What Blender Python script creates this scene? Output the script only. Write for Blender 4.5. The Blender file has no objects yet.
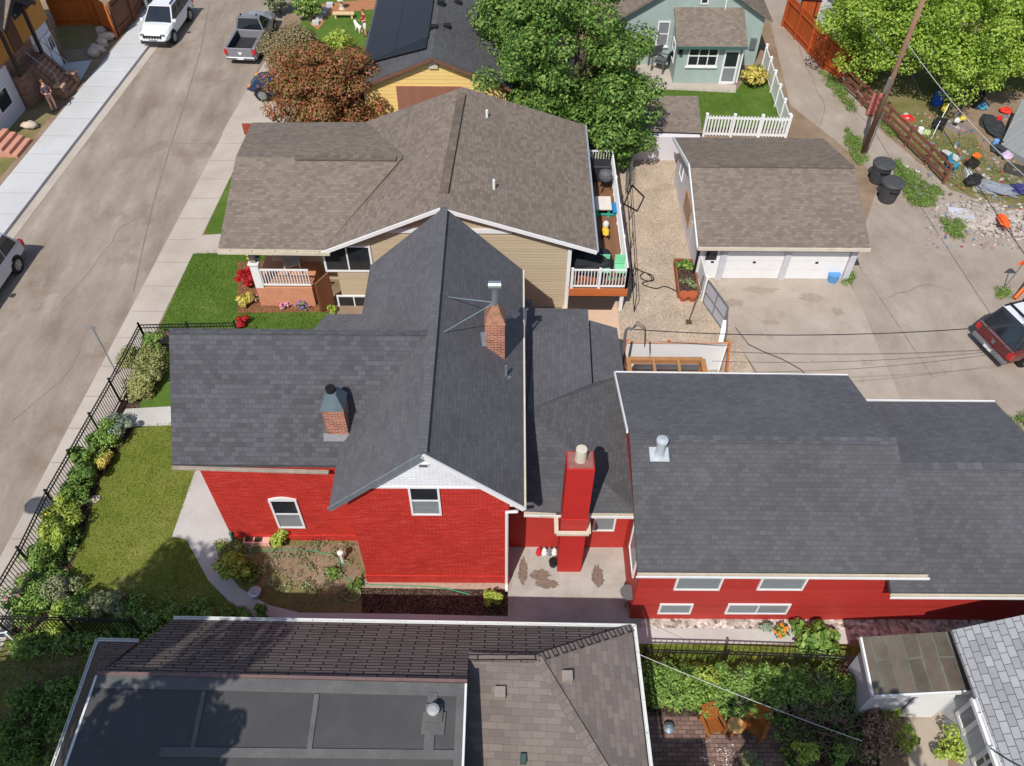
import bpy, bmesh, math, random
import numpy as np
from mathutils import Vector, Matrix

SC = bpy.context.scene
COL = SC.collection
R_ = math.radians

# ------------------------------------------------------------------ camera
CAM_H = 24.0
CF, CPITCH, CYAW, CROLL = 831.0, R_(49.15), R_(-0.3), R_(-0.6)
_c, _s = math.cos, math.sin
_F = Vector((0, _c(CPITCH), -_s(CPITCH))); _U = Vector((0, _s(CPITCH), _c(CPITCH))); _R = Vector((1, 0, 0))
_R2 = _R*_c(CROLL) - _U*_s(CROLL); _U2 = _R*_s(CROLL) + _U*_c(CROLL)
_Z = Matrix.Rotation(CYAW, 3, 'Z')
_F, _R2, _U2 = _Z @ _F, _Z @ _R2, _Z @ _U2
CAMP = Vector((0, 0, CAM_H))
cd = bpy.data.cameras.new('camera'); cam = bpy.data.objects.new('camera', cd); COL.objects.link(cam)
cam.matrix_world = Matrix.Translation(CAMP) @ Matrix((_R2, _U2, -_F)).transposed().to_4x4()
cd.sensor_width = 36; cd.lens = CF/1024*36; cd.clip_end = 2000; cd.clip_start = 0.3
SC.camera = cam

# ------------------------------------------------------------------ light
SUN_EL, SUN_AZ = R_(52), R_(22)          # shadows fall to the north-north-east
w = bpy.data.worlds.new("World"); SC.world = w; w.use_nodes = True
nt = w.node_tree; nt.nodes.clear()
sky = nt.nodes.new('ShaderNodeTexSky'); sky.sky_type = 'NISHITA'; sky.sun_disc = False
sky.sun_elevation = SUN_EL; sky.sun_rotation = math.atan2(-_s(SUN_AZ), -_c(SUN_AZ))
bgn = nt.nodes.new('ShaderNodeBackground'); bgn.inputs[1].default_value = 0.125
out = nt.nodes.new('ShaderNodeOutputWorld')
nt.links.new(sky.outputs[0], bgn.inputs[0]); nt.links.new(bgn.outputs[0], out.inputs[0])
sl = bpy.data.lights.new('sun', 'SUN'); sl.energy = 4.2; sl.angle = R_(0.5); sl.color = (1.0, 0.955, 0.9)
so = bpy.data.objects.new('sun', sl); COL.objects.link(so)
so.rotation_euler = Vector((_s(SUN_AZ)*_c(SUN_EL), _c(SUN_AZ)*_c(SUN_EL), -_s(SUN_EL))).to_track_quat('-Z', 'Y').to_euler()
SC.view_settings.view_transform = 'Standard'; SC.view_settings.look = 'None'
SC.view_settings.exposure = 0.0; SC.view_settings.gamma = 1.0
SC.view_settings.use_curve_mapping = False

# ------------------------------------------------------------------ pixel <-> ground survey
def ray(px, py): return _F + _R2*((px-512)/CF) + _U2*((383-py)/CF)
def P(px, py, z=0.0):
    d = ray(px, py); return CAMP + d*((z-CAM_H)/d.z)
def G(px, py): return P(px, py, 0.0)
def RP(px, py, a, b, c):
    n = (b-a).cross(c-a); d = ray(px, py); return CAMP + d*((a-CAMP).dot(n)/d.dot(n))
def HT(base, py):
    lo, hi = -1.0, 22.0
    for _ in range(40):
        m = (lo+hi)/2; v = Vector((base.x, base.y, m))-CAMP
        y = 383-CF*v.dot(_U2)/v.dot(_F)
        if y > py: lo = m
        else: hi = m
    return (lo+hi)/2
def ONX(px, py, X):      # point of the pixel's ray on the vertical plane x = X
    d = ray(px, py); return CAMP + d*(X/d.x)
def ONY(px, py, Y):
    d = ray(px, py); return CAMP + d*(Y/d.y)
def V(*a): return Vector(a)

# ------------------------------------------------------------------ mesh builder
WM = {}
class MB:
    def __init__(s): s.v = []; s.f = []; s.uvs = None
    def add(s, vs, fs):
        o = len(s.v); s.v.extend([tuple(q) for q in vs]); s.f.extend([[i+o for i in f] for f in fs]); return s
    def box(s, x0, x1, y0, y1, z0, z1):
        return s.add([(x0,y0,z0),(x1,y0,z0),(x1,y1,z0),(x0,y1,z0),(x0,y0,z1),(x1,y0,z1),(x1,y1,z1),(x0,y1,z1)],
                     [(0,3,2,1),(4,5,6,7),(0,1,5,4),(1,2,6,5),(2,3,7,6),(3,0,4,7)])
    def hexa(s, lo, hi):
        n = len(lo)
        return s.add(list(lo)+list(hi), [tuple(range(n))[::-1], tuple(range(n, 2*n))]+[(i,(i+1)%n,n+(i+1)%n,n+i) for i in range(n)])
    def prism(s, pts, z0, z1):
        return s.hexa([(p[0],p[1],z0) for p in pts], [(p[0],p[1],z1) for p in pts])
    def slab(s, pts, t=0.12):
        return s.hexa([(p[0],p[1],p[2]-t) for p in pts], pts)
    def poly(s, pts): return s.add(pts, [tuple(range(len(pts)))])
    def bar(s, p, q, w, h=None, up=(0,0,1)):
        h = h or w; p = Vector(p); q = Vector(q); d = (q-p).normalized(); u = Vector(up)
        if abs(d.dot(u)) > .99: u = Vector((0,1,0))
        a = d.cross(u).normalized(); b = a.cross(d).normalized()
        c = [(-1,-1),(1,-1),(1,1),(-1,1)]
        return s.hexa([p+a*(i*w/2)+b*(j*h/2) for i,j in c], [q+a*(i*w/2)+b*(j*h/2) for i,j in c])
    def tube(s, path, r, n=8, cap=True):
        path = [Vector(p) for p in path]; m = len(path)
        rs = r if isinstance(r, (list, tuple)) else [r]*m
        vs = []; u0 = None
        for i, p in enumerate(path):
            d = (path[min(i+1,m-1)]-path[max(i-1,0)]).normalized()
            if u0 is None: u0 = Vector((0,0,1)) if abs(d.z) < .9 else Vector((1,0,0))
            a = d.cross(u0).normalized(); b = a.cross(d).normalized(); u0 = b
            vs += [p+a*(rs[i]*_c(2*math.pi*k/n))+b*(rs[i]*_s(2*math.pi*k/n)) for k in range(n)]
        fs = [(i*n+k, i*n+(k+1)%n, (i+1)*n+(k+1)%n, (i+1)*n+k) for i in range(m-1) for k in range(n)]
        if cap: fs += [tuple(range(n))[::-1], tuple(range((m-1)*n, m*n))]
        return s.add(vs, fs)
    def lathe(s, c, prof, n=20):
        c = Vector(c)
        return s.tube([c+Vector((0,0,z+1e-4*i)) for i,(r,z) in enumerate(prof)], [max(r,1e-3) for r,z in prof], n)
    def cyl(s, c, r, z0, z1, n=16, r2=None): return s.lathe((c[0],c[1],0), [(r,z0),(r if r2 is None else r2,z1)], n)
    def ball(s, c, r, n=10, sz=1.0):
        return s.lathe(c, [(r*_s(math.pi*k/n), -r*sz*_c(math.pi*k/n)) for k in range(n+1)], n+2)
    def blob(s, c, rx, ry, rz, seed=0, n=8, amp=.25):
        rg = random.Random(seed); vs = []; fs = []; c = Vector(c)
        for i in range(n+1):
            for k in range(n):
                t = math.pi*i/n; a = 2*math.pi*k/n; q = 1+rg.uniform(-amp, amp)
                if i in (0, n): q = 1
                vs.append(c+Vector((rx*q*_s(t)*_c(a), ry*q*_s(t)*_s(a), -rz*q*_c(t))))
        for i in range(n):
            for k in range(n): fs.append((i*n+k, i*n+(k+1)%n, (i+1)*n+(k+1)%n, (i+1)*n+k))
        return s.add(vs, fs)
    def xf(s, M):
        s.v = [tuple(M @ Vector(q)) for q in s.v]; return s
    def merge(s, o): return s.add(o.v, o.f)
    def build(s, name, m, parent=None, smooth=False, bevel=0, fix=True):
        me = bpy.data.meshes.new(name)
        bm = bmesh.new(); vs = [bm.verts.new(q) for q in s.v]
        for f in s.f:
            try: bm.faces.new([vs[i] for i in f])
            except ValueError: pass
        bmesh.ops.remove_doubles(bm, verts=bm.verts, dist=2e-5)
        if bevel: bmesh.ops.bevel(bm, geom=list(bm.edges), offset=bevel, segments=1, affect='EDGES', clamp_overlap=True)
        if fix: bmesh.ops.recalc_face_normals(bm, faces=bm.faces)
        ng = [f for f in bm.faces if len(f.verts) > 4]
        if ng: bmesh.ops.triangulate(bm, faces=ng)
        uv = bm.loops.layers.uv.new('UVMap'); bm.normal_update()
        for f in bm.faces:
            n = f.normal
            if abs(n.z) > .999: a = Vector((1,0,0)); b = Vector((0,1,0))
            else: a = Vector((0,0,1)).cross(n).normalized(); b = n.cross(a)
            for l in f.loops:
                p = l.vert.co; l[uv].uv = (p.dot(a), p.dot(b))
            if smooth: f.smooth = True
        if parent is not None and parent in WM: bm.transform(WM[parent].inverted())
        bm.to_mesh(me); bm.free()
        o = bpy.data.objects.new(name, me); COL.objects.link(o)
        if m is not None: me.materials.append(m)
        if parent is not None:
            o.parent = parent; WM[o] = WM.get(parent, Matrix.Identity(4))
        return o

def tag(o, label=None, cat=None, group=None, kind=None):
    if label: o['label'] = label
    if cat: o['category'] = cat
    if group: o['group'] = group
    if kind: o['kind'] = kind
    return o
def thing(name, label, cat, loc=(0,0,0), group=None):
    o = bpy.data.objects.new(name, None); o.empty_display_size = .2; COL.objects.link(o)
    o.location = loc; WM[o] = Matrix.Translation(Vector(loc)); return tag(o, label, cat, group)
def place(o, loc, rz=0.0, sc=1.0):
    o.location = loc; o.rotation_euler = (0, 0, rz); o.scale = (sc, sc, sc)
def solo(mb, name, m, label, cat, group=None, smooth=False, bevel=0, kind=None):
    c = np.array(mb.v); b = Vector((float(c[:,0].mean()), float(c[:,1].mean()), float(c[:,2].min())))
    mb.v = [tuple(Vector(q)-b) for q in mb.v]
    o = mb.build(name, m, None, smooth, bevel); o.location = b; WM[o] = Matrix.Translation(b)
    return tag(o, label, cat, group, kind)
def struct(mb, name, m, **k): return tag(mb.build(name, m, None, **k), kind='structure')
def sheet(name, pts, z, m): return struct(MB().poly([(p[0],p[1],z) for p in pts]), name, m)
def copy_tree(o, parent=None):
    c = o.copy(); COL.objects.link(c); c.parent = parent
    for ch in list(o.children): copy_tree(ch, c)
    return c

# ------------------------------------------------------------------ materials
def L(r, g=None, b=None):
    if g is None: g = b = r
    f = lambda u: (u/255/12.92) if u/255 <= .04045 else ((u/255+.055)/1.055)**2.4
    return (f(r), f(g), f(b))
def newmat(name):
    m = bpy.data.materials.new(name); m.use_nodes = True; t = m.node_tree
    return m, t, t.nodes['Principled BSDF']
class N:
    def __init__(s, t): s.t = t
    def n(s, typ, ins=None, **k):
        q = s.t.nodes.new('ShaderNode'+typ)
        for a, v in k.items(): setattr(q, a, v)
        for i, v in (ins or {}).items():
            if isinstance(v, bpy.types.NodeSocket): s.t.links.new(v, q.inputs[i])
            else: q.inputs[i].default_value = v
        return q
    def link(s, a, b): s.t.links.new(a, b)
    def noise(s, vec, scale, detail=4, rough=.6): return s.n('TexNoise', {'Vector': vec, 'Scale': scale, 'Detail': detail, 'Roughness': rough}).outputs[0]
    def ramp(s, fac, stops):
        r = s.n('ValToRGB', {0: fac}); e = r.color_ramp.elements
        while len(e) < len(stops): e.new(.5)
        for k, (p, c) in enumerate(stops):
            e[k].position = p; e[k].color = (c[0], c[1], c[2], 1) if isinstance(c, (tuple, list)) else (c, c, c, 1)
        return r.outputs[0]
    def mix(s, fac, a, b, mode='MIX'):
        q = s.n('MixRGB', blend_type=mode)
        for i, v in ((0, fac), (1, a), (2, b)):
            if isinstance(v, bpy.types.NodeSocket): s.t.links.new(v, q.inputs[i])
            elif i == 0: q.inputs[0].default_value = v
            else: q.inputs[i].default_value = (v[0], v[1], v[2], 1)
        return q.outputs[0]
    def math(s, op, a, b=0.0):
        q = s.n('Math', operation=op)
        for i, v in ((0, a), (1, b)):
            if isinstance(v, bpy.types.NodeSocket): s.t.links.new(v, q.inputs[i])
            else: q.inputs[i].default_value = v
        return q.outputs[0]
    def bump(s, h, bsdf, strength=.4, dist=.02):
        b = s.n('Bump', {'Height': h, 'Strength': strength, 'Distance': dist}); s.link(b.outputs[0], bsdf.inputs['Normal'])
_MC = {}
def sc3(c, k): return tuple(min(1, x*k) for x in c)
def plain(name, c, rough=.6, metal=0.0, var=.12, scale=3.0, bump=.0, bscale=40, spec=.3, coat=0.0):
    if name in _MC: return _MC[name]
    m, t, b = newmat(name); n = N(t); uv = n.n('TexCoord').outputs['Object']
    f = n.noise(uv, scale, 6, .65)
    n.link(n.ramp(f, [(.3, sc3(c, 1-var)), (.7, sc3(c, 1+var))]), b.inputs['Base Color'])
    b.inputs['Roughness'].default_value = rough; b.inputs['Metallic'].default_value = metal
    b.inputs['Specular IOR Level'].default_value = spec; b.inputs['Coat Weight'].default_value = coat
    if bump: n.bump(n.noise(uv, bscale, 3), b, bump, .01)
    _MC[name] = m; return m
def brickmat(name, c1, c2, mort, bw=.33, rh=.14, ms=.006, off=.5, rough=.85, var=.15, vscale=.6, bump=.5, fine=60, dist=.012, spec=.15, streak=None, vert=False, jamp=.02):
    if name in _MC: return _MC[name]
    m, t, b = newmat(name); n = N(t); uv = n.n('UVMap').outputs[0]
    if vert:
        uv = n.n('Mapping', {0: uv, 2: (0, 0, math.pi/2)}).outputs[0]
    jit = n.noise(uv, 3.0 if jamp < .05 else 1.3, 2)
    uvj = n.n('VectorMath', {0: uv, 1: n.n('CombineXYZ', {0: n.math('MULTIPLY', jit, jamp), 1: n.math('MULTIPLY', jit, jamp)}).outputs[0]}, operation='ADD').outputs[0]
    br = n.n('TexBrick', {'Vector': uvj, 'Color1': (*c1, 1), 'Color2': (*c2, 1), 'Mortar': (*mort, 1), 'Scale': 1.0, 'Mortar Size': ms, 'Mortar Smooth': .3, 'Bias': 0.0, 'Brick Width': bw, 'Row Height': rh}, offset=off)
    big = n.noise(uv, vscale, 5, .6); sm = n.noise(uv, fine, 3, .7)
    col = n.mix(1.0, br.outputs[0], n.ramp(big, [(.25, 1-var), (.75, 1+var)]), 'MULTIPLY')
    col = n.mix(1.0, col, n.ramp(sm, [(.2, .8), (.8, 1.2)]), 'MULTIPLY')
    if streak:
        mp = n.n('Mapping', {0: uv, 3: (streak[1], streak[2], 1)}).outputs[0]
        col = n.mix(n.ramp(n.noise(mp, 1.0, 5, .7), [(.52, 0), (.75, streak[3])]), col, streak[0])
    n.link(col, b.inputs['Base Color'])
    b.inputs['Roughness'].default_value = rough; b.inputs['Specular IOR Level'].default_value = spec
    h = n.math('ADD', n.math('MULTIPLY', n.math('SUBTRACT', 1.0, br.outputs['Fac']), 1.0), n.math('MULTIPLY', sm, .35))
    n.bump(h, b, bump, dist)
    _MC[name] = m; return m
def shingle(name, c, spread=.22, **k):
    if name in _MC: return _MC[name]
    return brickmat(name, sc3(c, 1-spread), sc3(c, 1+spread), sc3(c, .76), **{**dict(bw=.21, rh=.14, ms=.007, var=.13, vscale=.38, bump=.45, fine=45), **k})
def lap(name, c, h=.13, vert=False, rough=.6, var=.06, saw=True, bump=.7):
    if name in _MC: return _MC[name]
    m, t, b = newmat(name); n = N(t); uv = n.n('UVMap').outputs[0]
    sx = n.n('SeparateXYZ', {0: uv}).outputs[0 if vert else 1]
    fr = n.math('FRACT', n.math('MULTIPLY', sx, 1/h))
    cell = n.n('TexWhiteNoise', {0: n.n('CombineXYZ', {0: n.math('FLOOR', n.math('MULTIPLY', sx, 1/h))}).outputs[0]}).outputs[0]
    st = n.n('Mapping', {0: uv, 3: (1.5, 9, 1) if not vert else (9, 1.5, 1)}).outputs[0]
    f = n.math('ADD', n.math('MULTIPLY', n.noise(st, 1.6, 6, .7), .65), n.math('MULTIPLY', cell, .35))
    n.link(n.ramp(f, [(.2, sc3(c, 1-var*2)), (.8, sc3(c, 1+var*2))]), b.inputs['Base Color'])
    b.inputs['Roughness'].default_value = rough; b.inputs['Specular IOR Level'].default_value = .25
    prof = n.ramp(fr, [(0, 1.0), (.88, .55), (.94, 0.0), (1.0, 1.0)]) if saw else n.ramp(fr, [(0, 0), (.06, 1), (.94, 1), (1, 0)])
    n.bump(prof, b, bump, .02)
    _MC[name] = m; return m
def ground(name, stops, scale=.6, fine=30, fvar=.25, rough=.95, bump=.4, dist=.02, stretch=(1,1,1), joints=None, spots=None):
    if name in _MC: return _MC[name]
    m, t, b = newmat(name); n = N(t); ob = n.n('TexCoord').outputs['Object']
    mp = n.n('Mapping', {0: ob, 3: stretch}).outputs[0]
    big = n.noise(mp, scale, 8, .68); sm = n.noise(ob, fine, 5, .75)
    col = n.ramp(big, stops)
    col = n.mix(1.0, col, n.ramp(sm, [(.25, 1-fvar), (.75, 1+fvar)]), 'MULTIPLY')
    if spots:
        c, s_, lo, hi, a = spots
        col = n.mix(n.ramp(n.noise(ob, s_, 5, .7), [(lo, 0), (hi, a)]), col, c)
    if joints:
        jc, jw, jh, js = joints
        br = n.n('TexBrick', {'Vector': ob, 'Color1': (1,1,1,1), 'Color2': (.9,.9,.9,1), 'Mortar': (*jc, 1), 'Scale': 1.0, 'Mortar Size': js, 'Brick Width': jw, 'Row Height': jh}, offset=0.0)
        col = n.mix(1.0, col, br.outputs[0], 'MULTIPLY')
    n.link(col, b.inputs['Base Color']); b.inputs['Roughness'].default_value = rough; b.inputs['Specular IOR Level'].default_value = .15
    n.bump(sm, b, bump, dist); _MC[name] = m; return m
def gravelmat(name, cs, scale=14, bump=.6):
    if name in _MC: return _MC[name]
    m, t, b = newmat(name); n = N(t); ob = n.n('TexCoord').outputs['Object']
    vo = n.n('TexVoronoi', {'Vector': ob, 'Scale': scale, 'Randomness': 1.0})
    r = n.n('SeparateColor', {0: vo.outputs['Color']}).outputs[0]
    col = n.ramp(r, [(k/(len(cs)-1), c) for k, c in enumerate(cs)])
    col = n.mix(1.0, col, n.ramp(n.noise(ob, .8, 6, .65), [(.3, .78), (.7, 1.15)]), 'MULTIPLY')
    n.link(col, b.inputs['Base Color']); b.inputs['Roughness'].default_value = .95; b.inputs['Specular IOR Level'].default_value = .1
    n.bump(n.math('SUBTRACT', 1.0, vo.outputs['Distance']), b, bump, .03); _MC[name] = m; return m
def leafmat(name, cs, trans=.25, patch=None, pscale=.7, rough=.55):
    if name in _MC: return _MC[name]
    cs = [sc3(c, 1.3) for c in cs]
    m, t, b = newmat(name); n = N(t); g = n.n('NewGeometry')
    ob = n.n('TexCoord').outputs['Object']
    r = g.outputs['Random Per Island']
    f = n.math('ADD', n.math('MULTIPLY', r, .65), n.math('MULTIPLY', n.noise(ob, pscale, 3), .45))
    col = n.ramp(f, [(.15+.7*k/(len(cs)-1), c) for k, c in enumerate(cs)])
    if patch: col = n.mix(n.ramp(n.noise(ob, patch[1], 3), [(patch[2], 0), (patch[2]+.08, 1)]), col, patch[0])
    n.link(col, b.inputs['Base Color']); b.inputs['Roughness'].default_value = rough; b.inputs['Specular IOR Level'].default_value = .25
    tr = n.n('BsdfTranslucent', {0: col}); mx = n.n('MixShader', {0: trans})
    n.link(b.outputs[0], mx.inputs[1]); n.link(tr.outputs[0], mx.inputs[2])
    n.link(mx.outputs[0], t.nodes['Material Output'].inputs[0]); _MC[name] = m; return m
def glassmat(name, c=(.02,.025,.03), rough=.06, spec=.6):
    return plain(name, c, rough, 0, .3, 1.2, spec=spec)

M = {}
M['slate'] = shingle('charcoal_shingle', L(97,96,99), .11, streak=(L(106,106,108), 1.2, .25, .35))
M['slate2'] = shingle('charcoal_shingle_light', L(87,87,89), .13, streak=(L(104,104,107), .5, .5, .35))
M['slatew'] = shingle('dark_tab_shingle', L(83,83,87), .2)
M['brown'] = shingle('brown_shingle', L(127,115,104), .19, var=.08)
M['brown2'] = shingle('brown_shingle_garage', L(126,114,103), .19, var=.08)
M['darkbrown'] = brickmat('weathered_brown_shingle', L(108,99,94), L(124,114,108), L(50,45,42), bw=.7, rh=.13, ms=.02, var=.16, bump=.8, dist=.03, jamp=.03)
M['tan_sh'] = shingle('taupe_shingle', L(122,112,106), .16, bw=.34, rh=.16)
M['greysh'] = brickmat('pale_grey_tab_shingle', L(148,149,151), L(170,171,173), L(100,100,101), bw=.3, rh=.2, ms=.011, bump=.6)
M['ridge'] = shingle('ridge_cap_shingle', L(92,92,95), .2, bw=.25, rh=.3)
M['brownridge'] = shingle('brown_ridge_cap', L(112,100,90), .2, bw=.25, rh=.3)
M['redbrick'] = brickmat('red_painted_brick', L(186,52,44), L(204,62,52), L(164,42,36), bw=.23, rh=.078, ms=.009, var=.14, vscale=.9, bump=.7, rough=.65, spec=.25, dist=.01, fine=18, streak=(L(222,104,90), 1.8, 10, .6))
M['redlap'] = lap('red_painted_boards', L(178,56,49), .2, rough=.55, var=.1, bump=.25)
M['redstucco'] = plain('red_painted_masonry', L(182,58,50), .7, var=.07, scale=1.5, bump=.3)
M['oldbrick'] = brickmat('old_orange_brick', L(150,80,58), L(190,112,84), L(178,160,145), bw=.2, rh=.075, ms=.012, var=.25, vscale=3, bump=.6)
M['white'] = plain('white_paint', (.78,.78,.77), .5, var=.04)
M['whitebrick'] = brickmat('white_painted_brick', L(225,228,232), L(238,240,243), L(196,198,202), bw=.23, rh=.078, ms=.008, bump=.35, dist=.006, rough=.6)
M['cream'] = plain('cream_gutter', L(206,196,176), .5, var=.1)
M['gutter'] = plain('white_gutter', L(222,222,218), .45, var=.06)
M['darkgutter'] = plain('brown_gutter', L(120,96,92), .5)
M['glass'] = glassmat('window_glass')
M['blind'] = lap('window_blind', L(128,133,136), .05, rough=.1, bump=.3)
M['galv'] = plain('galvanised_metal', L(170,182,188), .35, .7, .15, 4)
M['metal'] = plain('grey_metal', L(140,142,145), .4, .6)
M['black'] = plain('black_metal', (.02,.018,.018), .5, .2)
M['soot'] = plain('soot', (.01,.01,.01), .9)
M['concrete'] = ground('pale_concrete', [(.3, L(176,172,165)), (.55, L(192,188,182)), (.75, L(203,199,192))], .5, 60, .1, bump=.12)
M['walk'] = ground('sidewalk_concrete', [(.3, L(168,157,145)), (.55, L(184,173,161)), (.75, L(193,183,171))], .4, 50, .1, bump=.12)
M['walkw'] = ground('new_sidewalk_concrete', [(.3, L(186,186,184)), (.7, L(200,201,201))], .4, 50, .07, bump=.1)
M['drive'] = ground('driveway_concrete', [(.25, L(156,143,129)), (.5, L(170,157,143)), (.75, L(181,169,155))], .8, 40, .16, bump=.12, spots=(L(140,124,106), .7, .58, .7, .6))
M['patio'] = ground('patio_concrete', [(.3, L(150,146,138)), (.55, L(176,172,163)), (.75, L(190,186,178))], .7, 50, .1, bump=.12)
M['road'] = ground('dusty_asphalt', [(.26, L(124,110,98)), (.42, L(143,130,117)), (.56, L(154,142,129)), (.72, L(172,160,146))], .8, 32, .26, bump=.25, stretch=(1.0,.3,1), spots=(L(128,110,95), .4, .53, .68, .7))
M['alley'] = ground('dirt_alley', [(.25, L(138,124,110)), (.42, L(154,141,128)), (.58, L(164,152,139)), (.74, L(178,166,153))], .7, 30, .24, bump=.3, stretch=(1,.6,1), spots=(L(138,124,111), .8, .6, .74, .5))
M['dirt'] = ground('bare_dirt', [(.25, L(118,98,80)), (.5, L(142,122,101)), (.75, L(160,141,121))], .7, 25, .25, bump=.5)
M['grass'] = ground('dry_lawn', [(.25, L(88,100,36)), (.45, L(106,118,46)), (.6, L(120,126,58)), (.8, L(142,140,82))], .55, 22, .35, bump=.7, spots=(L(152,144,92), .55, .6, .78, .6))
M['grassn'] = ground('lush_lawn', [(.25, L(68,92,32)), (.5, L(84,110,42)), (.75, L(106,124,58))], .7, 22, .35, bump=.7)
M['grassw'] = ground('weedy_grass', [(.25, L(92,96,52)), (.45, L(116,112,68)), (.6, L(134,122,88)), (.8, L(150,132,106))], .5, 22, .35, bump=.7)
M['mulch'] = gravelmat('dark_mulch', [L(52,40,34), L(84,68,58), L(40,30,26), L(110,92,80), L(60,48,40)], 22)
M['gravel'] = gravelmat('tan_gravel', [L(172,152,130), L(192,176,156), L(152,130,110), L(202,188,170), L(182,162,138), L(188,168,148)], 26)
M['rocks'] = gravelmat('river_rocks', [L(150,140,128), L(205,198,188), L(120,108,98), L(226,222,214), L(180,165,150)], 9, .9)
M['pavers'] = brickmat('brick_pavers', L(108,86,78), L(140,114,102), L(78,66,60), bw=.24, rh=.12, ms=.01, var=.2)
M['siding'] = lap('beige_siding', L(186,170,142), .14, bump=.8)
M['sidingd'] = lap('grey_siding', L(158,150,140), .14)
M['yellow'] = lap('yellow_siding', L(238,204,130), .2, bump=.9)
M['teal'] = plain('teal_stucco', L(158,174,168), .85, var=.09, scale=1.2, bump=.4, bscale=14)
M['whitewall'] = plain('white_wall', L(208,204,208), .75, var=.05, scale=.8, bump=.15)
M['greywall'] = lap('pale_grey_boards', L(188,190,194), .18, vert=True, bump=.3)
M['orangewall'] = plain('orange_stucco', L(196,136,66), .85, var=.06, bump=.3)
M['cedar'] = lap('cedar_boards', L(190,106,46), .14, vert=True, saw=False, var=.14, bump=.6)
M['cedar2'] = lap('stained_red_boards', L(176,84,40), .14, vert=True, saw=False, var=.14, bump=.6)
M['brownfence'] = lap('brown_boards', L(116,74,52), .14, vert=True, saw=False, var=.14, bump=.6)
M['oldwood'] = plain('weathered_red_wood', L(128,80,66), .85, var=.3, scale=6)
M['timber'] = plain('tan_timber', L(172,124,80), .75, var=.18, scale=5)
M['deck'] = lap('brown_decking', L(134,96,72), .14, vert=True, saw=False, var=.1, bump=.5)
M['fascia'] = lap('orange_stained_wood', L(190,106,58), .2, saw=False, var=.1)
M['rail'] = plain('white_vinyl', (.8,.8,.79), .4, var=.03)
M['pole'] = plain('weathered_pole_wood', L(150,116,96), .9, var=.25, scale=5)
M['membrane'] = ground('grey_roof_membrane', [(.25, L(70,69,69)), (.5, L(79,78,78)), (.75, L(88,87,87))], .5, 40, .1, rough=.7, bump=.1, spots=(L(104,103,102), 1.6, .62, .74, .5))
M['membrane2'] = ground('pale_roof_tape', [(.3, L(90,90,89)), (.7, L(108,107,106))], 2.5, 40, .2, rough=.7, bump=.1)
M['brickwall'] = brickmat('brown_brick_veneer', L(116,86,72), L(150,114,96), L(128,110,98), bw=.24, rh=.09, ms=.01, var=.2, bump=.5)
M['rubber'] = plain('tyre_rubber', (.018,.018,.018), .85)
M['darkplastic'] = plain('black_plastic', (.03,.03,.033), .55)
M['wire'] = plain('cable_black', (.02,.02,.02), .6)
M['trunk'] = plain('bark', L(104,86,70), .95, var=.3, scale=5, bump=.6, bscale=12)
M['terracotta'] = plain('terracotta', L(176,92,58), .8)
M['skin'] = plain('skin', L(214,160,132), .55, var=.05)
def paint(name, c, rough=.22, metal=0.0): return plain(name, c, rough, metal, .02, 2, spec=.5, coat=.6)

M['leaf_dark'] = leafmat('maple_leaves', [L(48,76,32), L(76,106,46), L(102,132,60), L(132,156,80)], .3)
M['leaf_lime'] = leafmat('lime_leaves', [L(90,120,38), L(122,152,54), L(148,172,70), L(176,190,96)], .4)
M['leaf_red'] = leafmat('rust_leaves', [L(104,60,42), L(146,76,56), L(90,102,48), L(162,92,70), L(104,106,52), L(170,110,84)], .25)
M['leaf_olive'] = leafmat('olive_brown_leaves', [L(106,94,66), L(132,114,88), L(116,116,72), L(154,136,108)], .2)
M['leaf_mid'] = leafmat('shrub_leaves', [L(62,90,36), L(90,120,50), L(116,144,66), L(146,168,92)], .25)
M['leaf_bright'] = leafmat('bright_shrub_leaves', [L(100,126,40), L(132,152,54), L(162,178,78), L(182,190,106)], .3)
M['leaf_crim'] = leafmat('crimson_leaves', [L(110,16,22), L(160,28,34), L(190,50,52), L(130,30,30)], .25)
M['leaf_pale'] = leafmat('variegated_leaves', [L(98,112,50), L(136,142,82), L(170,168,118), L(120,130,66)], .25)
M['leaf_silver'] = leafmat('silver_leaves', [L(108,124,104), L(140,152,132), L(120,136,116)], .2)
M['leaf_grey'] = leafmat('greygreen_leaves', [L(90,104,66), L(124,132,94), L(150,152,118)], .25)
M['leaf_yel'] = leafmat('golden_leaves', [L(150,140,50), L(190,172,80), L(206,190,110), L(130,130,50)], .25)
M['grassblade'] = leafmat('grass_blades_dry', [L(86,98,34), L(106,114,46), L(124,124,62), L(144,138,84)], .4)
M['grassbladen'] = leafmat('grass_blades_lush', [L(62,88,28), L(80,106,38), L(98,122,52)], .35)
M['grassbladew'] = leafmat('weed_blades', [L(74,98,36), L(100,116,54), L(130,130,80)], .2)
for nm, c in dict(pink=(226,150,180), white=(236,232,226), orange=(232,130,40), red=(200,40,50), purple=(150,110,180), yellow=(230,200,60)).items():
    M['petal_'+nm] = plain('petals_'+nm, L(*c), .6, var=.15, scale=8)

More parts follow.
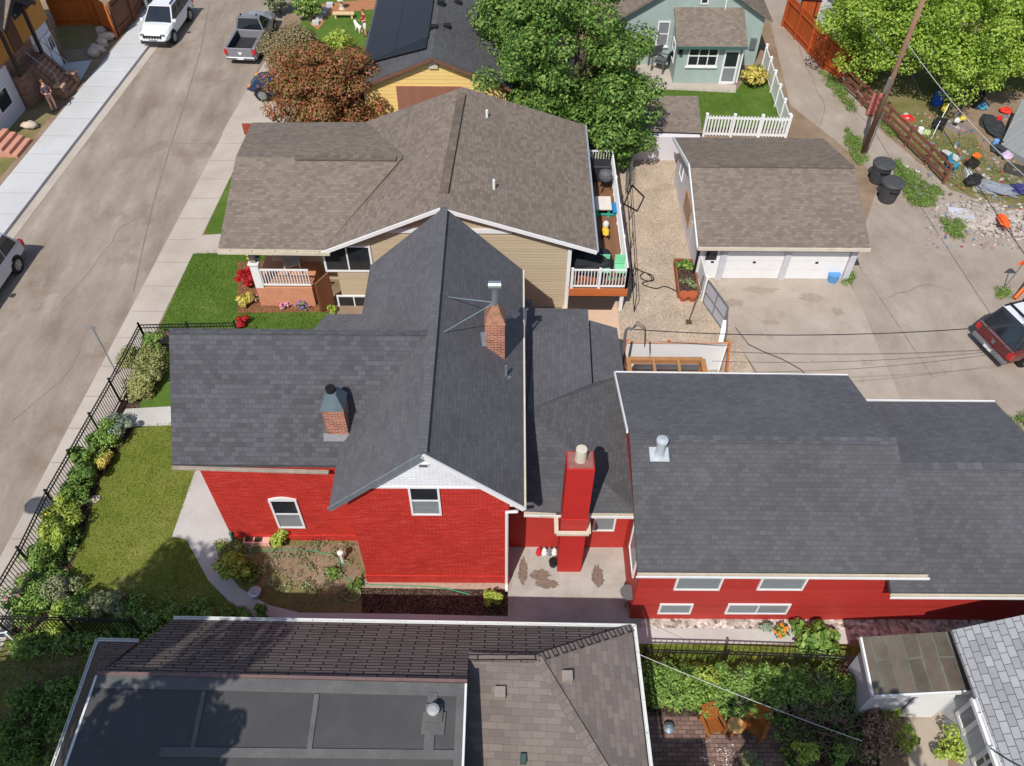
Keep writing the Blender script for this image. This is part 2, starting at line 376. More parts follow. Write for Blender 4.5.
# ------------------------------------------------------------------ foliage
def leaf_mesh(name, pts, nrm, size, m, parent=None, seed=0, asp=.62):
    rg = np.random.default_rng(seed); n = len(pts)
    nrm = nrm/np.maximum(np.linalg.norm(nrm, axis=1, keepdims=True), 1e-6)
    r = rg.normal(size=(n,3)); a = np.cross(nrm, r); a /= np.maximum(np.linalg.norm(a, axis=1, keepdims=True), 1e-6)
    b = np.cross(nrm, a); s = size*rg.uniform(.6, 1.35, (n,1))
    lift = nrm*s*.18
    v = np.stack([pts-a*s*.5, pts+b*s*.5*asp+lift, pts+a*s*.5, pts-b*s*.5*asp+lift], 1).reshape(-1,3)
    if parent is not None and parent in WM:
        v = v-np.array(WM[parent].translation)
    me = bpy.data.meshes.new(name); me.vertices.add(4*n); me.vertices.foreach_set('co', v.astype(np.float32).ravel())
    me.loops.add(4*n); me.loops.foreach_set('vertex_index', np.arange(4*n, dtype=np.int32))
    me.polygons.add(n); me.polygons.foreach_set('loop_start', np.arange(0, 4*n, 4, dtype=np.int32))
    try: me.polygons.foreach_set('loop_total', np.full(n, 4, dtype=np.int32))
    except Exception: pass
    me.update(calc_edges=True); me.validate()
    me.materials.append(m); o = bpy.data.objects.new(name, me); COL.objects.link(o)
    if parent is not None: o.parent = parent; WM[o] = WM.get(parent, Matrix.Identity(4))
    return o
def clumps(c, rad, n, cr, seed, shell=.55, zmin=None, keep=None):
    rg = random.Random(seed); out = []; tries = 0
    while len(out) < n and tries < n*60:
        tries += 1
        d = Vector((rg.gauss(0,1), rg.gauss(0,1), rg.gauss(0,1))).normalized()
        q = rg.uniform(shell, 1.0)
        p = Vector((c[0]+d.x*rad[0]*q, c[1]+d.y*rad[1]*q, c[2]+d.z*rad[2]*q))
        if zmin is not None and p.z < zmin: continue
        if keep and not keep(p): continue
        out.append((p, cr*rg.uniform(.65, 1.3)))
    return out
def leaves_on(cl, per, seed, squash=.75, up=.45, keep=None):
    rg = np.random.default_rng(seed); P_, N_ = [], []
    for p, r in cl:
        n = max(8, int(per*rg.uniform(.75, 1.25)))
        d = rg.normal(size=(n,3)); d /= np.linalg.norm(d, axis=1, keepdims=True)
        q = rg.uniform(.35, 1.0, (n,1))**.5
        P_.append(np.array(p)+d*q*r*np.array([1,1,squash])); N_.append(d+rg.normal(size=(n,3))*.38+np.array([0,0,up+.25]))
    P_ = np.concatenate(P_); N_ = np.concatenate(N_)
    if keep is not None:
        k = keep(P_); P_, N_ = P_[k], N_[k]
    return P_, N_
def limb_mb(base, cl, r0, z1, seed, nl=9):
    rg = random.Random(seed); mb = MB(); b = Vector(base); top = Vector((b.x+rg.uniform(-.2,.2), b.y+rg.uniform(-.2,.2), z1))
    mb.tube([b, b.lerp(top,.5)+Vector((rg.uniform(-.1,.1),rg.uniform(-.1,.1),0)), top], [r0, r0*.8, r0*.6], 10)
    for p, r in rg.sample(cl, min(nl, len(cl))):
        mid = top.lerp(p, .5)+Vector((0,0,.15*(p-top).length)); mb.tube([top-Vector((0,0,.2)), mid, p], [r0*.45, r0*.25, r0*.06], 6)
    return mb
def tree(name, label, base, c, rad, n, cr, per, size, leaf, seed, r0=.2, z1=None, shell=.5, zmin=.4, keep=None, lkeep=None, cat='tree', group=None, nl=9, extra=()):
    t = thing(name, label, cat, base, group)
    cl = clumps(c, rad, n, cr, seed, shell, zmin, keep)+list(extra)
    P_, N_ = leaves_on(cl, per, seed+1, keep=lkeep)
    leaf_mesh('crown', P_, N_, size, leaf, t, seed+2)
    limb_mb(base, cl, r0, z1 if z1 else c[2]-rad[2]*.35, seed, nl).build('trunk', M['trunk'], t, smooth=True)
    return t
def bush(name, label, px, py, r, h, leaf, seed, n=None, size=.11, per=70, cat='shrub', group=None, flowers=None, at=None, ry=None):
    b = Vector(at) if at is not None else G(px, py)
    t = thing(name, label, cat, b, group); ry = ry or r
    n = n or max(6, int(26*r*ry))
    cl = clumps((b.x,b.y,b.z+h*.5), (r*.8,ry*.8,h*.42), n, max(.14,min(r,h)*.33), seed, .25, b.z+.05)
    P_, N_ = leaves_on(cl, per, seed+1, keep=lambda q: q[:,2] > b.z+.02)
    leaf_mesh('foliage', P_, N_, size, leaf, t, seed+2)
    mb = MB(); rg = random.Random(seed)
    for p, q in cl[::max(1, len(cl)//7)]: mb.tube([b+Vector((rg.uniform(-.06,.06),rg.uniform(-.06,.06),0)), (b+p)/2+Vector((0,0,.05)), p], [.018,.012,.006], 5)
    mb.build('stem', M['trunk'], t)
    if flowers:
        fm, fn, fs = flowers; k = np.random.default_rng(seed+5).choice(len(P_), min(fn, len(P_)), False)
        pp = P_[k]+np.array([0,0,.05]); leaf_mesh('blossom', np.repeat(pp, 3, 0)+np.random.default_rng(seed).normal(size=(len(pp)*3,3))*.02, np.tile(np.array([[0,0,1.]]), (len(pp)*3,1))+np.random.default_rng(seed).normal(size=(len(pp)*3,3))*.4, fs, fm, t, seed+6, .9)
    return t
def inpoly(pts, x, y):
    r = np.zeros(len(x), bool); n = len(pts)
    for i in range(n):
        x0,y0 = pts[i][0],pts[i][1]; x1,y1 = pts[(i+1)%n][0],pts[(i+1)%n][1]
        c = ((y0 > y) != (y1 > y)) & (x < (x1-x0)*(y-y0)/((y1-y0) if y1 != y0 else 1e-9)+x0); r ^= c
    return r
def grass_blades(name, pts, z, dens, h, m, seed):
    rg = np.random.default_rng(seed); a = np.array([[p[0],p[1]] for p in pts]); lo, hi = a.min(0), a.max(0)
    n = int(dens*(hi-lo).prod()); x = rg.uniform(lo[0],hi[0],n); y = rg.uniform(lo[1],hi[1],n); k = inpoly(pts, x, y); x, y = x[k], y[k]; n = len(x)
    ang = rg.uniform(0, 2*math.pi, n); hh = h*rg.uniform(.5,1.3,n); w_ = .007+.008*rg.random(n)
    b = np.stack([x, y, np.full(n, z)], 1); d = np.stack([np.cos(ang), np.sin(ang), 0*ang], 1)
    lean = rg.normal(size=(n,3))*.5*hh[:,None]; lean[:,2] = hh
    v = np.stack([b-d*w_[:,None], b+d*w_[:,None], b+lean], 1).reshape(-1,3)
    me = bpy.data.meshes.new(name); me.vertices.add(3*n); me.vertices.foreach_set('co', v.astype(np.float32).ravel())
    me.loops.add(3*n); me.loops.foreach_set('vertex_index', np.arange(3*n, dtype=np.int32))
    me.polygons.add(n); me.polygons.foreach_set('loop_start', np.arange(0, 3*n, 3, dtype=np.int32))
    try: me.polygons.foreach_set('loop_total', np.full(n, 3, dtype=np.int32))
    except Exception: pass
    me.update(calc_edges=True); me.materials.append(m)
    o = bpy.data.objects.new(name, me); COL.objects.link(o); return tag(o, kind='stuff')
def cover(name, label, pts, z, n, cr, per, size, leaf, seed, hmax=.5, kind='stuff'):
    rg = random.Random(seed); a = np.array([[p[0],p[1]] for p in pts]); lo, hi = a.min(0), a.max(0); cl = []
    while len(cl) < n:
        x, y = rg.uniform(lo[0],hi[0]), rg.uniform(lo[1],hi[1])
        if inpoly(pts, np.array([x]), np.array([y]))[0]: cl.append((Vector((x,y,z+rg.uniform(.05,hmax))), cr*rg.uniform(.6,1.3)))
    P_, N_ = leaves_on(cl, per, seed, keep=lambda q: q[:,2] > z+.01)
    o = leaf_mesh(name, P_, N_, size, leaf, None, seed); return tag(o, label, None, None, kind)
# ================================================================== ground, street, yards
KR = lambda y: -16.3+(y-13.2)*.0643
KL = lambda y: -22.55+(y-31.9)*.088
WL = lambda y: KL(y)-1.85
YA, YB = -20, 160
struct(MB().poly([(-600,-300,-.16),(600,-300,-.16),(600,900,-.16),(-600,900,-.16)]), 'ground', M['dirt'])
struct(MB().poly([(KL(YA)-.2,YA,-.13),(KR(YA)+.2,YA,-.13),(KR(YB)+.2,YB,-.13),(KL(YB)-.2,YB,-.13)]), 'road', M['road'])
struct(MB().prism([(KR(YA),YA),(200,YA),(200,YB),(KR(YB),YB)], -.155, 0), 'terrain', M['dirt'])
struct(MB().prism([(-200,YA),(KL(YA),YA),(KL(YB),YB),(-200,YB)], -.155, 0), 'terrain', M['dirt'])
def strip(name, fa, fb, y0, y1, z0, z1, m):
    return struct(MB().prism([(fa(y0),y0),(fb(y0),y0),(fb(y1),y1),(fa(y1),y1)], z0, z1), name, m)
strip('sidewalk', WL, lambda y: KL(y)+.03, YA, YB, -.15, .02, M['walkw'])
strip('gutter', lambda y: KL(y)+.03, lambda y: KL(y)+.5, YA, YB, -.15, -.118, M['walk'])
strip('sidewalk', lambda y: KR(y)-.03, lambda y: KR(y)+1.42, YA, 38.0, -.15, .012, M['walk'])
strip('gutter', lambda y: KR(y)-.38, lambda y: KR(y)-.03, YA, YB, -.15, -.12, M['road'])
for nm, f0, w_, ys, ww in (('joint', KR, 1.4, [9.3+1.52*k for k in range(19)], .02), ('joint', WL, 1.85, [26+1.6*k for k in range(18)], .012)):
    mb = MB()
    for y in ys: mb.prism([(f0(y)+.0,y),(f0(y)+w_,y),(f0(y)+w_,y+ww),(f0(y),y+ww)], .0, .0225 if f0 is WL else .0135)
    struct(mb, 'sidewalk_joint', plain('joint_dirt', L(120,108,96), .95))  # thin joint lines in one even brown
# tar seam down the street
mb = MB(); seam = [G(209,0),G(199,50),G(184,100),G(167,150),G(152,200),G(140,250),G(130,297)]
for a, b in zip(seam[:-1], seam[1:]):
    mb.poly([(a.x,a.y,-.124),(b.x,b.y,-.124),(b.x+.06,b.y,-.124),(a.x+.06,a.y,-.124)])
struct(mb, 'road_seam', plain('tar_seam', L(134,120,109), .9, var=.2))
sheet('driveway', [G(222,134),G(226,126),G(247,90),G(267,58),G(285,50),G(300,90),G(280,128),G(262,134)], .006, M['walk'])
# alley, gravel yard, drive
sheet('alley', [P(*q) for q in ((748,-40),(800,-40),(838,70),(880,130),(945,185),(1060,240),(1200,420),(1100,560),(893,440),(860,330),(850,270),(880,180),(835,140),(790,105),(770,20))], .004, M['alley'])
sheet('driveway', [P(*q) for q in ((712,276),(846,276),(858,300),(915,432),(872,445),(770,430),(757,372),(735,340),(722,312))], .010, M['drive'])
sheet('gravel_yard', [P(*q) for q in ((600,150),(690,150),(720,276),(736,340),(770,400),(745,430),(600,430),(588,312),(560,305))], .006, M['gravel'])
sheet('junk_yard', [P(*q) for q in ((835,60),(1100,60),(1100,225),(1000,205),(950,190),(900,140))], .007, M['grassw'])
sheet('dirt_patch', [P(*q) for q in ((948,92),(1100,92),(1100,165),(1010,180),(985,160),(975,135),(950,128))], .011, M['dirt'])
# slab in front of garage crack
mb = MB(); ck = [(735,328),(748,345),(762,352),(782,360),(800,370),(815,385)]
for a, b in zip(ck[:-1], ck[1:]):
    a, b = G(*a), G(*b); mb.poly([(a.x,a.y,.015),(b.x,b.y,.015),(b.x+.03,b.y+.06,.015),(a.x+.03,a.y+.06,.015)])
struct(mb, 'driveway_crack', plain('crack_dirt', L(96,84,72), .95))
# wandering cracks and patches in street, alley and drive
def crack(name, px, z, w_, m, seed):
    rg = random.Random(seed); pts = []
    for a, b in zip(px[:-1], px[1:]):
        for k in range(5): q = G(a[0]+(b[0]-a[0])*k/5, a[1]+(b[1]-a[1])*k/5); pts.append((q.x+rg.uniform(-.07,.07), q.y+rg.uniform(-.07,.07)))
    mb = MB()
    for (x0,y0),(x1,y1) in zip(pts[:-1],pts[1:]):
        d = math.hypot(x1-x0,y1-y0) or 1; nx, ny = -(y1-y0)/d*w_, (x1-x0)/d*w_; u = rg.uniform(.5,1.2)
        mb.poly([(x0-nx*u,y0-ny*u,z),(x1-nx*u,y1-ny*u,z),(x1+nx*u,y1+ny*u,z),(x0+nx*u,y0+ny*u,z)])
    return struct(mb, name, m)
ckm = plain('crack_grit', L(132,117,103), .95, var=.3)
for i, (px, z, w_) in enumerate([(((60,300),(95,262),(120,225),(150,210)),-.1235,.012),(((10,420),(60,380),(85,340)),-.1235,.014),(((150,150),(180,140),(215,142)),-.1235,.02),
        (((190,60),(215,80),(235,75)),-.1235,.02),(((812,150),(826,110),(808,70),(796,40)),.0085,.02),(((880,300),(925,285),(960,292)),.0085,.02),(((850,250),(900,330),(940,390)),.0085,.02)]):
    crack('pavement_crack', px, z, w_, ckm, 300+i)
for i, (px, py, rx, ry) in enumerate([(735,303,.5,.25),(812,298,.6,.3),(770,322,.35,.2),(838,312,.3,.25),(760,290,.9,.22),(925,250,.5,.3),(880,345,.4,.3),(940,372,.35,.25)]):
    q = G(px,py); rg = random.Random(i+40); n_ = 16
    struct(MB().poly([(q.x+rx*_c(6.283*k/n_)*rg.uniform(.55,1.2), q.y+ry*_s(6.283*k/n_)*rg.uniform(.55,1.2), (.0165 if px < 860 else .0095)) for k in range(n_)]), 'oil_stain', plain('oil_stain', L(156,142,127), .9, var=.12, scale=5))
# red house yard
LAWN = [P(*q) for q in ((134,427),(200,420),(212,470),(197,470),(172,537),(186,540),(210,583),(232,606),(262,625),(262,660),(90,660),(66,606),(69,576),(86,526),(99,484),(115,456))]
sheet('lawn', LAWN, .006, M['grass'])
sheet('planting_bed', [P(*q) for q in ((150,345),(172,345),(172,406),(128,409),(118,424),(134,428),(115,456),(99,484),(86,526),(69,576),(66,606),(20,640),(-10,640),(35,568),(61,512),(121,402))], .008, M['mulch'])
sheet('lawn', [P(*q) for q in ((150,348),(180,340),(180,408),(140,408))], .010, M['grassn'])
sheet('path', [P(*q) for q in ((126,409),(180,406),(180,425),(131,427),(116,424))], .014, M['concrete'])
sheet('path', [P(*q) for q in ((199,460),(172,537),(186,539),(208,580),(226,598),(262,613),(300,617),(420,620),(520,625),(520,640),(300,640),(262,632),(226,612))] and
      [P(*q) for q in ((199,460),(172,537),(186,539),(208,580),(228,600),(262,622),(300,632),(520,640),(520,617),(400,614),(300,613),(268,605),(240,588),(222,565),(213,543),(236,541),(218,500))], .014, M['concrete'])
sheet('side_garden', [P(*q) for q in ((214,541),(236,538),(348,535),(368,577),(368,612),(300,612),(268,605),(240,588),(222,565))], .009, M['grassw'])
sheet('planting_bed', [P(*q) for q in ((362,588),(512,588),(512,616),(362,613))], .016, M['mulch'])
sheet('house_footing', [P(*q) for q in ((362,578),(512,582),(512,590),(362,588))], .021, plain('old_mortar', L(170,150,132), .95, var=.2, scale=6))
sheet('patio', [P(*q) for q in ((508,535),(640,535),(640,628),(508,628))], .018, M['patio'])
sheet('planting_bed', [P(*q) for q in ((640,615),(1040,605),(1040,640),(640,640))], .010, M['rocks'])
sheet('path', [P(*q) for q in ((634,628),(850,630),(850,644),(634,644))], .016, M['concrete'])
sheet('lawn', [P(*q) for q in ((634,644),(860,646),(860,674),(634,668))], .012, M['grass'])
sheet('patio', [P(*q) for q in ((630,716),(790,716),(790,800),(630,800))], .012, M['pavers'])
sheet('planting_bed', [P(*q) for q in ((634,664),(880,668),(880,800),(790,800),(790,716),(634,716))], .011, M['mulch'])
sheet('path', [P(*q) for q in ((902,700),(944,705),(950,800),(912,800))], .015, M['drive'])
# lower-left shaded yard
sheet('lawn', [P(*q) for q in ((-60,640),(160,640),(160,800),(-160,800))], .010, M['grassw'])
# north neighbour's yard
NLAWN = [P(*q) for q in ((193,254),(205,251),(262,250),(330,300),(330,345),(158,330))]
sheet('lawn', NLAWN, .006, M['grassn'])
sheet('lawn', [P(*q) for q in ((204,234),(230,178),(262,165),(262,236))], .006, M['grassn'])
sheet('path', [P(*q) for q in ((193,254),(197,236),(250,232),(255,252))], .022, M['walk'])
sheet('planting_bed', [P(*q) for q in ((238,262),(330,262),(330,312),(238,313))], .013, plain('red_bark_mulch', L(140,92,68), .95, var=.3, scale=9, bump=.6))
# yards further north
sheet('lawn', [P(*q) for q in ((310,-10),(385,-10),(360,78),(318,70),(300,25))], .006, M['grassn'])
sheet('dirt_patch', [P(*q) for q in ((322,4),(382,-2),(376,9),(330,14),(318,30),(310,24))], .010, plain('orange_mulch', L(170,118,84), .95, var=.25, scale=5))
TLAWN = [P(*q) for q in ((640,88),(737,90),(750,70),(765,62),(786,128),(640,132))]
sheet('lawn', TLAWN, .006, M['grassn'])
sheet('patio', [P(*q) for q in ((630,82),(640,60),(674,60),(674,80),(736,85),(736,93),(630,88))], .012, M['walk'])
# yards across the street
sheet('lawn', [P(*q) for q in ((-40,150),(40,92),(54,112),(-10,190))], .006, M['grassw'])
sheet('lawn', [P(*q) for q in ((50,28),(100,20),(116,32),(98,48),(62,50))], .006, M['grassw'])
sheet('path', [P(*q) for q in ((60,64),(92,60),(80,82),(70,86),(56,80))], .010, M['walkw'])
grass_blades('lawn_blades', LAWN, .006, 420, .06, M['grassblade'], 1)
grass_blades('lawn_blades', NLAWN, .006, 420, .07, M['grassbladen'], 2)
grass_blades('lawn_blades', TLAWN, .006, 160, .07, M['grassbladen'], 3)

# ================================================================== windows & small house parts
def window(parent, o, u, w_, h, m='white', frame=.06, bars_v=(), bars_h=(), pane='glass', arch=0, depth=.05, sill=False, label=None, upper=None):
    """o: bottom-left corner on the wall, u: horizontal unit direction (outward normal = u x z)."""
    u = Vector(u).normalized(); z = Vector((0,0,1)); n = u.cross(z); o = Vector(o)
    q = lambda a, b, d: o+u*a+z*b+n*d
    mb = MB()
    def piece(a0,a1,b0,b1,d0=0.0,d1=depth): mb.hexa([q(a0,b0,d0),q(a1,b0,d0),q(a1,b0,d1),q(a0,b0,d1)],[q(a0,b1,d0),q(a1,b1,d0),q(a1,b1,d1),q(a0,b1,d1)])
    piece(0,frame,0,h); piece(w_-frame,w_,0,h); piece(frame,w_-frame,0,frame); piece(frame,w_-frame,h-frame,h)
    if arch:
        k = 8; pts = [(w_*i/k, h+arch*math.sin(math.pi*i/k)) for i in range(k+1)]
        for (a,b),(c,d) in zip(pts[:-1],pts[1:]): mb.hexa([q(a,h,0),q(c,h,0),q(c,h,depth),q(a,h,depth)],[q(a,b+1e-3,0),q(c,d+1e-3,0),q(c,d+1e-3,depth),q(a,b+1e-3,depth)])
    for b in bars_v: piece(b*w_-frame*.35, b*w_+frame*.35, frame, h-frame, 0, depth*.85)
    for b in bars_h: piece(frame, w_-frame, b*h-frame*.35, b*h+frame*.35, 0, depth*.8)
    if sill: piece(-.06, w_+.06, -.07, 0, 0, depth+.05)
    f = mb.build('window', M[m], parent)
    if label: f['label'] = label
    if pane == 'half':
        bl = MB().hexa([q(frame,frame,.0185),q(w_-frame,frame,.0185),q(w_-frame,frame,.022),q(frame,frame,.022)],[q(frame,h*.5,.0185),q(w_-frame,h*.5,.0185),q(w_-frame,h*.5,.022),q(frame,h*.5,.022)]); bl.build('blind', M['blind'], f); pane = 'glass'
    p = MB(); p.hexa([q(frame,frame,0),q(w_-frame,frame,0),q(w_-frame,frame,.018),q(frame,frame,.018)],[q(frame,h-frame,0),q(w_-frame,h-frame,0),q(w_-frame,h-frame,.018),q(frame,h-frame,.018)])
    p.build('pane', M[pane], f)
    return f
def winpx(parent, px0, px1, py0, py1, plane, val, **k):
    """window from its picture corners (left, right, top, bottom) lying on a wall plane."""
    fn = ONY if plane == 'y' else ONX
    a = fn(px0, py1, val); b = fn(px1, py1, val); c = fn((px0+px1)/2, py0, val)
    u = Vector((1,0,0)) if plane == 'y' else (Vector((0,-1,0)))
    a.z = min(a.z, b.z)
    w_ = (b-a).dot(u) if plane == 'y' else abs(b.y-a.y)
    if plane == 'x': a = Vector((val, max(a.y,b.y), a.z))
    return window(parent, a, u, w_, max(.2, c.z-a.z), **k)
def gutterbar(parent, a, b, m, s=.12, name='gutter', hangers=True):
    mb = MB(); a, b = Vector(a), Vector(b); d = (b-a).normalized(); n = d.cross(Vector((0,0,1)))
    mb.bar(a, b, s*.9, .02); z = Vector((0,0,s*.8))
    for k in (-1, 1): mb.bar(a+n*(k*s*.45)+z*.5, b+n*(k*s*.45)+z*.5, .02, s*.9)
    if hangers:
        L_ = (b-a).length; c = int(L_/.8)
        for i in range(c): p = a+d*(L_*(i+.5)/c)+z*.9; mb.bar(p-n*s*.5, p+n*s*.5, .03, .02)
    return mb.build(name, m, parent)

# ================================================================== the red house
H1 = thing('red_brick_house', 'long red painted brick house under charcoal shingle roofs with three chimneys', 'house', (-1, 13, 0))
def roofp(parent, pts, m, t=.14, name='roof', label=None):
    o = MB().slab(pts, t).build(name, m, parent)
    if label: o['label'] = label
    return o
# main north-south gable
aS = P(422,453,7.24); tWS = P(329,507,4.69); tES = P(524.5,507,4.69); aN = P(444,207,7.24); tEN = P(523,270,4.69); tWN = aN+(tWS-aS)
aS.y = aS.y+.02
roofp(H1, [aS,tES,tEN,aN], M['slate']); roofp(H1, [tWS,aS,aN,tWN], M['slate'])
MB().bar(aS+V(0,0,.0), aN+V(0,0,.0), .24, .03).build('ridge_cap', M['slate'], H1)
# west wing
wrS = P(172,464,4.26); wrE = P(332,469,4.26); wr = P(169,331,7.1); wrR = Vector((aS.x,wr.y,7.1)); wrS2 = Vector((aS.x, wrS.y, 4.26))
hw = wr.y-wrS.y
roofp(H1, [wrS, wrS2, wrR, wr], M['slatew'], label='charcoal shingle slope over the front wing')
roofp(H1, [wr, wrR, wrR+V(0,hw,-2.84), wr+V(0,hw,-2.84)], M['slate'])
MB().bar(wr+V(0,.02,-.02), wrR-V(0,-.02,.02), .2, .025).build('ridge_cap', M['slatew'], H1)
# walls: main block with gables
ZG = lambda x: 0
x0, x1, yS, yN = -4.41, .02, 12.42, 21.75
xm = (x0+x1)/2
def gablewall(x0, x1, ya, yb, ze, zr, m, name='wall', axis='y'):
    mb = MB()
    if axis == 'y':
        xm = (x0+x1)/2
        f = lambda y: [(x0,y,0),(x1,y,0),(x1,y,ze),(xm,y,zr),(x0,y,ze)]
    else:
        ym = (ya+yb)/2
        return mb.hexa([(x0,ya,0),(x0,yb,0),(x0,yb,ze),(x0,ym,zr),(x0,ya,ze)],[(x1,ya,0),(x1,yb,0),(x1,yb,ze),(x1,ym,zr),(x1,ya,ze)]).build(name, m, H1)
    return mb.hexa(f(ya), f(yb)).build(name, m, H1)
gablewall(x0, x1, yS, yN, 4.86, 6.98, M['redbrick'])
gablewall(-9.01, -4.2, 13.91, wr.y*2-13.91, 4.2, 6.85, M['redbrick'], axis='x')
# base course
MB().box(x0-.03,x1+.03,yS-.04,yS+.2,0,.42).build('plinth', M['redbrick'], H1)
MB().box(-9.03,x0-.04,13.87,14.1,0,.3).build('plinth', M['redbrick'], H1)
# white gable triangle and boards
zg = ONY(430,486,yS-.02).z
kx = (7.1-zg)/(7.1-4.86)
gx = lambda z: (7.0-z)/(7.0-4.86)*(x1-x0)/2
gb = MB().hexa([(xm-gx(zg),yS-.035,zg),(xm+gx(zg),yS-.035,zg),(xm,yS-.035,6.98)],[(xm-gx(zg),yS+.02,zg),(xm+gx(zg),yS+.02,zg),(xm,yS+.02,6.98)]).build('gable_panel', M['whitebrick'], H1)
MB().box(xm-gx(zg)-.02,xm+gx(zg)+.02,yS-.06,yS-.036,zg-.07,zg).build('trim', M['white'], H1)
vb = MB(); vz = ONY(423,464,yS).z
vb.box(xm-.16,xm+.16,yS-.06,yS-.037,vz-.1,vz+.1); vo = vb.build('gable_vent', M['white'], H1)
MB().box(xm-.11,xm+.11,yS-.07,yS-.061,vz-.05,vz+.05).build('louvre', M['metal'], vo)
for a, b, nm in ((aS, tES, 'white'), (aS, tWS, 'galv')):
    MB().bar(a+V(0,-.03,-.1), b+V(0,-.03,-.08), .05, .15).build('rake_board', M[nm], H1)
MB().bar(tES+V(.02,0,-.03), tEN+V(.02,0,-.03), .055, .1).build('gutter', M['cream'], H1)
gutterbar(H1, wrS+V(0,-.07,-.12), wrE+V(-.1,-.07,-.1), plain('old_gutter', L(168,156,142), .6, var=.2), .085, hangers=False)
MB().tube([tES+V(-.2,-.05,-.15), V(x1-.06,yS-.1,4.3), V(x1-.06,yS-.1,.1), V(x1-.06,yS-.35,.05)], .05).build('downspout', M['white'], H1)
MB().box(x1+.02,x1+.2,yS-.05,yS+.1,4.5,4.75).build('eave_return', M['white'], H1)
winpx(H1, 412,442,486,514,'y',yS, bars_h=(.52,), pane='half')
fw = winpx(H1, 279,306,499,527,'y',13.91, bars_h=(.5,), bars_v=(), pane='half', arch=.12, frame=.07)
# low porch roof north of the wing
roofp(H1, [P(312,331,3.0),P(366,331,3.0),P(366,314,3.0),P(327,314,2.9)], M['slate'], .2)
p_ = P(340,322,0); MB().box(-6.6,-4.5,19.4,20.9,0,2.7).build('wall', M['redbrick'], H1)
# middle section
k1, k2, k3 = P(527,410,3.75), P(592,383,3.15), P(632,373,2.95)
eW, eE = P(524,511.5,2.75), P(637,513.5,2.75)
k1b = V(.1, k1.y, 3.75)
roofp(H1, [eW, eE, V(eE.x+.2,k3.y,2.95), k3, k2, k1, V(eW.x, k1.y, 3.75)], M['slate2'], .14)
a1, a2, a3 = P(531,308,3.3), P(588,309,3.15), P(534,332,3.75)
roofp(H1, [k1, k2, a2, a3], M['slate'], .16); roofp(H1, [a3, a2, a1], M['slate'], .16)
MB().prism([V(0.1,k1.y),V(k1.x,k1.y),V(a3.x,a3.y),V(a1.x,a1.y),V(0.1,a1.y)], 3.0, 3.7).build('roof', M['slate'], H1)
b1, b2, b3, b4 = P(589,320,2.85), P(617,328,2.6), P(624,374,2.6), P(593,384,2.85)
roofp(H1, [b4, b3, b2, b1], M['slate'], .14)
MB().prism([V(k2.x-.15,k2.y),V(a2.x-.15,a2.y-.2),V(.05,a2.y-.2),V(.05,k1.y)], 0, 3.05).build('wall', M['redlap'], H1)
MB().prism([V(b3.x-.2,b3.y),V(b2.x-.2,b2.y-.2),V(b1.x-.5,b2.y-.2),V(b1.x-.5,b3.y)], 0, 2.5).build('wall', M['redlap'], H1)
mS = G(575,547.5).y
MB().box(.03, 3.9, mS, 17.4, 0, 2.62).build('wall', M['redstucco'], H1)
gutterbar(H1, eW+V(.0,-.06,-.1), P(556,513,2.75)+V(0,-.06,-.1), M['cream'], .11); gutterbar(H1, P(588,513,2.75)+V(0,-.06,-.1), eE+V(-.1,-.06,-.1), M['cream'], .11)
MB().bar(eW+V(0,-.12,-.04), eE+V(0,-.12,-.04), .03, .1).build('fascia', M['white'], H1)
winpx(H1, 592,614,514,530,'y',mS, bars_h=(), pane='blind')
# east wing: two low gables
sW, sE, nW, nE = P(637.5,571,3.29), P(925,573,3.29), P(615.5,372.5,3.29), P(848,375.5,3.29)
r1 = (sW+nW)/2; r2 = (sE+nE)/2; r1.z = r2.z = 4.49
roofp(H1, [sW, sE, r2, r1], M['slate2']); roofp(H1, [r1, r2, nE, nW], M['slate'])
MB().bar(r1+V(.9,0,.0), r2, .26, .04).build('ridge_cap', M['ridge'], H1)
tW, tN0 = P(891,592,2.75), P(866,401,2.75)
t2S, t2N = V(16.2,tW.y,2.75), V(16.2,P(978,402,2.75).y,2.75); tN0.y = t2N.y
q1 = V(tW.x,(tW.y+t2N.y)/2,3.92); q2 = V(16.2,(t2S.y+t2N.y)/2,3.92)
roofp(H1, [tW, t2S, q2, q1], M['slate2'], label='charcoal shingle slope over the rear end'); roofp(H1, [q1, q2, t2N, V(tW.x,t2N.y,2.75)], M['slate'])
MB().bar(q1+V(.8,0,.0), q2, .26, .04).build('ridge_cap', M['ridge'], H1)
gutterbar(H1, sW+V(0,-.07,-.12), sE+V(.1,-.07,-.12), M['cream'], .085, hangers=False); MB().bar(sW+V(-.05,-.15,-.06), sE+V(.1,-.15,-.06), .03, .075).build('fascia', M['white'], H1)
gutterbar(H1, tW+V(0,-.07,-.12), t2S+V(0,-.07,-.12), M['cream'], .085, hangers=False); MB().bar(tW+V(-.05,-.15,-.06), t2S+V(0,-.15,-.06), .03, .075).build('fascia', M['white'], H1)
MB().bar(nW+V(0,.03,-.03), nE+V(0,.03,-.03), .04, .1).build('fascia', M['white'], H1)
MB().bar(V(nE.x,t2N.y+.05,2.72), t2N+V(0,.05,-.03), .04, .1).build('fascia', M['white'], H1)
MB().bar(nW+V(-.03,0,-.02), nW.lerp(r1,.9)+V(-.03,0,-.02), .05, .12).build('rake_board', M['white'], H1)
wy = sW.y+.14
MB().hexa([(3.74,wy,0),(3.74,nW.y-.3,0),(3.74,nW.y-.3,3.2),(3.74,r1.y,4.36),(3.74,wy,3.2)],[(11.2,wy,0),(11.2,nW.y-.3,0),(11.2,nW.y-.3,3.2),(11.2,r1.y,4.36),(11.2,wy,3.2)]).build('wall', M['redlap'], H1)
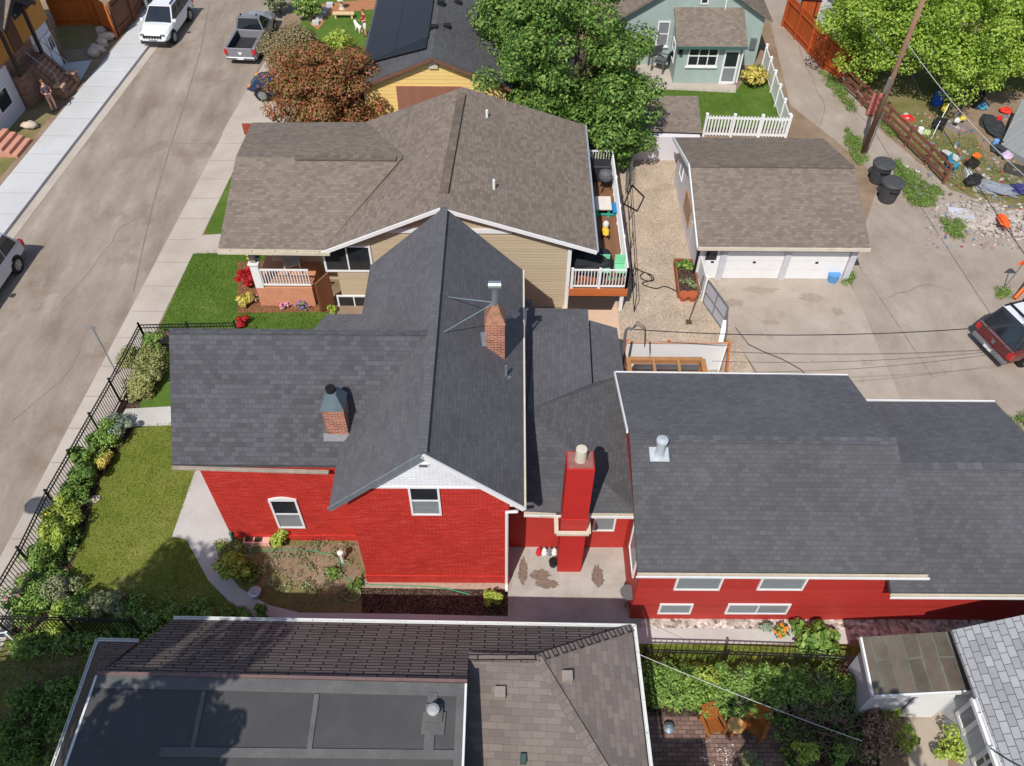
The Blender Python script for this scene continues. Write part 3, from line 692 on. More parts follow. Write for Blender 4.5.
MB().hexa([(11.18,wy+.02,0),(11.18,t2N.y-.3,0),(11.18,t2N.y-.3,2.65),(11.18,q1.y,3.8),(11.18,wy+.02,2.65)],[(16.0,wy+.02,0),(16.0,t2N.y-.3,0),(16.0,t2N.y-.3,2.65),(16.0,q1.y,3.8),(16.0,wy+.02,2.65)]).build('wall', M['redlap'], H1)
winpx(H1, 673,719,575,589,'y',wy, pane='blind'); winpx(H1, 756,802,575,589,'y',wy, pane='blind')
winpx(H1, 657,690,603.5,613,'y',wy, pane='blind', depth=.04); winpx(H1, 724,786,603.5,613,'y',wy, bars_v=(.5,), pane='blind', depth=.04)
window(H1, (3.74, 12.9, 1.5), (0,-1,0), 1.1, 1.4, pane='blind')
# chimneys
def chim_on(px, py, pl): return RP(px, py, *pl)
pw = (wrS, wrS2, wr)
cb = chim_on(338.5, 436, pw)
ch = thing('chimney', None, None); bpy.data.objects.remove(ch)
zt = HT(cb+V(0,-.02,0), 411)
c1 = MB().box(cb.x-.3,cb.x+.3,cb.y,cb.y+.6,cb.z-.5,zt).build('chimney', M['oldbrick'], H1); c1['label'] = 'short orange brick chimney under a pyramid metal cap'
MB().hexa([(cb.x-.34,cb.y-.04,zt+.002),(cb.x+.34,cb.y-.04,zt+.002),(cb.x+.34,cb.y+.64,zt+.002),(cb.x-.34,cb.y+.64,zt+.002)],[(cb.x-.15,cb.y+.15,zt+.5),(cb.x+.15,cb.y+.15,zt+.5),(cb.x+.15,cb.y+.45,zt+.5),(cb.x-.15,cb.y+.45,zt+.5)]).build('chimney_cap', plain('lead_cap', L(120,138,146), .4, .5), c1)
MB().tube([(cb.x,cb.y+.3,zt+.49),(cb.x,cb.y+.3,zt+.62)], .14, 12).build('flue', M['soot'], c1)
MB().slab([cb+V(-.42,-.14,-.06),cb+V(.42,-.14,-.06),cb+V(.42,.02,.1),cb+V(-.42,.02,.1)], .03).build('flashing', plain('lead_flashing', L(128,128,130), .8), c1)
pm = (aS, tES, aN)
cb2 = chim_on(485.5, 347, pm); 
zt2 = HT(V(cb2.x,cb2.y,0), 325)
c2 = MB().box(cb2.x,cb2.x+.58,cb2.y,cb2.y+.6,cb2.z-.8,zt2).build('chimney', M['oldbrick'], H1); c2['label'] = 'weathered brick chimney with mortar crown and tall metal flue'
cx, cy = cb2.x+.29, cb2.y+.3
MB().hexa([(cb2.x-.02,cb2.y-.02,zt2+.002),(cb2.x+.6,cb2.y-.02,zt2+.002),(cb2.x+.6,cb2.y+.62,zt2+.002),(cb2.x-.02,cb2.y+.62,zt2+.002)],[(cx-.1,cy-.1,zt2+.55),(cx+.1,cy-.1,zt2+.55),(cx+.1,cy+.1,zt2+.55),(cx-.1,cy+.1,zt2+.55)]).build('crown', plain('crown_mortar', L(158,116,92), .9, var=.35, scale=5), c2)
fl = MB().cyl((cx,cy), .09, zt2+.5, zt2+1.25, 12); fl.tube([(cx-.18,cy,zt2+1.3),(cx+.18,cy,zt2+1.3)], .12, 12); fl.build('flue', M['galv'], c2)
st = MB()
for px, py in ((448,298),(444,333)): st.tube([V(cx,cy,zt2+.62), chim_on(px,py,(aS,tES,aN))+V(0,0,.04)], .015, 6)
st.build('guy_rod', M['galv'], c2)
MB().bar(chim_on(483,334,pm)+V(0,0,.08), chim_on(485,348,pm)+V(0,0,.08), .16, .02).build('flashing', M['galv'], c2)
# red painted chimney on the patio
e0, e1 = G(557,572), G(580.5,573.5); zc = HT(e0, 470)
yc = e0.y; xc0, xc1 = e0.x, e1.x
zmid = HT(e0, 519)
c3 = MB().box(xc0,xc1,yc,yc+.62,0,zc).build('chimney', plain('red_painted_brick_smooth', L(186,44,40), .65, var=.06, scale=2, bump=.2), H1); c3['label'] = 'tall red painted chimney rising from the patio'
MB().box(xc0-.025,xc1+.025,yc-.025,yc+.2,zmid-.8,zmid-.02).build('band', M['redstucco'], c3)
tp = MB().box(xc0+.04,xc1-.04,yc+.05,yc+.57,zc+.002,zc+.03).build('crown', plain('chimney_crown', L(140,96,88), .9, var=.3, scale=5), c3)
MB().lathe(((xc0+xc1)/2,yc+.33,zc), [(.16,.02),(.15,.5),(.11,.5),(.11,.2)], 16).build('flue', M['cream'], c3)
MB().box((xc0+xc1)/2-.08,(xc0+xc1)/2+.08,yc+.26,yc+.4,zc+.3,zc+.32).build('flue_mouth', M['soot'], c3)
# gutter kinked round the chimney
mb = MB(); g0 = P(556,513,2.75)+V(0,-.06,-.1); g1 = P(588,513,2.75)+V(0,-.06,-.1)
pth = [g0, V(g0.x,yc-.14,2.62), V(g1.x,yc-.14,2.62), g1]
for a, b in zip(pth[:-1], pth[1:]): mb.bar(a, b, .12, .09)
mb.build('gutter', M['cream'], H1)
# vents
vp = RP(506,376,*pm); MB().tube([vp-V(0,0,.1), vp+V(0,0,.45)], .04, 8).build('vent_pipe', M['galv'], H1)
vb_ = MB(); vb_.bar(vp+V(-.12,-.12,.02), vp+V(.1,.1,-.1), .2, .02); vb_.build('flashing', M['galv'], H1)
v2 = RP(659,455,sW,sE,r1); vm = MB().lathe(v2, [(.2,-.05),(.13,.1),(.13,.62),(.17,.62),(.17,.74),(.04,.78)], 16)
vm2 = vm.build('vent_pipe', plain('bright_zinc', L(196,204,208), .45, .25), H1); MB().slab([v2+V(-.28,-.22,-.0),v2+V(.28,-.22,-.0),v2+V(.28,.25,.08),v2+V(-.28,.25,.08)], .03).build('flashing', _MC['bright_zinc'], vm2)
ms = P(524,322,4.75); MB().tube([ms+V(.05,0,-.5), ms+V(.05,0,.55), ms+V(.12,0,.6)], .035, 8).build('service_mast', M['metal'], H1)
ms2 = P(623,350,2.6); MB().tube([ms2+V(0,0,-.2), ms2+V(0,0,1.0), ms2+V(.06,0,1.1), ms2+V(.18,0,1.05)], .05, 8).build('service_mast', M['metal'], H1)
for k, (px, py, r) in enumerate(((506,640,.0),)): pass
# ================================================================== beige neighbour to the north
H2 = thing('beige_sided_house', 'beige sided house under a broad brown shingle roof with side deck', 'house', (-4, 29, 0))
ze, zr = 3.31, 5.25
sw, sv, se, ne, nw = P(218,249,ze), P(322,250.5,ze), P(597,250.5,ze), P(585,125,ze), P(252,122,ze)
ap, an = P(441,207,zr), P(463,87,zr)
wl, wrr = P(238,147,5.0), P(424,149,5.0)
nv = P(380,109,ze+.2)
yS2, yN2 = sw.y, ne.y
apx, anx = ap.x, an.x
# east slope, west slope, front wing slopes
def roofq(h, pts, m, t=.16, name='roof'): return MB().slab(pts, t).build(name, m, h)
roofq(H2, [ap, se, ne, an], M['brown'])
wsl = V(sv.x, sv.y, ze); wnl = V(anx-(apx-sv.x), yN2, ze)
roofq(H2, [sv, ap, an, wnl], M['brown'])
mid = (yS2+yN2)/2
fz = ze+1.15
fe = apx-(apx-sv.x)*(1-1.15/(zr-ze))
roofq(H2, [V(sw.x,sw.y,ze), V(sv.x,sv.y,ze), V(fe,mid,fz), V(sw.x,mid,fz)], M['brown'])
roofq(H2, [V(sw.x,mid,fz), V(fe,mid,fz), V(fe,yN2,ze+.1), V(nw.x,yN2,ze)], M['brown'])
MB().bar(V(sw.x+2.4,mid-.06,fz+.03), V(fe-.2,mid-.06,fz+.03), .3, .06).build('ridge_vent', M['brownridge'], H2)
MB().bar(ap+(an-ap)*.1+V(0,0,.03), ap+(an-ap)*.93+V(0,0,.03), .34, .07).build('ridge_vent', M['brownridge'], H2)
for a, b in ((sv, ap), (ap, se)): MB().bar(a+V(0,-.04,-.1), b+V(0,-.04,-.08), .05, .15).build('rake_board', M['white'], H2)
gutterbar(H2, sw+V(0,-.08,-.12), sv+V(.3,-.08,-.12), M['cream'], .16)
MB().bar(se+V(.04,0,-.04), ne+V(.04,0,-.04), .07, .09).build('gutter', plain('bluegrey_gutter', L(150,158,168), .5), H2)
wys = yS2+.4; wx1 = ONY(568.5,285,wys).x
MB().hexa([(sv.x+.3,wys,0),(wx1,wys,0),(wx1,wys,ze-.25),(apx,wys,zr-.25),(sv.x+.3,wys,ze-.2)],[(sv.x+.3,yN2-.4,0),(wx1,yN2-.4,0),(wx1,yN2-.4,ze-.25),(apx,yN2-.4,zr-.25),(sv.x+.3,yN2-.4,ze-.2)]).build('wall', M['siding'], H2)
MB().box(sw.x+1.2,sv.x+.4,yS2+2.0,yN2-.5,0,3.2).build('wall', M['siding'], H2)
MB().bar(V(wx1-.05,wys-.02,0.0), V(wx1-.05,wys-.02,ze-.2), .14, .06, up=(0,1,0)).build('corner_board', M['white'], H2)
MB().box(apx-2.4,apx+2.6,wys-.05,wys-.003,ze+.55,ze+.75).build('belly_band', M['white'], H2)
winpx(H2, 326,374,245,271,'y',wys, bars_v=(.5,), frame=.08)
winpx(H2, 340,370,295,312,'y',wys, bars_v=(.55,), frame=.07)
# front porch with column, deck floor and railing
pz = 1.0
pA, pB = P(256,288,pz), P(312,288,pz)
py0 = pA.y
MB().box(pA.x,pB.x,py0,py0+2.0,0,pz).build('porch', plain('salmon_stucco', L(200,140,108), .8, var=.12), H2)
pr = MB(); 
for z in (pz+.12, pz+.9): pr.box(pA.x+.3,pB.x,py0+.02,py0+.08,z,z+.06)
for k in range(17): x = pA.x+.35+(pB.x-pA.x-.4)*k/16; pr.box(x-.018,x+.018,py0+.03,py0+.07,pz+.1,pz+.92)
pr.build('railing', M['rail'], H2)
MB().box(pA.x,pA.x+.32,py0,py0+.32,pz,pz+1.2).build('porch_pier', M['rail'], H2)
MB().box(pA.x+.05,pA.x+.27,py0+.05,py0+.27,pz+1.2,ze-.1).build('column', M['sidingd'], H2)
MB().box(pA.x-.05,pA.x+.37,py0-.05,py0+.37,pz+1.2,pz+1.27).build('pier_cap', M['white'], H2)
# side deck
dz = 1.25
d0, d1 = P(571,291,dz), P(627,289,dz); dn = P(610,168,dz)
dx0, dx1, dy0, dy1 = wx1+.003, d1.x, d1.y, dn.y
dk = MB().box(dx0,dx1,dy0,dy1,dz-.08,dz).build('deck', M['deck'], H2)
fa = MB(); fa.box(dx0,dx1+.03,dy0-.04,dy0-.003,dz-.36,dz+.01); fa.box(dx1+.003,dx1+.04,dy0,dy1,dz-.36,dz+.01); fa.build('deck_fascia', M['fascia'], dk)
rl = MB()
def railrun(mb, a, b, z, h=.95, sp=.125, r=.016, posts=3, infill=True):
    a, b = V(a[0],a[1],z), V(b[0],b[1],z); L_ = (b-a).length
    for q in (.1, h): mb.bar(a+V(0,0,q), b+V(0,0,q), .06, .05)
    if infill:
        for k in range(int(L_/sp)+1): p = a+(b-a)*(k*sp/L_); mb.bar(p+V(0,0,.1), p+V(0,0,h), r*2)
    for k in range(posts): p = a+(b-a)*(k/max(1,posts-1)); mb.bar(p, p+V(0,0,h+.08), .1)
railrun(rl, (dx0+.1,dy0+.05), (dx1-.05,dy0+.05), dz); rl.build('railing', M['rail'], dk)
rl = MB(); railrun(rl, (dx1-.05,dy0+.05), (dx1-.05,dy1-.05), dz, posts=5); rl.build('railing', M['rail'], dk)
rl = MB(); railrun(rl, (dx1-.05,dy1-.05), (dx0+.1,dy1-.05), dz); rl.build('railing', M['rail'], dk)
for y in (dy0+.12, (dy0+dy1)/2, dy1-.12): MB().bar(V(dx1-.15,y,0), V(dx1-.15,y,dz-.09), .15).build('deck_post', M['gutter'], dk)
MB().box(dx0+.02,dx1-.5,dy0+.06,dy1-.5,0,dz-.37).build('under_deck_shade', lap('under_deck_dark', L(58,50,48), .1, saw=False, bump=.6), dk)  # dark box added below the deck, its colour standing in for the shade there
sheet('patio', [(dx0-.2,dy0-1.6),(dx1-.25,dy0-1.6),(dx1-.25,dy0+1.2),(dx0-.2,dy0+1.2)], .02, plain('pink_concrete', L(206,176,150), .9, var=.06))
# plumbing vents on the roof
for px, py in ((487,119),(494,189)):
    p = RP(px,py,ap,se,ne); MB().tube([p-V(0,0,.1), p+V(0,0,.42)], .055, 8).build('vent_pipe', M['white'], H2)
# side gate leaf of cedar by the house
g0, g1 = P(311,318,0), P(321,276,1.7)
ga = V(g0.x+.35, g0.y+.3, 0); gb = V(ga.x+.5, wys-.1, 0)
mb = MB(); mb.hexa([ga,ga+V(.07,0,0),gb+V(.07,0,0),gb],[ga+V(0,0,1.6),ga+V(.07,0,1.6),gb+V(.07,0,1.9),gb+V(0,0,1.9)])
solo(mb, 'wooden_fence', M['brownfence'], 'short brown board fence between porch and red house', 'fence')

# ================================================================== garage
H3 = thing('detached_garage', 'detached two door garage under a brown shingle roof', 'garage', (11, 31, 0))
ze, zr = 2.1, 3.3
s0, s1, n0, n1 = P(700,247,ze), P(868,248.5,ze), P(672,137,ze), P(826,138.5,ze)
gx0, gx1, gy0, gy1 = (s0.x+n0.x)/2, (s1.x+n1.x)/2, (s0.y+s1.y)/2, (n0.y+n1.y)/2
ra, rb = V(gx0,(gy0+gy1)/2,zr), V(gx1,(gy0+gy1)/2,zr)
roofq(H3, [V(gx0,gy0,ze),V(gx1,gy0,ze),rb,ra], M['brown2']); roofq(H3, [ra,rb,V(gx1,gy1,ze),V(gx0,gy1,ze)], M['brown2'])
MB().bar(V(gx0,gy0-.03,ze-.06), V(gx1,gy0-.03,ze-.06), .05, .15).build('fascia', M['cream'], H3)
MB().bar(ra, rb, .3, .05).build('ridge_cap', M['brownridge'], H3)
for y in (gy0, gy1): MB().bar(V(gx0-.03,y,ze-.05), ra+V(-.03,0,-.05), .05, .18).build('rake_board', M['white'], H3)
wy3 = gy0+.5
gwx0 = gx0+.28
MB().hexa([(gwx0,wy3,0),(gwx0,gy1-.4,0),(gwx0,gy1-.4,ze-.12),(gwx0,(gy0+gy1)/2,zr-.2),(gwx0,wy3,ze-.12)],[(gx1-.2,wy3,0),(gx1-.2,gy1-.4,0),(gx1-.2,gy1-.4,ze-.12),(gx1-.2,(gy0+gy1)/2,zr-.2),(gx1-.2,wy3,ze-.12)]).build('wall', M['whitewall'], H3)
def doorpx(px0, px1, z1=2.0, m='white', name='garage_door', panels=4):
    a, b = ONY(px0,270,wy3).x, ONY(px1,270,wy3).x
    mb = MB()
    for k in range(panels): mb.box(a,b,wy3-.05,wy3-.003,.02+k*z1/panels+.012,.02+(k+1)*z1/panels-.012)
    d = mb.build(name, M[m], H3)
    MB().box((a+b)/2-.06,(a+b)/2+.06,wy3-.08,wy3-.051,.9,.98).build('handle', M['black'], d)
    return d
doorpx(722,781,1.98); doorpx(784,843,1.98); md_ = doorpx(703,717,1.9,'rail','door',2); a, b = ONY(704.5,260,wy3).x, ONY(715.5,260,wy3).x; MB().box(a,b,wy3-.065,wy3-.052,1.05,1.8).build('pane', M['glass'], md_)
tr = MB()
for px in (719.5, 782.5, 847): a = ONY(px,270,wy3).x; tr.box(a-.13,a+.13,wy3-.14,wy3-.052,0,2.0)
tr.build('trim', plain('grey_white_trim', L(196,196,200), .6), H3)
window(H3, (gwx0, gy0+4.6, .6), (0,-1,0), 1.5, 1.0, pane='glass', m='timber')
window(H3, (gwx0, gy0+6.6, 1.05), (0,-1,0), .7, .8, pane='blind', m='white')
MB().tube([V(gx0-.02,gy0+.1,ze-.1), V(gwx0-.06,wy3+.05,1.7), V(gwx0-.06,wy3+.05,.1)], .05).build('downspout', M['black'], H3)

# ================================================================== foreground house
H4 = thing('flat_roofed_house', 'brown shingled house with a grey membrane flat roof nearest the camera', 'house', (-3, 6, 0))
NWc, NEc, FNE, FNW = P(172,620,3.2), P(632,628,3.2), P(467,684,4.9), P(97,676,4.9)
pl = (NWc, NEc, FNE)
hW, hE = RP(469,657,*pl), RP(537,658.5,*pl)
nm_ = RP(466,684,*pl)
fnw = RP(97,676,*pl)
roofq(H4, [NWc, NEc, hE, hW, nm_, fnw], M['darkbrown'], .2)
SE_ = P(648,766,3.2); ple = (hE, NEc, SE_)
far = RP(612,782,*ple); se2 = SE_+(SE_-NEc)*.6; se2.z = 3.2
roofq(H4, [hE, NEc, se2, far], M['tan_sh'], .2)
pls = (hW, hE, far)
roofq(H4, [hW, hE, far, RP(480,800,*pls), RP(455,800,*pls)], M['tan_sh'], .2)
zf = nm_.z
fl_e = P(462,800,zf); fl_w = P(50,800,zf)
MB().prism([V(nm_.x,nm_.y), V(fnw.x,fnw.y), V(fl_w.x,-1), V(fl_e.x-.02,-1)], zf-.9, zf-.02).build('flat_roof', M['membrane'], H4)
ed = MB()
def tape(a, b, w_): 
    d = (b-a).normalized(); n = V(-d.y,d.x,0)*w_/2; tape.k += .004; up_z = V(0,0,tape.k); ed.slab([a-n+up_z,b-n+up_z,b+n+up_z,a+n+up_z], .03)
tape.k = 0.0
tape(P(96,681,zf), P(466,690,zf), .3)
tape(P(204,691,zf), P(192,750,zf), .1)
tape(P(317,694,zf), P(309,751,zf), .11)
tape(P(160,752,zf), P(455,755,zf), .2)
tape(P(462,690,zf), P(458,790,zf), .24)
tape(P(433,693,zf), P(428,756,zf), .22); tape(P(422,723,zf), P(445,724,zf), .5)
ed.build('membrane_seam', M['membrane2'], H4)
rb_ = MB(); a = P(96,677.5,zf); b = P(467,685.5,zf); rb_.bar(a+V(0,.1,.0), b+V(0,.1,.0), .07, .07); rb_.build('edge_trim', M['darkgutter'], H4)
MB().bar(nm_, V(fl_e.x,-1,zf), .05, .08).build('edge_trim', M['gutter'], H4); MB().bar(fnw, V(fl_w.x,-1,zf), .05, .08).build('edge_trim', M['gutter'], H4)
wA, wB, wC = P(99,642,3.2), P(137,643,3.2), P(52,766,3.2)
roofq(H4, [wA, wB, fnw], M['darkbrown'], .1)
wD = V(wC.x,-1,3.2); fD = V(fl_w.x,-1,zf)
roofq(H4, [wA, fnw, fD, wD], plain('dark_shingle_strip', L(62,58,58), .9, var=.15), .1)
gutterbar(H4, NWc+V(0,.08,-.08), NEc+V(.1,.08,-.08), M['gutter'], .075); gutterbar(H4, NEc+V(.08,.1,-.08), se2+V(.08,0,-.08), M['gutter'], .075)
gutterbar(H4, wB+V(0,.08,-.08), wA+V(-.08,.08,-.08), M['gutter'], .075); gutterbar(H4, wA+V(-.08,.1,-.08), wD+V(-.08,0,-.08), M['gutter'], .075)
hr = MB(); hr.bar(hW, hE, .2, .05); hr.bar(hE, NEc, .2, .05); hr.build('ridge_cap', M['darkbrown'], H4)
hr = MB(); hr.bar(hE, far, .24, .05); hr.build('ridge_cap', M['tan_sh'], H4)
MB().prism([V(wA.x+.4,-1),V(3.0,-1),V(3.0,NEc.y-.4),V(NWc.x+.2,NEc.y-.4),V(NWc.x-.6,wA.y-.4),V(wA.x+.4,wA.y-.4)], 0, 3.15).build('wall', M['sidingd'], H4)
MB().box(-2.4,3.2,-6,1.9,3.0,8.0).build('upper_storey', M['sidingd'], H4)
# roof vents
for px, py, pq in ((500,694,pls),(567,678,ple)):
    p = RP(px,py,*pq); MB().box(p.x-.13,p.x+.13,p.y-.13,p.y+.13,p.z-.1,p.z+.16).build('roof_vent', plain('taupe_vent', L(150,140,130), .6), H4)
p = RP(523,760,*pls); MB().box(p.x-.07,p.x+.07,p.y-.1,p.y+.1,p.z-.1,p.z+.14).build('roof_vent', plain('green_vent', L(70,90,80), .6), H4)
p = P(434,714,zf); vt = MB().box(p.x-.2,p.x+.2,p.y-.2,p.y+.2,zf,zf+.08).build('roof_vent', M['membrane2'], H4)
MB().lathe((p.x,p.y,zf+.08), [(.08,0),(.08,.16),(.14,.18),(.14,.22),(.07,.26)], 14).build('cap', plain('white_vent', L(160,162,162), .6), vt)

# ================================================================== lower right: shed and grey house
H5 = thing('garden_shed', 'small white shed with mossy patched metal roof', 'shed', (11, 9, 0))
q = [P(862,637,2.3), P(956,631,2.3), P(971,690,2.05), P(874,695,2.05)]
mossy = brickmat('mossy_metal_roof', L(86,78,70), L(104,94,84), L(100,102,92), bw=1.9, rh=.44, ms=.03, var=.3, vscale=1.6, bump=.5, rough=.75, streak=(L(108,112,96), 2.2, 1.4, .5), vert=True, jamp=.16)
roofq(H5, [q[3],q[2],q[1],q[0]], mossy, .06)
bx = [q[3]+V(.15,.15,0), q[2]+V(.1,.15,0), q[1]+V(.1,-.12,0), q[0]+V(.15,-.12,0)]
MB().hexa([(p.x,p.y,0) for p in bx], [(p.x,p.y,p.z-.08) for p in bx]).build('wall', M['greywall'], H5)
MB().bar(q[3]+V(0,-.03,-.07), q[2]+V(0,-.03,-.07), .05, .16).build('fascia', M['white'], H5)
MB().bar(q[3]+V(-.03,0,-.05), q[0]+V(-.03,0,-.05), .05, .14).build('fascia', M['white'], H5)
wyS = bx[0].y
dd = MB(); dd.box(11.05,12.0,wyS-.06,wyS-.004,.15,1.75); dd.build('door', M['white'], H5)
H6 = thing('grey_shingled_house', 'white house under pale grey tab shingles at the lower right', 'house', (13, 8, 0))
e0_, e1_ = P(955,630,2.7), P(1001,775,2.7); nn = P(1026,612,3.7)
eW0, eW1 = V(12.0,e0_.y,2.7), V(12.0,2.0,2.7)
e0x = (e0_.x+P(998,766,2.7).x)/2; eW0.x = eW1.x = e0x
up = V(e0x+4.2, e0_.y+.15, 4.9)
roofq(H6, [eW0, eW1, V(up.x,2.0,up.z), up], M['greysh'], .12)
roofq(H6, [up, V(up.x,2.0,up.z), V(up.x+4,2,2.7), V(up.x+4,up.y,2.7)], M['greysh'], .12)
MB().hexa([(e0x+.35,2.2,0),(e0x+8,2.2,0),(e0x+8,2.2,2.7),(up.x,2.2,4.6),(e0x+.35,2.2,2.75)],[(e0x+.35,e0_.y-.25,0),(e0x+8,e0_.y-.25,0),(e0x+8,e0_.y-.25,2.7),(up.x,e0_.y-.25,4.6),(e0x+.35,e0_.y-.25,2.75)]).build('wall', M['greywall'], H6)
gutterbar(H6, V(e0x-.07,bx[1].y-.6,2.6), V(e0x-.07,2.2,2.6), M['white'], .14)
for (pa_, pb_, bv) in (((950,690),(962,725),()), ((977,728),(992,766),(.5,))):
    A_, B_ = ONX(pa_[0]+8,pa_[1]+22,e0x+.35), ONX(pb_[0],pb_[1],e0x+.35)
    window(H6, (e0x+.35, max(A_.y,B_.y), .85), (0,-1,0), max(.6,abs(A_.y-B_.y)), 1.3, bars_v=bv, bars_h=(.5,) if bv else (), pane='glass' if bv else 'blind', frame=.12)

# ================================================================== white shed behind the garage
H7 = thing('white_shed', 'low white walled shed under brown shingles between tree and garage', 'shed', (6, 37, 0))
zs = 2.0
b0, b1 = G(622,160), G(676,161); zt_ = HT(b0, 135)
a0, a1_ = P(615,131,zt_), P(702,133,zt_); t0, t1 = P(622,94,zt_+.7), P(700,96,zt_+.7)
roofq(H7, [a0, a1_, V(a1_.x,t1.y,zt_+.7), V(a0.x,t1.y,zt_+.7)], M['brown2'], .12)
MB().hexa([(a0.x+.1,b0.y,0),(a1_.x-.1,b0.y,0),(a1_.x-.1,b0.y,zt_-.1),(a0.x+.1,b0.y,zt_-.1)],[(a0.x+.1,t1.y-.2,0),(a1_.x-.1,t1.y-.2,0),(a1_.x-.1,t1.y-.2,zt_+.55),(a0.x+.1,t1.y-.2,zt_+.55)]).build('wall', M['whitewall'], H7)
MB().bar(a0+V(0,-.03,-.06), a1_+V(0,-.03,-.06), .05, .12).build('fascia', M['black'], H7)

# ================================================================== teal house
H8 = thing('teal_stucco_house', 'teal stucco house with a shingled rear addition and white windows', 'house', (10, 44, 0))
tb0, tb1 = G(672,81), G(736,86); ty = (tb0.y+tb1.y)/2
zA = HT(V(tb0.x,ty,0), 43)
my = ONX(742,8,tb1.x).y
zB = 3.3; tp0 = P(675,7,zB); 
ty2 = tp0.y
for _ in range(1): pass
roofq(H8, [V(tb0.x-.15,ty-.3,zA-.05), V(tb1.x+.15,ty-.3,zA-.05), V(tb1.x+.15,ty2,zB), V(tb0.x-.15,ty2,zB)], M['brown2'], .12)
MB().hexa([(tb0.x,ty,0),(tb1.x,ty,0),(tb1.x,ty,zA-.15),(tb0.x,ty,zA-.15)],[(tb0.x,ty2,0),(tb1.x,ty2,0),(tb1.x,ty2,zB-.1),(tb0.x,ty2,zB-.1)]).build('wall', M['teal'], H8)
MB().bar(V(tb0.x-.15,ty-.33,zA-.1), V(tb1.x+.15,ty-.33,zA-.1), .05, .14).build('fascia', plain('dark_teal_trim', L(70,100,96), .6), H8)
tmy = ty2
xl, xr = ONY(636,60,tmy).x-1.0, ONY(768,40,tmy).x
zel = ONY(772,17,tmy).z; xe = ONY(772,17,tmy).x; xm8 = (xl-.4+xe)/2; zr8 = zel+(xe-xm8)*.62
MB().hexa([(xl,tmy,0),(xe-.35,tmy,0),(xe-.35,tmy,zel),(xm8,tmy,zr8-.2),(xl,tmy,zel)],[(xl,tmy+9,0),(xe-.35,tmy+9,0),(xe-.35,tmy+9,zel),(xm8,tmy+9,zr8-.2),(xl,tmy+9,zel)]).build('wall', M['teal'], H8)
roofq(H8, [V(xm8,tmy-.35,zr8), V(xe,tmy-.35,zel-.05), V(xe,tmy+9.3,zel-.05), V(xm8,tmy+9.3,zr8)], M['brown2'], .14)
roofq(H8, [V(xl-.4,tmy-.35,zel-.05), V(xm8,tmy-.35,zr8), V(xm8,tmy+9.3,zr8), V(xl-.4,tmy+9.3,zel-.05)], M['brown2'], .14)
winpx(H8, 686,716,45,66,'y',ty, bars_v=(.36,.67), bars_h=(.5,), frame=.08, sill=True)
dwin = MB(); 
winpx(H8, 655,667,21,46,'y',tmy, bars_h=(.5,), frame=.07, sill=True, pane='blind')
winpx(H8, 700,708,-6,4,'y',tmy, frame=.07)
dx = ONY(721,70,ty).x; dr = MB().box(dx,dx+.85,ty-.06,ty-.003,.02,2.0).build('door', M['white'], H8)
MB().box(dx+.1,dx+.75,ty-.075,ty-.061,1.05,1.85).build('pane', M['glass'], dr); MB().box(dx+.1,dx+.75,ty-.075,ty-.061,.2,.95).build('panel', M['blind'], dr)
MB().tube([V(tb1.x-.05,ty-.32,zA-.15), V(tb1.x+.03,ty-.08,zA-.5), V(tb1.x+.03,ty-.08,.1)], .045).build('downspout', M['rail'], H8)
window(H8, (tb0.x, ty+1.6, .8), (0,-1,0), .9, 1.1, frame=.08, bars_h=(.5,))
ml = ONY(681,50,ty); lm = MB(); lm.box(ml.x-.08,ml.x+.08,ty-.16,ty-.003,ml.z-.2,ml.z+.15); lm.build('wall_lamp', M['black'], H8)
me_ = ONY(753,42,tmy); MB().box(me_.x-.16,me_.x+.16,tmy-.14,tmy-.003,me_.z-.35,me_.z+.25).build('meter_box', M['metal'], H8)
MB().tube([P(725,10,zB-.1), P(725,10,zB-.1)+V(0,0,.55)], .04, 8).build('vent_pipe', M['rail'], H8)

# ================================================================== yellow house with solar panels
H9 = thing('yellow_sided_house', 'yellow sided house with a black solar array on its grey roof', 'house', (-5, 42, 0))
ze9, zr9 = 2.7, 4.3
A9 = P(432,57,zr9); W9 = P(358,75,ze9); E9x = A9.x+(A9.x-W9.x); y9 = A9.y
W9.y = y9; yf = y9+13
roofq(H9, [V(W9.x,y9,ze9), A9, V(A9.x,yf,zr9), V(W9.x,yf,ze9)], M['slate2']); roofq(H9, [A9, V(E9x,y9,ze9), V(E9x,yf,ze9), V(A9.x,yf,zr9)], M['slate2'])
wy9 = y9+.25
MB().hexa([(W9.x+.35,wy9,0),(E9x-.35,wy9,0),(E9x-.35,wy9,ze9-.1),(A9.x,wy9,zr9-.2),(W9.x+.35,wy9,ze9-.1)],[(W9.x+.35,yf-.3,0),(E9x-.35,yf-.3,0),(E9x-.35,yf-.3,ze9-.1),(A9.x,yf-.3,zr9-.2),(W9.x+.35,yf-.3,ze9-.1)]).build('wall', M['yellow'], H9)
for a, b in ((V(W9.x,y9,ze9),A9),(A9,V(E9x,y9,ze9))): MB().bar(a+V(0,-.03,-.12), b+V(0,-.03,-.12), .04, .14).build('rake_board', plain('brown_trim', L(120,84,66), .6), H9)
pa = ONY(397,95,wy9); pb = ONY(462,95,wy9)
pz9 = ONY(430,86,wy9).z
MB().box(pa.x,pb.x,wy9-.06,wy9-.003,0.02,pz9).build('garage_door', lap('brown_garage_door', L(150,104,84), .25, vert=True, bump=.3), H9)
vz = ONY(433,61,wy9); MB().box(vz.x-.22,vz.x+.22,wy9-.1,wy9-.003,vz.z-.35,vz.z+.05).build('gable_vent', M['cream'], H9)
ro = (V(W9.x,y9,ze9), A9, V(A9.x,yf,zr9)); 
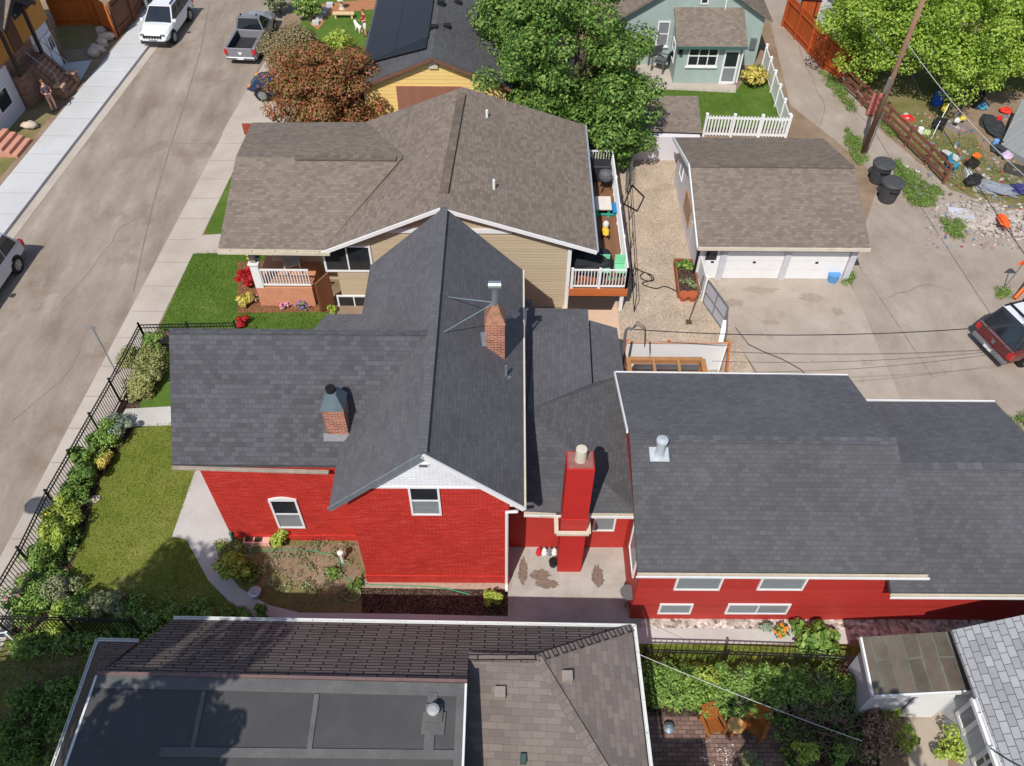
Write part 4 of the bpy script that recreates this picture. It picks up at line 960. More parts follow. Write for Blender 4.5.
nrm9 = (ro[1]-ro[0]).cross(ro[2]-ro[0]).normalized(); nrm9 = nrm9 if nrm9.z > 0 else -nrm9
s = [RP(*k, *ro) for k in ((364,66),(427,50),(439,0),(396,0))]
def lerp2(u, v): return (s[0]*(1-u)+s[1]*u)*(1-v)+(s[3]*(1-u)+s[2]*u)*v
arr = MB().slab([p+nrm9*.12 for p in (s[0],s[1],s[1]+V(0,8,0),V(s[0].x,s[1].y+8,s[0].z))], .04)
so_ = arr.build('solar_array', plain('solar_frame', L(30,32,38), .4, .3), H9)
mids = []
W_ = (s[1]-s[0]); W_.y = 0
for i in range(4):
    for j in range(6):
        o_ = s[0]+W_*(i/4)+V(0,j*1.65+.02,0)+nrm9*.125; u_ = W_*(.997/4)
        if i >= 2: o_ = o_+W_*.012
        MB().slab([o_, o_+u_, o_+u_+V(0,1.645,0), o_+V(0,1.645,0)], .006).build('solar_panel', plain('solar_cell', L(38,38,46), .4, var=.1, spec=.25), so_)
for px, py in ((447,27),(458,3),(434,28),(441,3)):
    ro2 = (A9, V(E9x,y9,ze9), V(A9.x,yf,zr9)) if px > 445 else ro
    p = RP(px,py,*ro2); MB().box(p.x-.18,p.x+.18,p.y-.15,p.y+.15,p.z-.1,p.z+.14).build('roof_vent', M['black'], H9)

# ================================================================== orange house across the street
d_ = V(.088,1,0).normalized(); nE_ = V(1,-.088,0).normalized()   # along street, towards street
oc = G(66,62)
H10 = thing('orange_stucco_house', 'orange stucco house with brick porch steps across the street', 'house', oc)
def loc10(a, b, z): return oc-d_*a-nE_*b+V(0,0,z)     # a metres towards camera along the facade, b metres back from it
def box10(a0,a1,b0,b1,z0,z1): return MB().hexa([loc10(a0,b0,z0),loc10(a1,b0,z0),loc10(a1,b1,z0),loc10(a0,b1,z0)],[loc10(a0,b0,z1),loc10(a1,b0,z1),loc10(a1,b1,z1),loc10(a0,b1,z1)])
box10(0,9.5,0,8,2.5,6.4).build('wall', M['orangewall'], H10)
box10(.02,2.1,.02,7.9,0,2.495).build('wall', M['whitewall'], H10)
box10(2.1,5.0,.02,7.9,0,2.495).build('wall', M['brickwall'], H10)
box10(5.0,9.4,-.1,7.9,0,2.495).build('wall', M['whitewall'], H10)
box10(-.05,.25,-.05,7.95,0,2.48).build('corner_pier', M['brickwall'], H10)
def win10(a0, a1, z0, z1, b=0, **k):
    return window(H10, loc10(a1,b,z0), d_, a1-a0, z1-z0, **k)
win10(.9,2.7,3.7,5.3, m='black', bars_v=(.5,), bars_h=(.5,), frame=.1)
box10(.35,1.0,-.06,-.003,.05,2.0).build('door', M['rail'], H10)
win10(.4,.95,1.1,1.9, b=-.06, bars_v=(.5,))
box10(1.1,2.0,-.06,-.003,.05,2.0).build('garage_door', M['white'], H10)
win10(5.7,6.9,.8,1.8,b=-.1)
box10(2.2,4.9,-.55,0,0,1.75).build('porch', M['brickwall'], H10)
box10(2.9,3.8,-.07,-.003,2.51,4.3).build('door', plain('brown_door', L(96,56,38), .5), H10)
pg = MB(); z0p, z1p = 4.3, 5.2
pg.hexa([loc10(2.0,-1.0,z0p),loc10(3.5,-1.0,z1p),loc10(3.5,.0,z1p),loc10(2.0,.0,z0p)],[loc10(2.0,-1.0,z0p+.12),loc10(3.5,-1.0,z1p+.12),loc10(3.5,.0,z1p+.12),loc10(2.0,.0,z0p+.12)])
pg.hexa([loc10(5.0,-1.0,z0p),loc10(3.5,-1.0,z1p),loc10(3.5,.0,z1p),loc10(5.0,.0,z0p)],[loc10(5.0,-1.0,z0p+.12),loc10(3.5,-1.0,z1p+.12),loc10(3.5,.0,z1p+.12),loc10(5.0,.0,z0p+.12)])
pg.build('porch_roof', M['brown'], H10)
for a in (2.3, 4.7): MB().bar(loc10(a,-.45,1.75), loc10(a,-.45,4.3), .16).build('porch_post', plain('dark_post', L(64,52,46), .7), H10)
MB().bar(loc10(1.95,-1.03,z0p), loc10(3.5,-1.03,z1p), .06, .22).build('rake_board', M['black'], H10); MB().bar(loc10(5.05,-1.03,z0p), loc10(3.5,-1.03,z1p), .06, .22).build('rake_board', M['black'], H10)
stp = MB()
for k in range(8): stp.hexa([loc10(2.5,-.55-.16*k,0),loc10(3.5,-.55-.16*k,0),loc10(3.5,-.71-.16*k,0),loc10(2.5,-.71-.16*k,0)],[loc10(2.5,-.55-.16*k,1.62-.2*k),loc10(3.5,-.55-.16*k,1.62-.2*k),loc10(3.5,-.71-.16*k,1.62-.2*k),loc10(2.5,-.71-.16*k,1.62-.2*k)])
stp.build('steps', plain('reddish_steps', L(158,118,98), .9, var=.15, scale=4), H10)
for a in (2.3, 3.7):
    box10(a-.17,a+.17,-1.85,-1.4,0,.7).build('step_pier', M['brickwall'], H10)
    box10(a-.2,a+.2,-1.88,-1.37,.702,.78).build('pier_cap', plain('sandstone_cap', L(190,160,128), .9), H10)
    MB().tube([loc10(a,-.5,2.6), loc10(a,-1.6,1.4), loc10(a,-1.65,.78)], .025, 6).build('handrail', M['metal'], H10)
    MB().hexa([loc10(a-.1,-.55,0),loc10(a+.1,-.55,0),loc10(a+.1,-1.4,0),loc10(a-.1,-1.4,0)],[loc10(a-.1,-.55,1.75),loc10(a+.1,-.55,1.75),loc10(a+.1,-1.4,.65),loc10(a-.1,-1.4,.65)]).build('cheek_wall', M['brickwall'], H10)
roofq(H10, [loc10(-.5,-.5,6.3), loc10(10,-.5,6.3), loc10(10,4,8.2), loc10(-.5,4,8.2)], M['brown'], .2)
roofq(H10, [loc10(-.5,8.5,6.3), loc10(10,8.5,6.3), loc10(10,4,8.2), loc10(-.5,4,8.2)], M['brown'], .2)
H13 = thing('stone_steps', 'pale red stone steps climbing from the left edge sidewalk', 'steps', G(12,152))
sp = MB(); sb = G(18,158)
for k in range(4):
    o_ = sb-nE_*(.32*k); sp.hexa([o_,o_+d_*1.5,o_+d_*1.5-nE_*.32,o_-nE_*.32],[o_+V(0,0,.16*(k+1)),o_+d_*1.5+V(0,0,.16*(k+1)),o_+d_*1.5-nE_*.32+V(0,0,.16*(k+1)),o_-nE_*.32+V(0,0,.16*(k+1))])
sp.build('tread', plain('pink_steps', L(196,142,120), .9, var=.12), H13)
# dark shed and white outbuildings far right
H11 = thing('grey_outbuilding', 'grey roofed outbuilding with white doors behind the tall orange fence', 'shed', G(830,40))
o0, o1 = G(824,45), G(836,40)
ax = V(.45,-1,0).normalized(); ay = V(1,.45,0).normalized(); ob = G(820,26)
h11 = lambda a, b, z: ob+ax*a+ay*b+V(0,0,z)
MB().hexa([h11(-3,0,0),h11(2.6,0,0),h11(2.6,4,0),h11(-3,4,0)],[h11(-3,0,2.1),h11(2.6,0,2.1),h11(2.6,4,2.8),h11(-3,4,2.8)]).build('wall', M['sidingd'], H11)
roofq(H11, [h11(-3.2,-.3,2.1),h11(2.8,-.3,2.1),h11(2.8,4.2,2.95),h11(-3.2,4.2,2.95)], M['slate2'], .1)
for a in (-1.2, .9): MB().hexa([h11(a,-.06,.03),h11(a+1.7,-.06,.03),h11(a+1.7,-.004,.03),h11(a,-.004,.03)],[h11(a,-.06,1.9),h11(a+1.7,-.06,1.9),h11(a+1.7,-.004,1.9),h11(a,-.004,1.9)]).build('garage_door', lap('white_door_slats', L(220,224,230), .2, bump=.6), H11)
H12 = thing('corrugated_shed', 'grey corrugated shed at the right edge of the junk yard', 'shed', G(1010,150))
c0, c1_ = P(989,150,1.0), P(1024,160,1.0)
cq = [P(1001,144,.3), P(1046,172,.3), P(1062,118,1.3), P(1022,99,1.3)]
corr = lap('corrugated_sheet', L(140,142,142), .12, vert=True, saw=False, bump=.8, rough=.5)
roofq(H12, cq, corr, .05)
MB().hexa([(p.x,p.y,0) for p in cq], [(p.x,p.y,p.z-.06) for p in cq]).build('wall', corr, H12)
# ================================================================== vehicles (front = +Y, built at the origin)
def loft(mb, secs):
    n = len(secs[0])
    vs = [p for s_ in secs for p in s_]; fs = []
    for i in range(len(secs)-1):
        for k in range(n): fs.append((i*n+k, i*n+(k+1)%n, (i+1)*n+(k+1)%n, (i+1)*n+k))
    fs += [tuple(range(n))[::-1], tuple(range((len(secs)-1)*n, len(secs)*n))]
    return mb.add(vs, fs)
def csec(y, zb, zt, w_, wt, cr=.03):
    h = [(w_*.82,zb),(w_*.97,zb+.12),(w_,zb+(zt-zb)*.5),(w_*.98,zt-(zt-zb)*.22),(wt,zt),(wt*.5,zt+cr)]
    return [(x,y,z) for x,z in h]+[(-x,y,z) for x,z in h[::-1]]
def panel(c, inset=.04, off=.012, th=.012):
    c = [Vector(p) for p in c]; m_ = sum(c, Vector())/4; n = (c[1]-c[0]).cross(c[3]-c[0]).normalized()
    q = [p+(m_-p).normalized()*inset+n*off for p in c]
    return MB().hexa(q, [p+n*th for p in q])
def vehicle(name, label, kind, col, L_=4.6, W_=1.86, H_=1.66, silver_low=None):
    t = thing(name, label, {'suv':'car','sedan':'car','pickup':'truck','topper':'truck'}[kind])
    pm_ = paint('paint_'+name, col); hl, hwd = L_/2, W_/2
    belt = H_*.6; hood = H_*.585
    pk = kind in ('pickup','topper')
    yc0 = hl*(-.1 if pk else -.93)        # rear of cabin base
    yc1 = hl*.46                          # windscreen base
    S_ = [csec(-hl,.48,belt-.08,hwd*.9,hwd*.84), csec(-hl*.96,.4,belt,hwd*.98,hwd*.9), csec(-hl*.5,.3,belt,hwd,hwd*.93), csec(0,.28,belt,hwd,hwd*.93), csec(hl*.46,.3,belt,hwd,hwd*.92),
          csec(hl*.6,.34,hood,hwd*.99,hwd*.86,.05), csec(hl*.86,.38,hood-.09,hwd*.95,hwd*.76,.05), csec(hl*.97,.42,hood-.2,hwd*.86,hwd*.66,.04), csec(hl,.46,hood-.36,hwd*.78,hwd*.6,.01)]
    if kind == 'pickup':
        S_ = [s_ for s_ in S_ if s_[0][1] > yc0+.05]; S_ = [csec(yc0,.3,belt,hwd,hwd*.93)]+S_
    b = loft(MB(), S_).build('body', pm_, t, smooth=False, bevel=.012)
    # cabin
    tw = hwd*.72
    bot = [(-hwd*.92,yc0,belt-.02),(hwd*.92,yc0,belt-.02),(hwd*.92,yc1,belt-.02),(-hwd*.92,yc1,belt-.02)]
    yt0, yt1 = yc0+(.12 if pk else .32), yc1-hl*.36
    zt = H_
    top = [(-tw,yt0,zt-.04),(tw,yt0,zt-.04),(tw,yt1,zt-.04),(-tw,yt1,zt-.04)]
    cab = MB().hexa(bot, top); cab.hexa([(x*.98,y+(.05 if y<0 else -.05),z+.001) for x,y,z in top], [(x*.9,y*.97,zt+.02) for x,y,z in top])
    cb_ = cab.build('cabin', pm_, t, bevel=.015)
    g = glassmat('car_glass', (.015,.02,.028), .05, .8)
    panel([bot[2],bot[3],top[3],top[2]], .07).build('windscreen', g, cb_)
    panel([bot[0],bot[1],top[1],top[0]], .09).build('rear_window', g, cb_)
    for s_, (i,j) in ((1,(1,2)),(-1,(3,0))):
        A, B, C, D = Vector(bot[i]), Vector(bot[j]), Vector(top[j]), Vector(top[i])
        nsp = 2 if pk else 3
        for k in range(nsp):
            u0, u1 = .03+k*.94/nsp, .03+(k+1)*.94/nsp
            panel([A.lerp(B,u0),A.lerp(B,u1),D.lerp(C,u1),D.lerp(C,u0)], .05).build('side_window', g, cb_)
        mz = MB(); mx = s_*(hwd*.95+.09); mz.box(mx-.1,mx+.1,yc1-.22,yc1-.06,belt+.02,belt+.17); mz.build('mirror', pm_, t, bevel=.02)
    if kind == 'pickup':
        bd = MB()
        bz = .62
        bd.box(-hwd*.95,hwd*.95,-hl+.06,yc0-.02,bz-.2,bz)
        for s_ in (-1,1): bd.box(min(s_*hwd*.8,s_*hwd*.985),max(s_*hwd*.8,s_*hwd*.985),-hl+.06,yc0-.02,.36,belt)
        bd.box(-hwd*.8,hwd*.8,yc0-.12,yc0-.02,bz,belt)
        bo = bd.build('bed', pm_, t, bevel=.015)
        MB().box(-hwd*.79,hwd*.79,-hl+.12,yc0-.13,bz+.003,bz+.012).build('bed_liner', M['darkplastic'], bo)
        for s_ in (-1,1): x = s_*hwd*.79; MB().box(min(x,x-s_*.012),max(x,x-s_*.012),-hl+.12,yc0-.13,bz+.013,belt-.03).build('bed_liner', M['darkplastic'], bo)
        tg = MB().box(-hwd*.8,hwd*.8,-hl-.01,-hl+.055,.5,belt).build('tailgate', pm_, t, bevel=.015)
        em = MB(); em.hexa([(-.13,-hl-.012,.86),(.13,-hl-.012,.86),(.05,-hl-.012,.7),(-.05,-hl-.012,.7)],[(-.13,-hl-.03,.86),(.13,-hl-.03,.86),(.05,-hl-.03,.7),(-.05,-hl-.03,.7)]); em.build('emblem', M['white'], tg)
        rr = MB()
        for x in (-.5,.5): rr.bar((x,yt0+.1,zt+.05),(x,yt1-.1,zt+.05),.05)
        rr.build('roof_rail', M['black'], t)
    if kind == 'topper':
        a = [(-hwd*.94,-hl+.05,belt-.01),(hwd*.94,-hl+.05,belt-.01),(hwd*.94,yc0-.02,belt-.01),(-hwd*.94,yc0-.02,belt-.01)]
        c = [(-hwd*.76,-hl+.42,H_),(hwd*.76,-hl+.42,H_),(hwd*.76,yc0-.02,H_),(-hwd*.76,yc0-.02,H_)]
        tp_ = MB().hexa(a, c).build('topper', paint('topper_black', (.03,.03,.035)), t, bevel=.02)
        panel([a[0],a[1],c[1],c[0]], .12).build('rear_window', g, tp_)
        panel([a[1],a[2],c[2],c[1]], .12).build('side_window', g, tp_); panel([a[3],a[0],c[0],c[3]], .12).build('side_window', g, tp_)
        MB().box(-hwd*.74,hwd*.74,-hl+.46,yt1,H_+.022,H_+.04).build('roof_panel', paint('roof_white', (.72,.74,.76), .3), t)
        rr = MB()
        for k in range(5): y = -hl+.75+k*.62; rr.bar((-hwd*.76,y,H_+.08),(hwd*.76,y,H_+.08),.07)
        rr.box(-.3,.3,-hl+1.2,-hl+1.75,H_+.05,H_+.16)
        for x in (-hwd*.72,hwd*.72): rr.bar((x,-hl+.5,H_+.06),(x,yt1,H_+.06),.06)
        rr.build('roof_rack', M['black'], t)
        MB().box(-hwd*.94,hwd*.94,-hl-.012,-hl+.02,belt-.06,belt-.005).build('tailgate_trim', M['metal'], t)
        em = MB(); em.hexa([(-.1,-hl-.013,.92),(.1,-hl-.013,.92),(.05,-hl-.013,.74),(-.05,-hl-.013,.74)],[(-.1,-hl-.03,.92),(.1,-hl-.03,.92),(.05,-hl-.03,.74),(-.05,-hl-.03,.74)]); em.build('emblem', M['metal'], t)
    if kind == 'suv':
        for x in (-tw*.88, tw*.88): MB().bar((x,yt0+.15,zt+.05),(x,yt1-.1,zt+.05),.05).build('roof_rail', M['black'], t)
        lw = MB(); lw.box(-hwd*.8,hwd*.8,hl-.05,hl+.015,.32,.5); lw.build('lower_bumper', M['darkplastic'], t)
        gr = MB()
        for k in range(7): x = (k-3)*.16; gr.box(x-.055,x+.055,hl*.985-.02,hl+.025,.66,.8)
        gr.build('grille', M['black'], t)
        MB().box(-.22,.22,hl+.005,hl+.03,.5,.6).build('licence_plate', M['galv'], t)
    # lights
    for s_ in (-1,1):
        x = s_*hwd*.72
        x = s_*hwd*.64; MB().box(x-.12,x+.12,hl*.92,hl*.975,.66 if kind=='sedan' else .72,.74 if kind=='sedan' else .84).build('headlight', M['galv'] if kind!='sedan' else plain('amber_lamp', L(240,150,60), .3), t)
        x = s_*hwd*.9
        MB().box(x-.1,x+.1,-hl-.02,-hl+.12,.72,1.0).build('taillight', plain('red_lens', (.5,.02,.02), .2, spec=.6), t)
    bmz = M['metal'] if kind != 'sedan' else M['darkplastic']
    MB().box(-hwd*.93,hwd*.93,-hl-.12,-hl+.08,.4,.58).build('bumper', bmz, t, bevel=.03)
    MB().box(-.2,.2,-hl-.135,-hl-.121,.44,.56).build('licence_plate', M['white'], t)
    for sx in (-1,1):
        for y in (-hl*.6, hl*.62):
            x = sx*hwd*.9; r = .36
            def ring(x0, x1, r0): return MB().xf(Matrix()) 
            ty_ = MB().tube([(x-.11,y,r),(x+.11,y,r)], r, 20)
            wh = ty_.build('wheel', M['rubber'], t)
            xo = x+sx*.112; MB().tube([(xo-.004,y,r),(xo+.006,y,r)], r*.68, 16).build('rim', M['metal'], wh)
            hub = MB(); 
            for k in range(5):
                a = 2*math.pi*k/5; hub.bar((xo+sx*.012,y,r),(xo+sx*.012,y+r*.6*_c(a),r+r*.6*_s(a)),.06,.012,up=(1,0,0))
            hub.build('spokes', M['galv'], wh)
            MB().tube([(x-.05,y,r+.03),(sx*(hwd*.985)+sx*.012,y,r+.03)], r*1.17, 20).build('wheel_arch', M['black'], t)
    return t
def face(dx, dy): return math.atan2(-dx, dy)
v = vehicle('parked_suv', 'white parked car with black grille bars at the far sidewalk', 'suv', (.78,.79,.8)); place(v, (-20.62,48.75,-.13), face(-.066,-1))
v = vehicle('pickup_truck', 'silver grey pickup with open bed beside the olive bush', 'pickup', L(128,128,134), 5.5, 1.95, 1.85); place(v, (-15.15,47.2,-.13), face(.064,1), .91)
w_ = G(266,103); v = vehicle('parked_sedan', 'dark blue car half hidden under the rust leaved tree', 'sedan', L(34,44,72), 4.5, 1.8, 1.5); place(v, (w_.x+1.35,w_.y+.85,.006), face(-1,.12))
v = vehicle('white_car', 'silver white car cut off by the left edge of the street', 'suv', L(205,208,214), 4.7, 1.9, 1.75); place(v, (-22.12,25.72,-.13), face(-.07,-1), 1.0)
ra_, rb_2 = P(974,331,.55), P(1005,363,.55); mid_ = (ra_+rb_2)/2; dd_ = (rb_2-ra_).normalized(); hd = V(-dd_.y, dd_.x, 0)
if hd.x < 0: hd = -hd
v = vehicle('topper_truck', 'dark red pickup with black topper and white racked roof', 'topper', L(98,24,28), 5.6, 1.95, 1.9); place(v, (mid_.x+hd.x*2.85, mid_.y+hd.y*2.85, .004), face(hd.x, hd.y))

# ================================================================== fences
def picket_metal(name, label, pts, h=1.25, sp=.12, post_every=1.9, m=None, group=None, spear=False):
    m = m or M['black']; t = thing(name, label, 'fence', pts[0], group); ns = 0
    rl = MB(); ic = MB()
    for a, b in zip(pts[:-1], pts[1:]):
        a, b = Vector(a), Vector(b); L_ = (b-a).length; d = (b-a)/L_
        for z in (.12, h-.18, h-.02): rl.bar(a+V(0,0,z), b+V(0,0,z), .035, .03)
        for k in range(int(L_/sp)): p = a+d*(k*sp+.05); ic.bar(p+V(0,0,.08), p+V(0,0,h), .018)
        n = max(1, round(L_/post_every))
        for k in range(n+1):
            if k == n and b is not pts[-1] and (b-Vector(pts[-1])).length > .01: continue
            p = a+d*(L_*k/n); pm = MB().bar(p, p+V(0,0,h+.06), .055); pm.box(p.x-.036,p.x+.036,p.y-.036,p.y+.036,h+.062,h+.09); pm.build('post', m, t)
    rl.build('rail', m, t); o = ic.build('picket', m, t); o['kind'] = 'stuff'
    return t
fb = [G(149,347), G(121,402), G(61,512), G(35,568), G(-6,641)]
picket_metal('iron_fence', 'long black iron picket fence between planting bed and street sidewalk', [V(p.x,p.y,.0) for p in fb])
picket_metal('iron_fence', 'black iron fence along the far side of the front yard', [V(fb[0].x,fb[0].y+.0,0), V(-10.6,fb[0].y+.15,0)])
picket_metal('iron_fence', 'black iron fence closing the lower left end of the lawn', [V(fb[-1].x+.4,G(20,634).y,0), V(-10.9,G(71,634).y-.1,0)])
picket_metal('iron_fence', 'dark iron fence between side walkway and leafy hedge', [G(640,666), G(720,668), G(800,671), G(856,674)], h=1.2, sp=.17)
def vinyl(name, label, a, b, h=1.2, sp=.16, solid=False, posts=4):
    t = thing(name, label, 'fence', a); a, b = Vector(a), Vector(b); L_ = (b-a).length; mb = MB()
    for z in (.15, h-.15): mb.bar(a+V(0,0,z), b+V(0,0,z), .05, .1)
    mb.build('rail', M['rail'], t); pk = MB()
    if solid: pk.bar(a+V(0,0,h*.5), b+V(0,0,h*.5), .03, h*.9)
    else:
        for k in range(int(L_/sp)+1): p = a+(b-a)*min(1,k*sp/L_); pk.bar(p+V(0,-.03,.06), p+V(0,-.03,h), .075, .02, up=(0,1,0))
    o = pk.build('picket' if not solid else 'panel', M['rail'], t)
    for k in range(posts):
        p = a+(b-a)*(k/(posts-1)); q = MB().bar(p, p+V(0,0,h+.08), .12); q.hexa([p+V(x*.08,y*.08,h+.081) for x,y in ((-1,-1),(1,-1),(1,1),(-1,1))],[p+V(x*.02,y*.02,h+.14) for x,y in ((-1,-1),(1,-1),(1,1),(-1,1))]); q.build('post', M['rail'], t)
    return t
f0, f1, f2 = G(703,136), G(785,138), G(762,66)
vinyl('picket_fence', 'white vinyl picket fence in front of the teal house lawn', f0, f1)
vinyl('vinyl_fence', 'white vinyl panel fence running back along the alley', f1+V(0,.15,0), f2, solid=True, posts=6)
def boardfence(name, label, pts, h, m, group=None, cap=True, post=1.9):
    t = thing(name, label, 'fence', pts[0], group); mb = MB(); ps = MB()
    for a, b in zip(pts[:-1], pts[1:]):
        a, b = Vector(a), Vector(b); mb.bar(a+V(0,0,h/2+.03), b+V(0,0,h/2+.03), .04, h); L_ = (b-a).length; n = max(1, round(L_/post)); d = (b-a).normalized(); nn_ = d.cross(V(0,0,1))
        for k in range(n+1): p = a+(b-a)*(k/n)+nn_*.08; ps.bar(p, p+V(0,0,h+.05), .1)
        for z in (.4, h-.3): ps.bar(a+V(0,0,z)+nn_*.05, b+V(0,0,z)+nn_*.05, .05, .09)
    mb.build('board_panel', m, t)
    if cap: ps.build('frame', m, t)
    return t
of = [P(783,26,0), P(838,80,0)]
boardfence('cedar_fence', 'tall orange stained board fence along the alley', [G(783,26), G(822,68), G(838,79)], 1.85, M['cedar2'])
boardfence('cedar_fence', 'orange board fence turning in beside the bright trees', [G(838,79)+V(.1,.1,0), G(872,74)], 1.8, M['cedar2'])
gt = boardfence('wooden_gate', 'orange board gate with dark iron bracing at the top of the alley', [G(796,22), G(826,24)], 1.8, M['cedar2'], cap=False)
gt['category'] = 'gate'
gz = MB(); a, b = G(796,22)+V(0,-.06,0), G(826,24)+V(0,-.06,0)
for z in (.4, 1.4): gz.bar(a+V(0,0,z), b+V(0,0,z), .05)
for k in (0,.5,1): gz.bar(a.lerp(b,k)+V(0,0,.1), a.lerp(b,k)+V(0,0,1.75), .05)
gz.build('brace', M['black'], gt)
boardfence('cedar_fence', 'bright cedar board fence beside the orange house', [G(58,26), G(100,25), G(118,38)], 1.9, M['cedar'])
boardfence('brown_fence', 'brown board fence behind the white parked car', [G(119,36), G(134,20), G(150,-8)], 1.9, M['brownfence'])
# reddish rail fence along the junk yard
rf = thing('rail_fence', 'weathered reddish plank rail fence between alley and junk yard', 'fence', G(838,82))
rp = [G(838,83), G(862,106), G(885,126), G(905,146), G(925,165), G(943,184)]
for i, p in enumerate(rp): MB().bar(p, p+V(0,0,1.15), .12).build('post', M['oldwood'], rf)
for a, b in zip(rp[:-1], rp[1:]):
    for z in (.35, .7, 1.05): MB().bar(a+V(-.05,-.05,z), b+V(-.05,-.05,z), .04, .16).build('plank', M['oldwood'], rf)
bx_ = G(872,116); solo(MB().box(bx_.x-.35,bx_.x+.35,bx_.y-.05,bx_.y+.05,.1,1.3), 'sign_board', plain('faded_red_board', L(186,110,100), .8, var=.25, scale=4), 'faded red board leaning on the rail fence near the utility pole', 'board')
# gates by the garage
def gframe(name, label, a, b, h, fill, frame):
    t = thing(name, label, 'gate', a); a, b = Vector(a), Vector(b); mb = MB()
    for z in (.08, h*.5, h): mb.bar(a+V(0,0,z), b+V(0,0,z), .06)
    for k in (0,.5,1): mb.bar(a.lerp(b,k)+V(0,0,.05), a.lerp(b,k)+V(0,0,h), .06)
    mb.build('frame', frame, t); MB().bar(a.lerp(b,.02)+V(0,0,h/2), a.lerp(b,.98)+V(0,0,h/2), .02, h*.95).build('panel', fill, t); return t
lav = plain('grey_panel', L(178,180,188), .6, var=.05)
vinyl('vinyl_fence', 'white solid panel fence between planter and garage', G(689,246), G(702,300), 1.25, solid=True, posts=3)
gframe('metal_gate', 'grey panel gate in a dark frame below the garage', G(703,303), G(722,330), 1.25, lav, M['metal'])
gframe('metal_gate', 'second grey panel gate standing next to the white post', G(722,331), G(721,352), 1.1, lav, M['metal'])
solo(MB().bar(G(716,362), G(716,362)+V(.35,1.2,1.1), .18, .06), 'white_board', M['white'], 'white board leaning at the end of the grey gates', 'board')
# pergola court behind the red house: white panels and timber frame
h_ = 1.5
pg0 = P(627,343,h_); pg1 = P(728,347,h_)
pn = thing('panel_fence', 'white panelled court fence behind the red house', 'fence', (pg0.x,pg0.y,0))
MB().box(pg0.x,pg1.x,pg0.y-.02,pg0.y+.02,.05,h_).build('panel', M['white'], pn)
MB().hexa([(pg1.x,pg0.y-.05,.05),(pg1.x-.05,pg0.y-.05,.05),(pg1.x-.9,pg0.y-2.2,.05),(pg1.x-.85,pg0.y-2.2,.05)],[(pg1.x,pg0.y-.05,h_),(pg1.x-.05,pg0.y-.05,h_),(pg1.x-.9,pg0.y-2.2,h_),(pg1.x-.85,pg0.y-2.2,h_)]).build('panel', M['white'], pn)
MB().bar(V(pg0.x-.03,pg0.y,h_+.03), V(pg1.x+.05,pg0.y,h_+.03), .08, .05).build('cap_rail', plain('rust_cap', L(190,150,126), .8), pn)
for x in (pg0.x, (pg0.x+pg1.x)/2-.3, pg1.x): MB().bar(V(x,pg0.y+.06,0), V(x,pg0.y+.06,h_+.1), .1).build('post', M['fascia'], pn)
MB().bar(V(pg1.x+.08,pg0.y,h_+.06), V(pg1.x-.45,pg0.y-2.2,h_+.06), .08).build('cap_rail', M['fascia'], pn)
zt2_ = 2.2
q0, q1, q2 = P(628,360,zt2_), P(702,359,zt2_), P(705,385,zt2_)
pe = thing('pergola', 'tan timber pergola frame between court fence and rear roof', 'pergola', (q0.x,q0.y,0))
bm_ = MB(); bm_.bar(V(q0.x,q0.y,zt2_), V(q1.x,q0.y,zt2_), .16, .2); bm_.build('beam', M['timber'], pe)
MB().bar(V(q1.x,q0.y,zt2_+.003), V(q1.x,q0.y-2.4,zt2_+.003), .18, .19).build('beam', M['timber'], pe)
MB().bar(V(q0.x,q0.y,zt2_+.003), V(q0.x,q0.y-2.4,zt2_+.003), .16, .19).build('beam', M['timber'], pe)
for k in (1,2,3): MB().bar(V(q0.x,q0.y-.62*k,zt2_-.02), V(q1.x,q0.y-.62*k,zt2_-.02), .1, .14).build('rafter', M['timber'], pe)
for k in (.33,.66): MB().bar(V(q0.x+(q1.x-q0.x)*k,q0.y,zt2_+.1), V(q0.x+(q1.x-q0.x)*k,q0.y-2.4,zt2_+.1), .1, .1).build('rafter', M['timber'], pe)
for x in (q0.x, q1.x):
    for y in (q0.y, q0.y-2.4): MB().bar(V(x,y,0), V(x,y,zt2_-.1), .14).build('post', M['timber'], pe)
sheet('patio', [(q0.x-.3,q0.y-3),(q1.x+1.4,q0.y-3),(pg1.x,pg0.y-.1),(q0.x-.3,pg0.y-.1)], .02, plain('court_floor', L(120,120,122), .9, var=.1))
# chain link by the deck
cl_ = thing('wire_fence', 'dark pipe and wire fence leaning along the timber deck', 'fence', G(632,312))
wf = MB(); a, b = G(634,312), G(626,170); top_ = V(0,0,1.0)
for z in (.05, 1.0): wf.bar(a+V(0,0,z), b+V(0,0,z), .028)
for k in range(6): p = a.lerp(b,k/5); wf.bar(p, p+top_, .03)
wf.build('frame', M['black'], cl_)
wm_ = MB(); b2 = G(625,195); a2 = b
for k in range(14): p = a2.lerp(b2,k/13); wm_.bar(p+V(0,0,.05), p+V(.25,0,1.1), .015)
for k in range(8): wm_.bar(a2+V(.03*k,0,.1+k*.14), b2+V(.03*k,0,.1+k*.14), .015)
wm_.build('mesh', M['metal'], cl_)
sc = G(640,195); sq = MB(); c4 = [G(624,205), G(632,186), G(644,198), G(637,212)]
for p, q in zip(c4, c4[1:]+c4[:1]): sq.bar(p+V(0,0,.06), q+V(0,0,.06), .05)
solo(sq, 'gate_frame', M['black'], 'dark square metal gate frame lying on the gravel yard', 'gate frame')

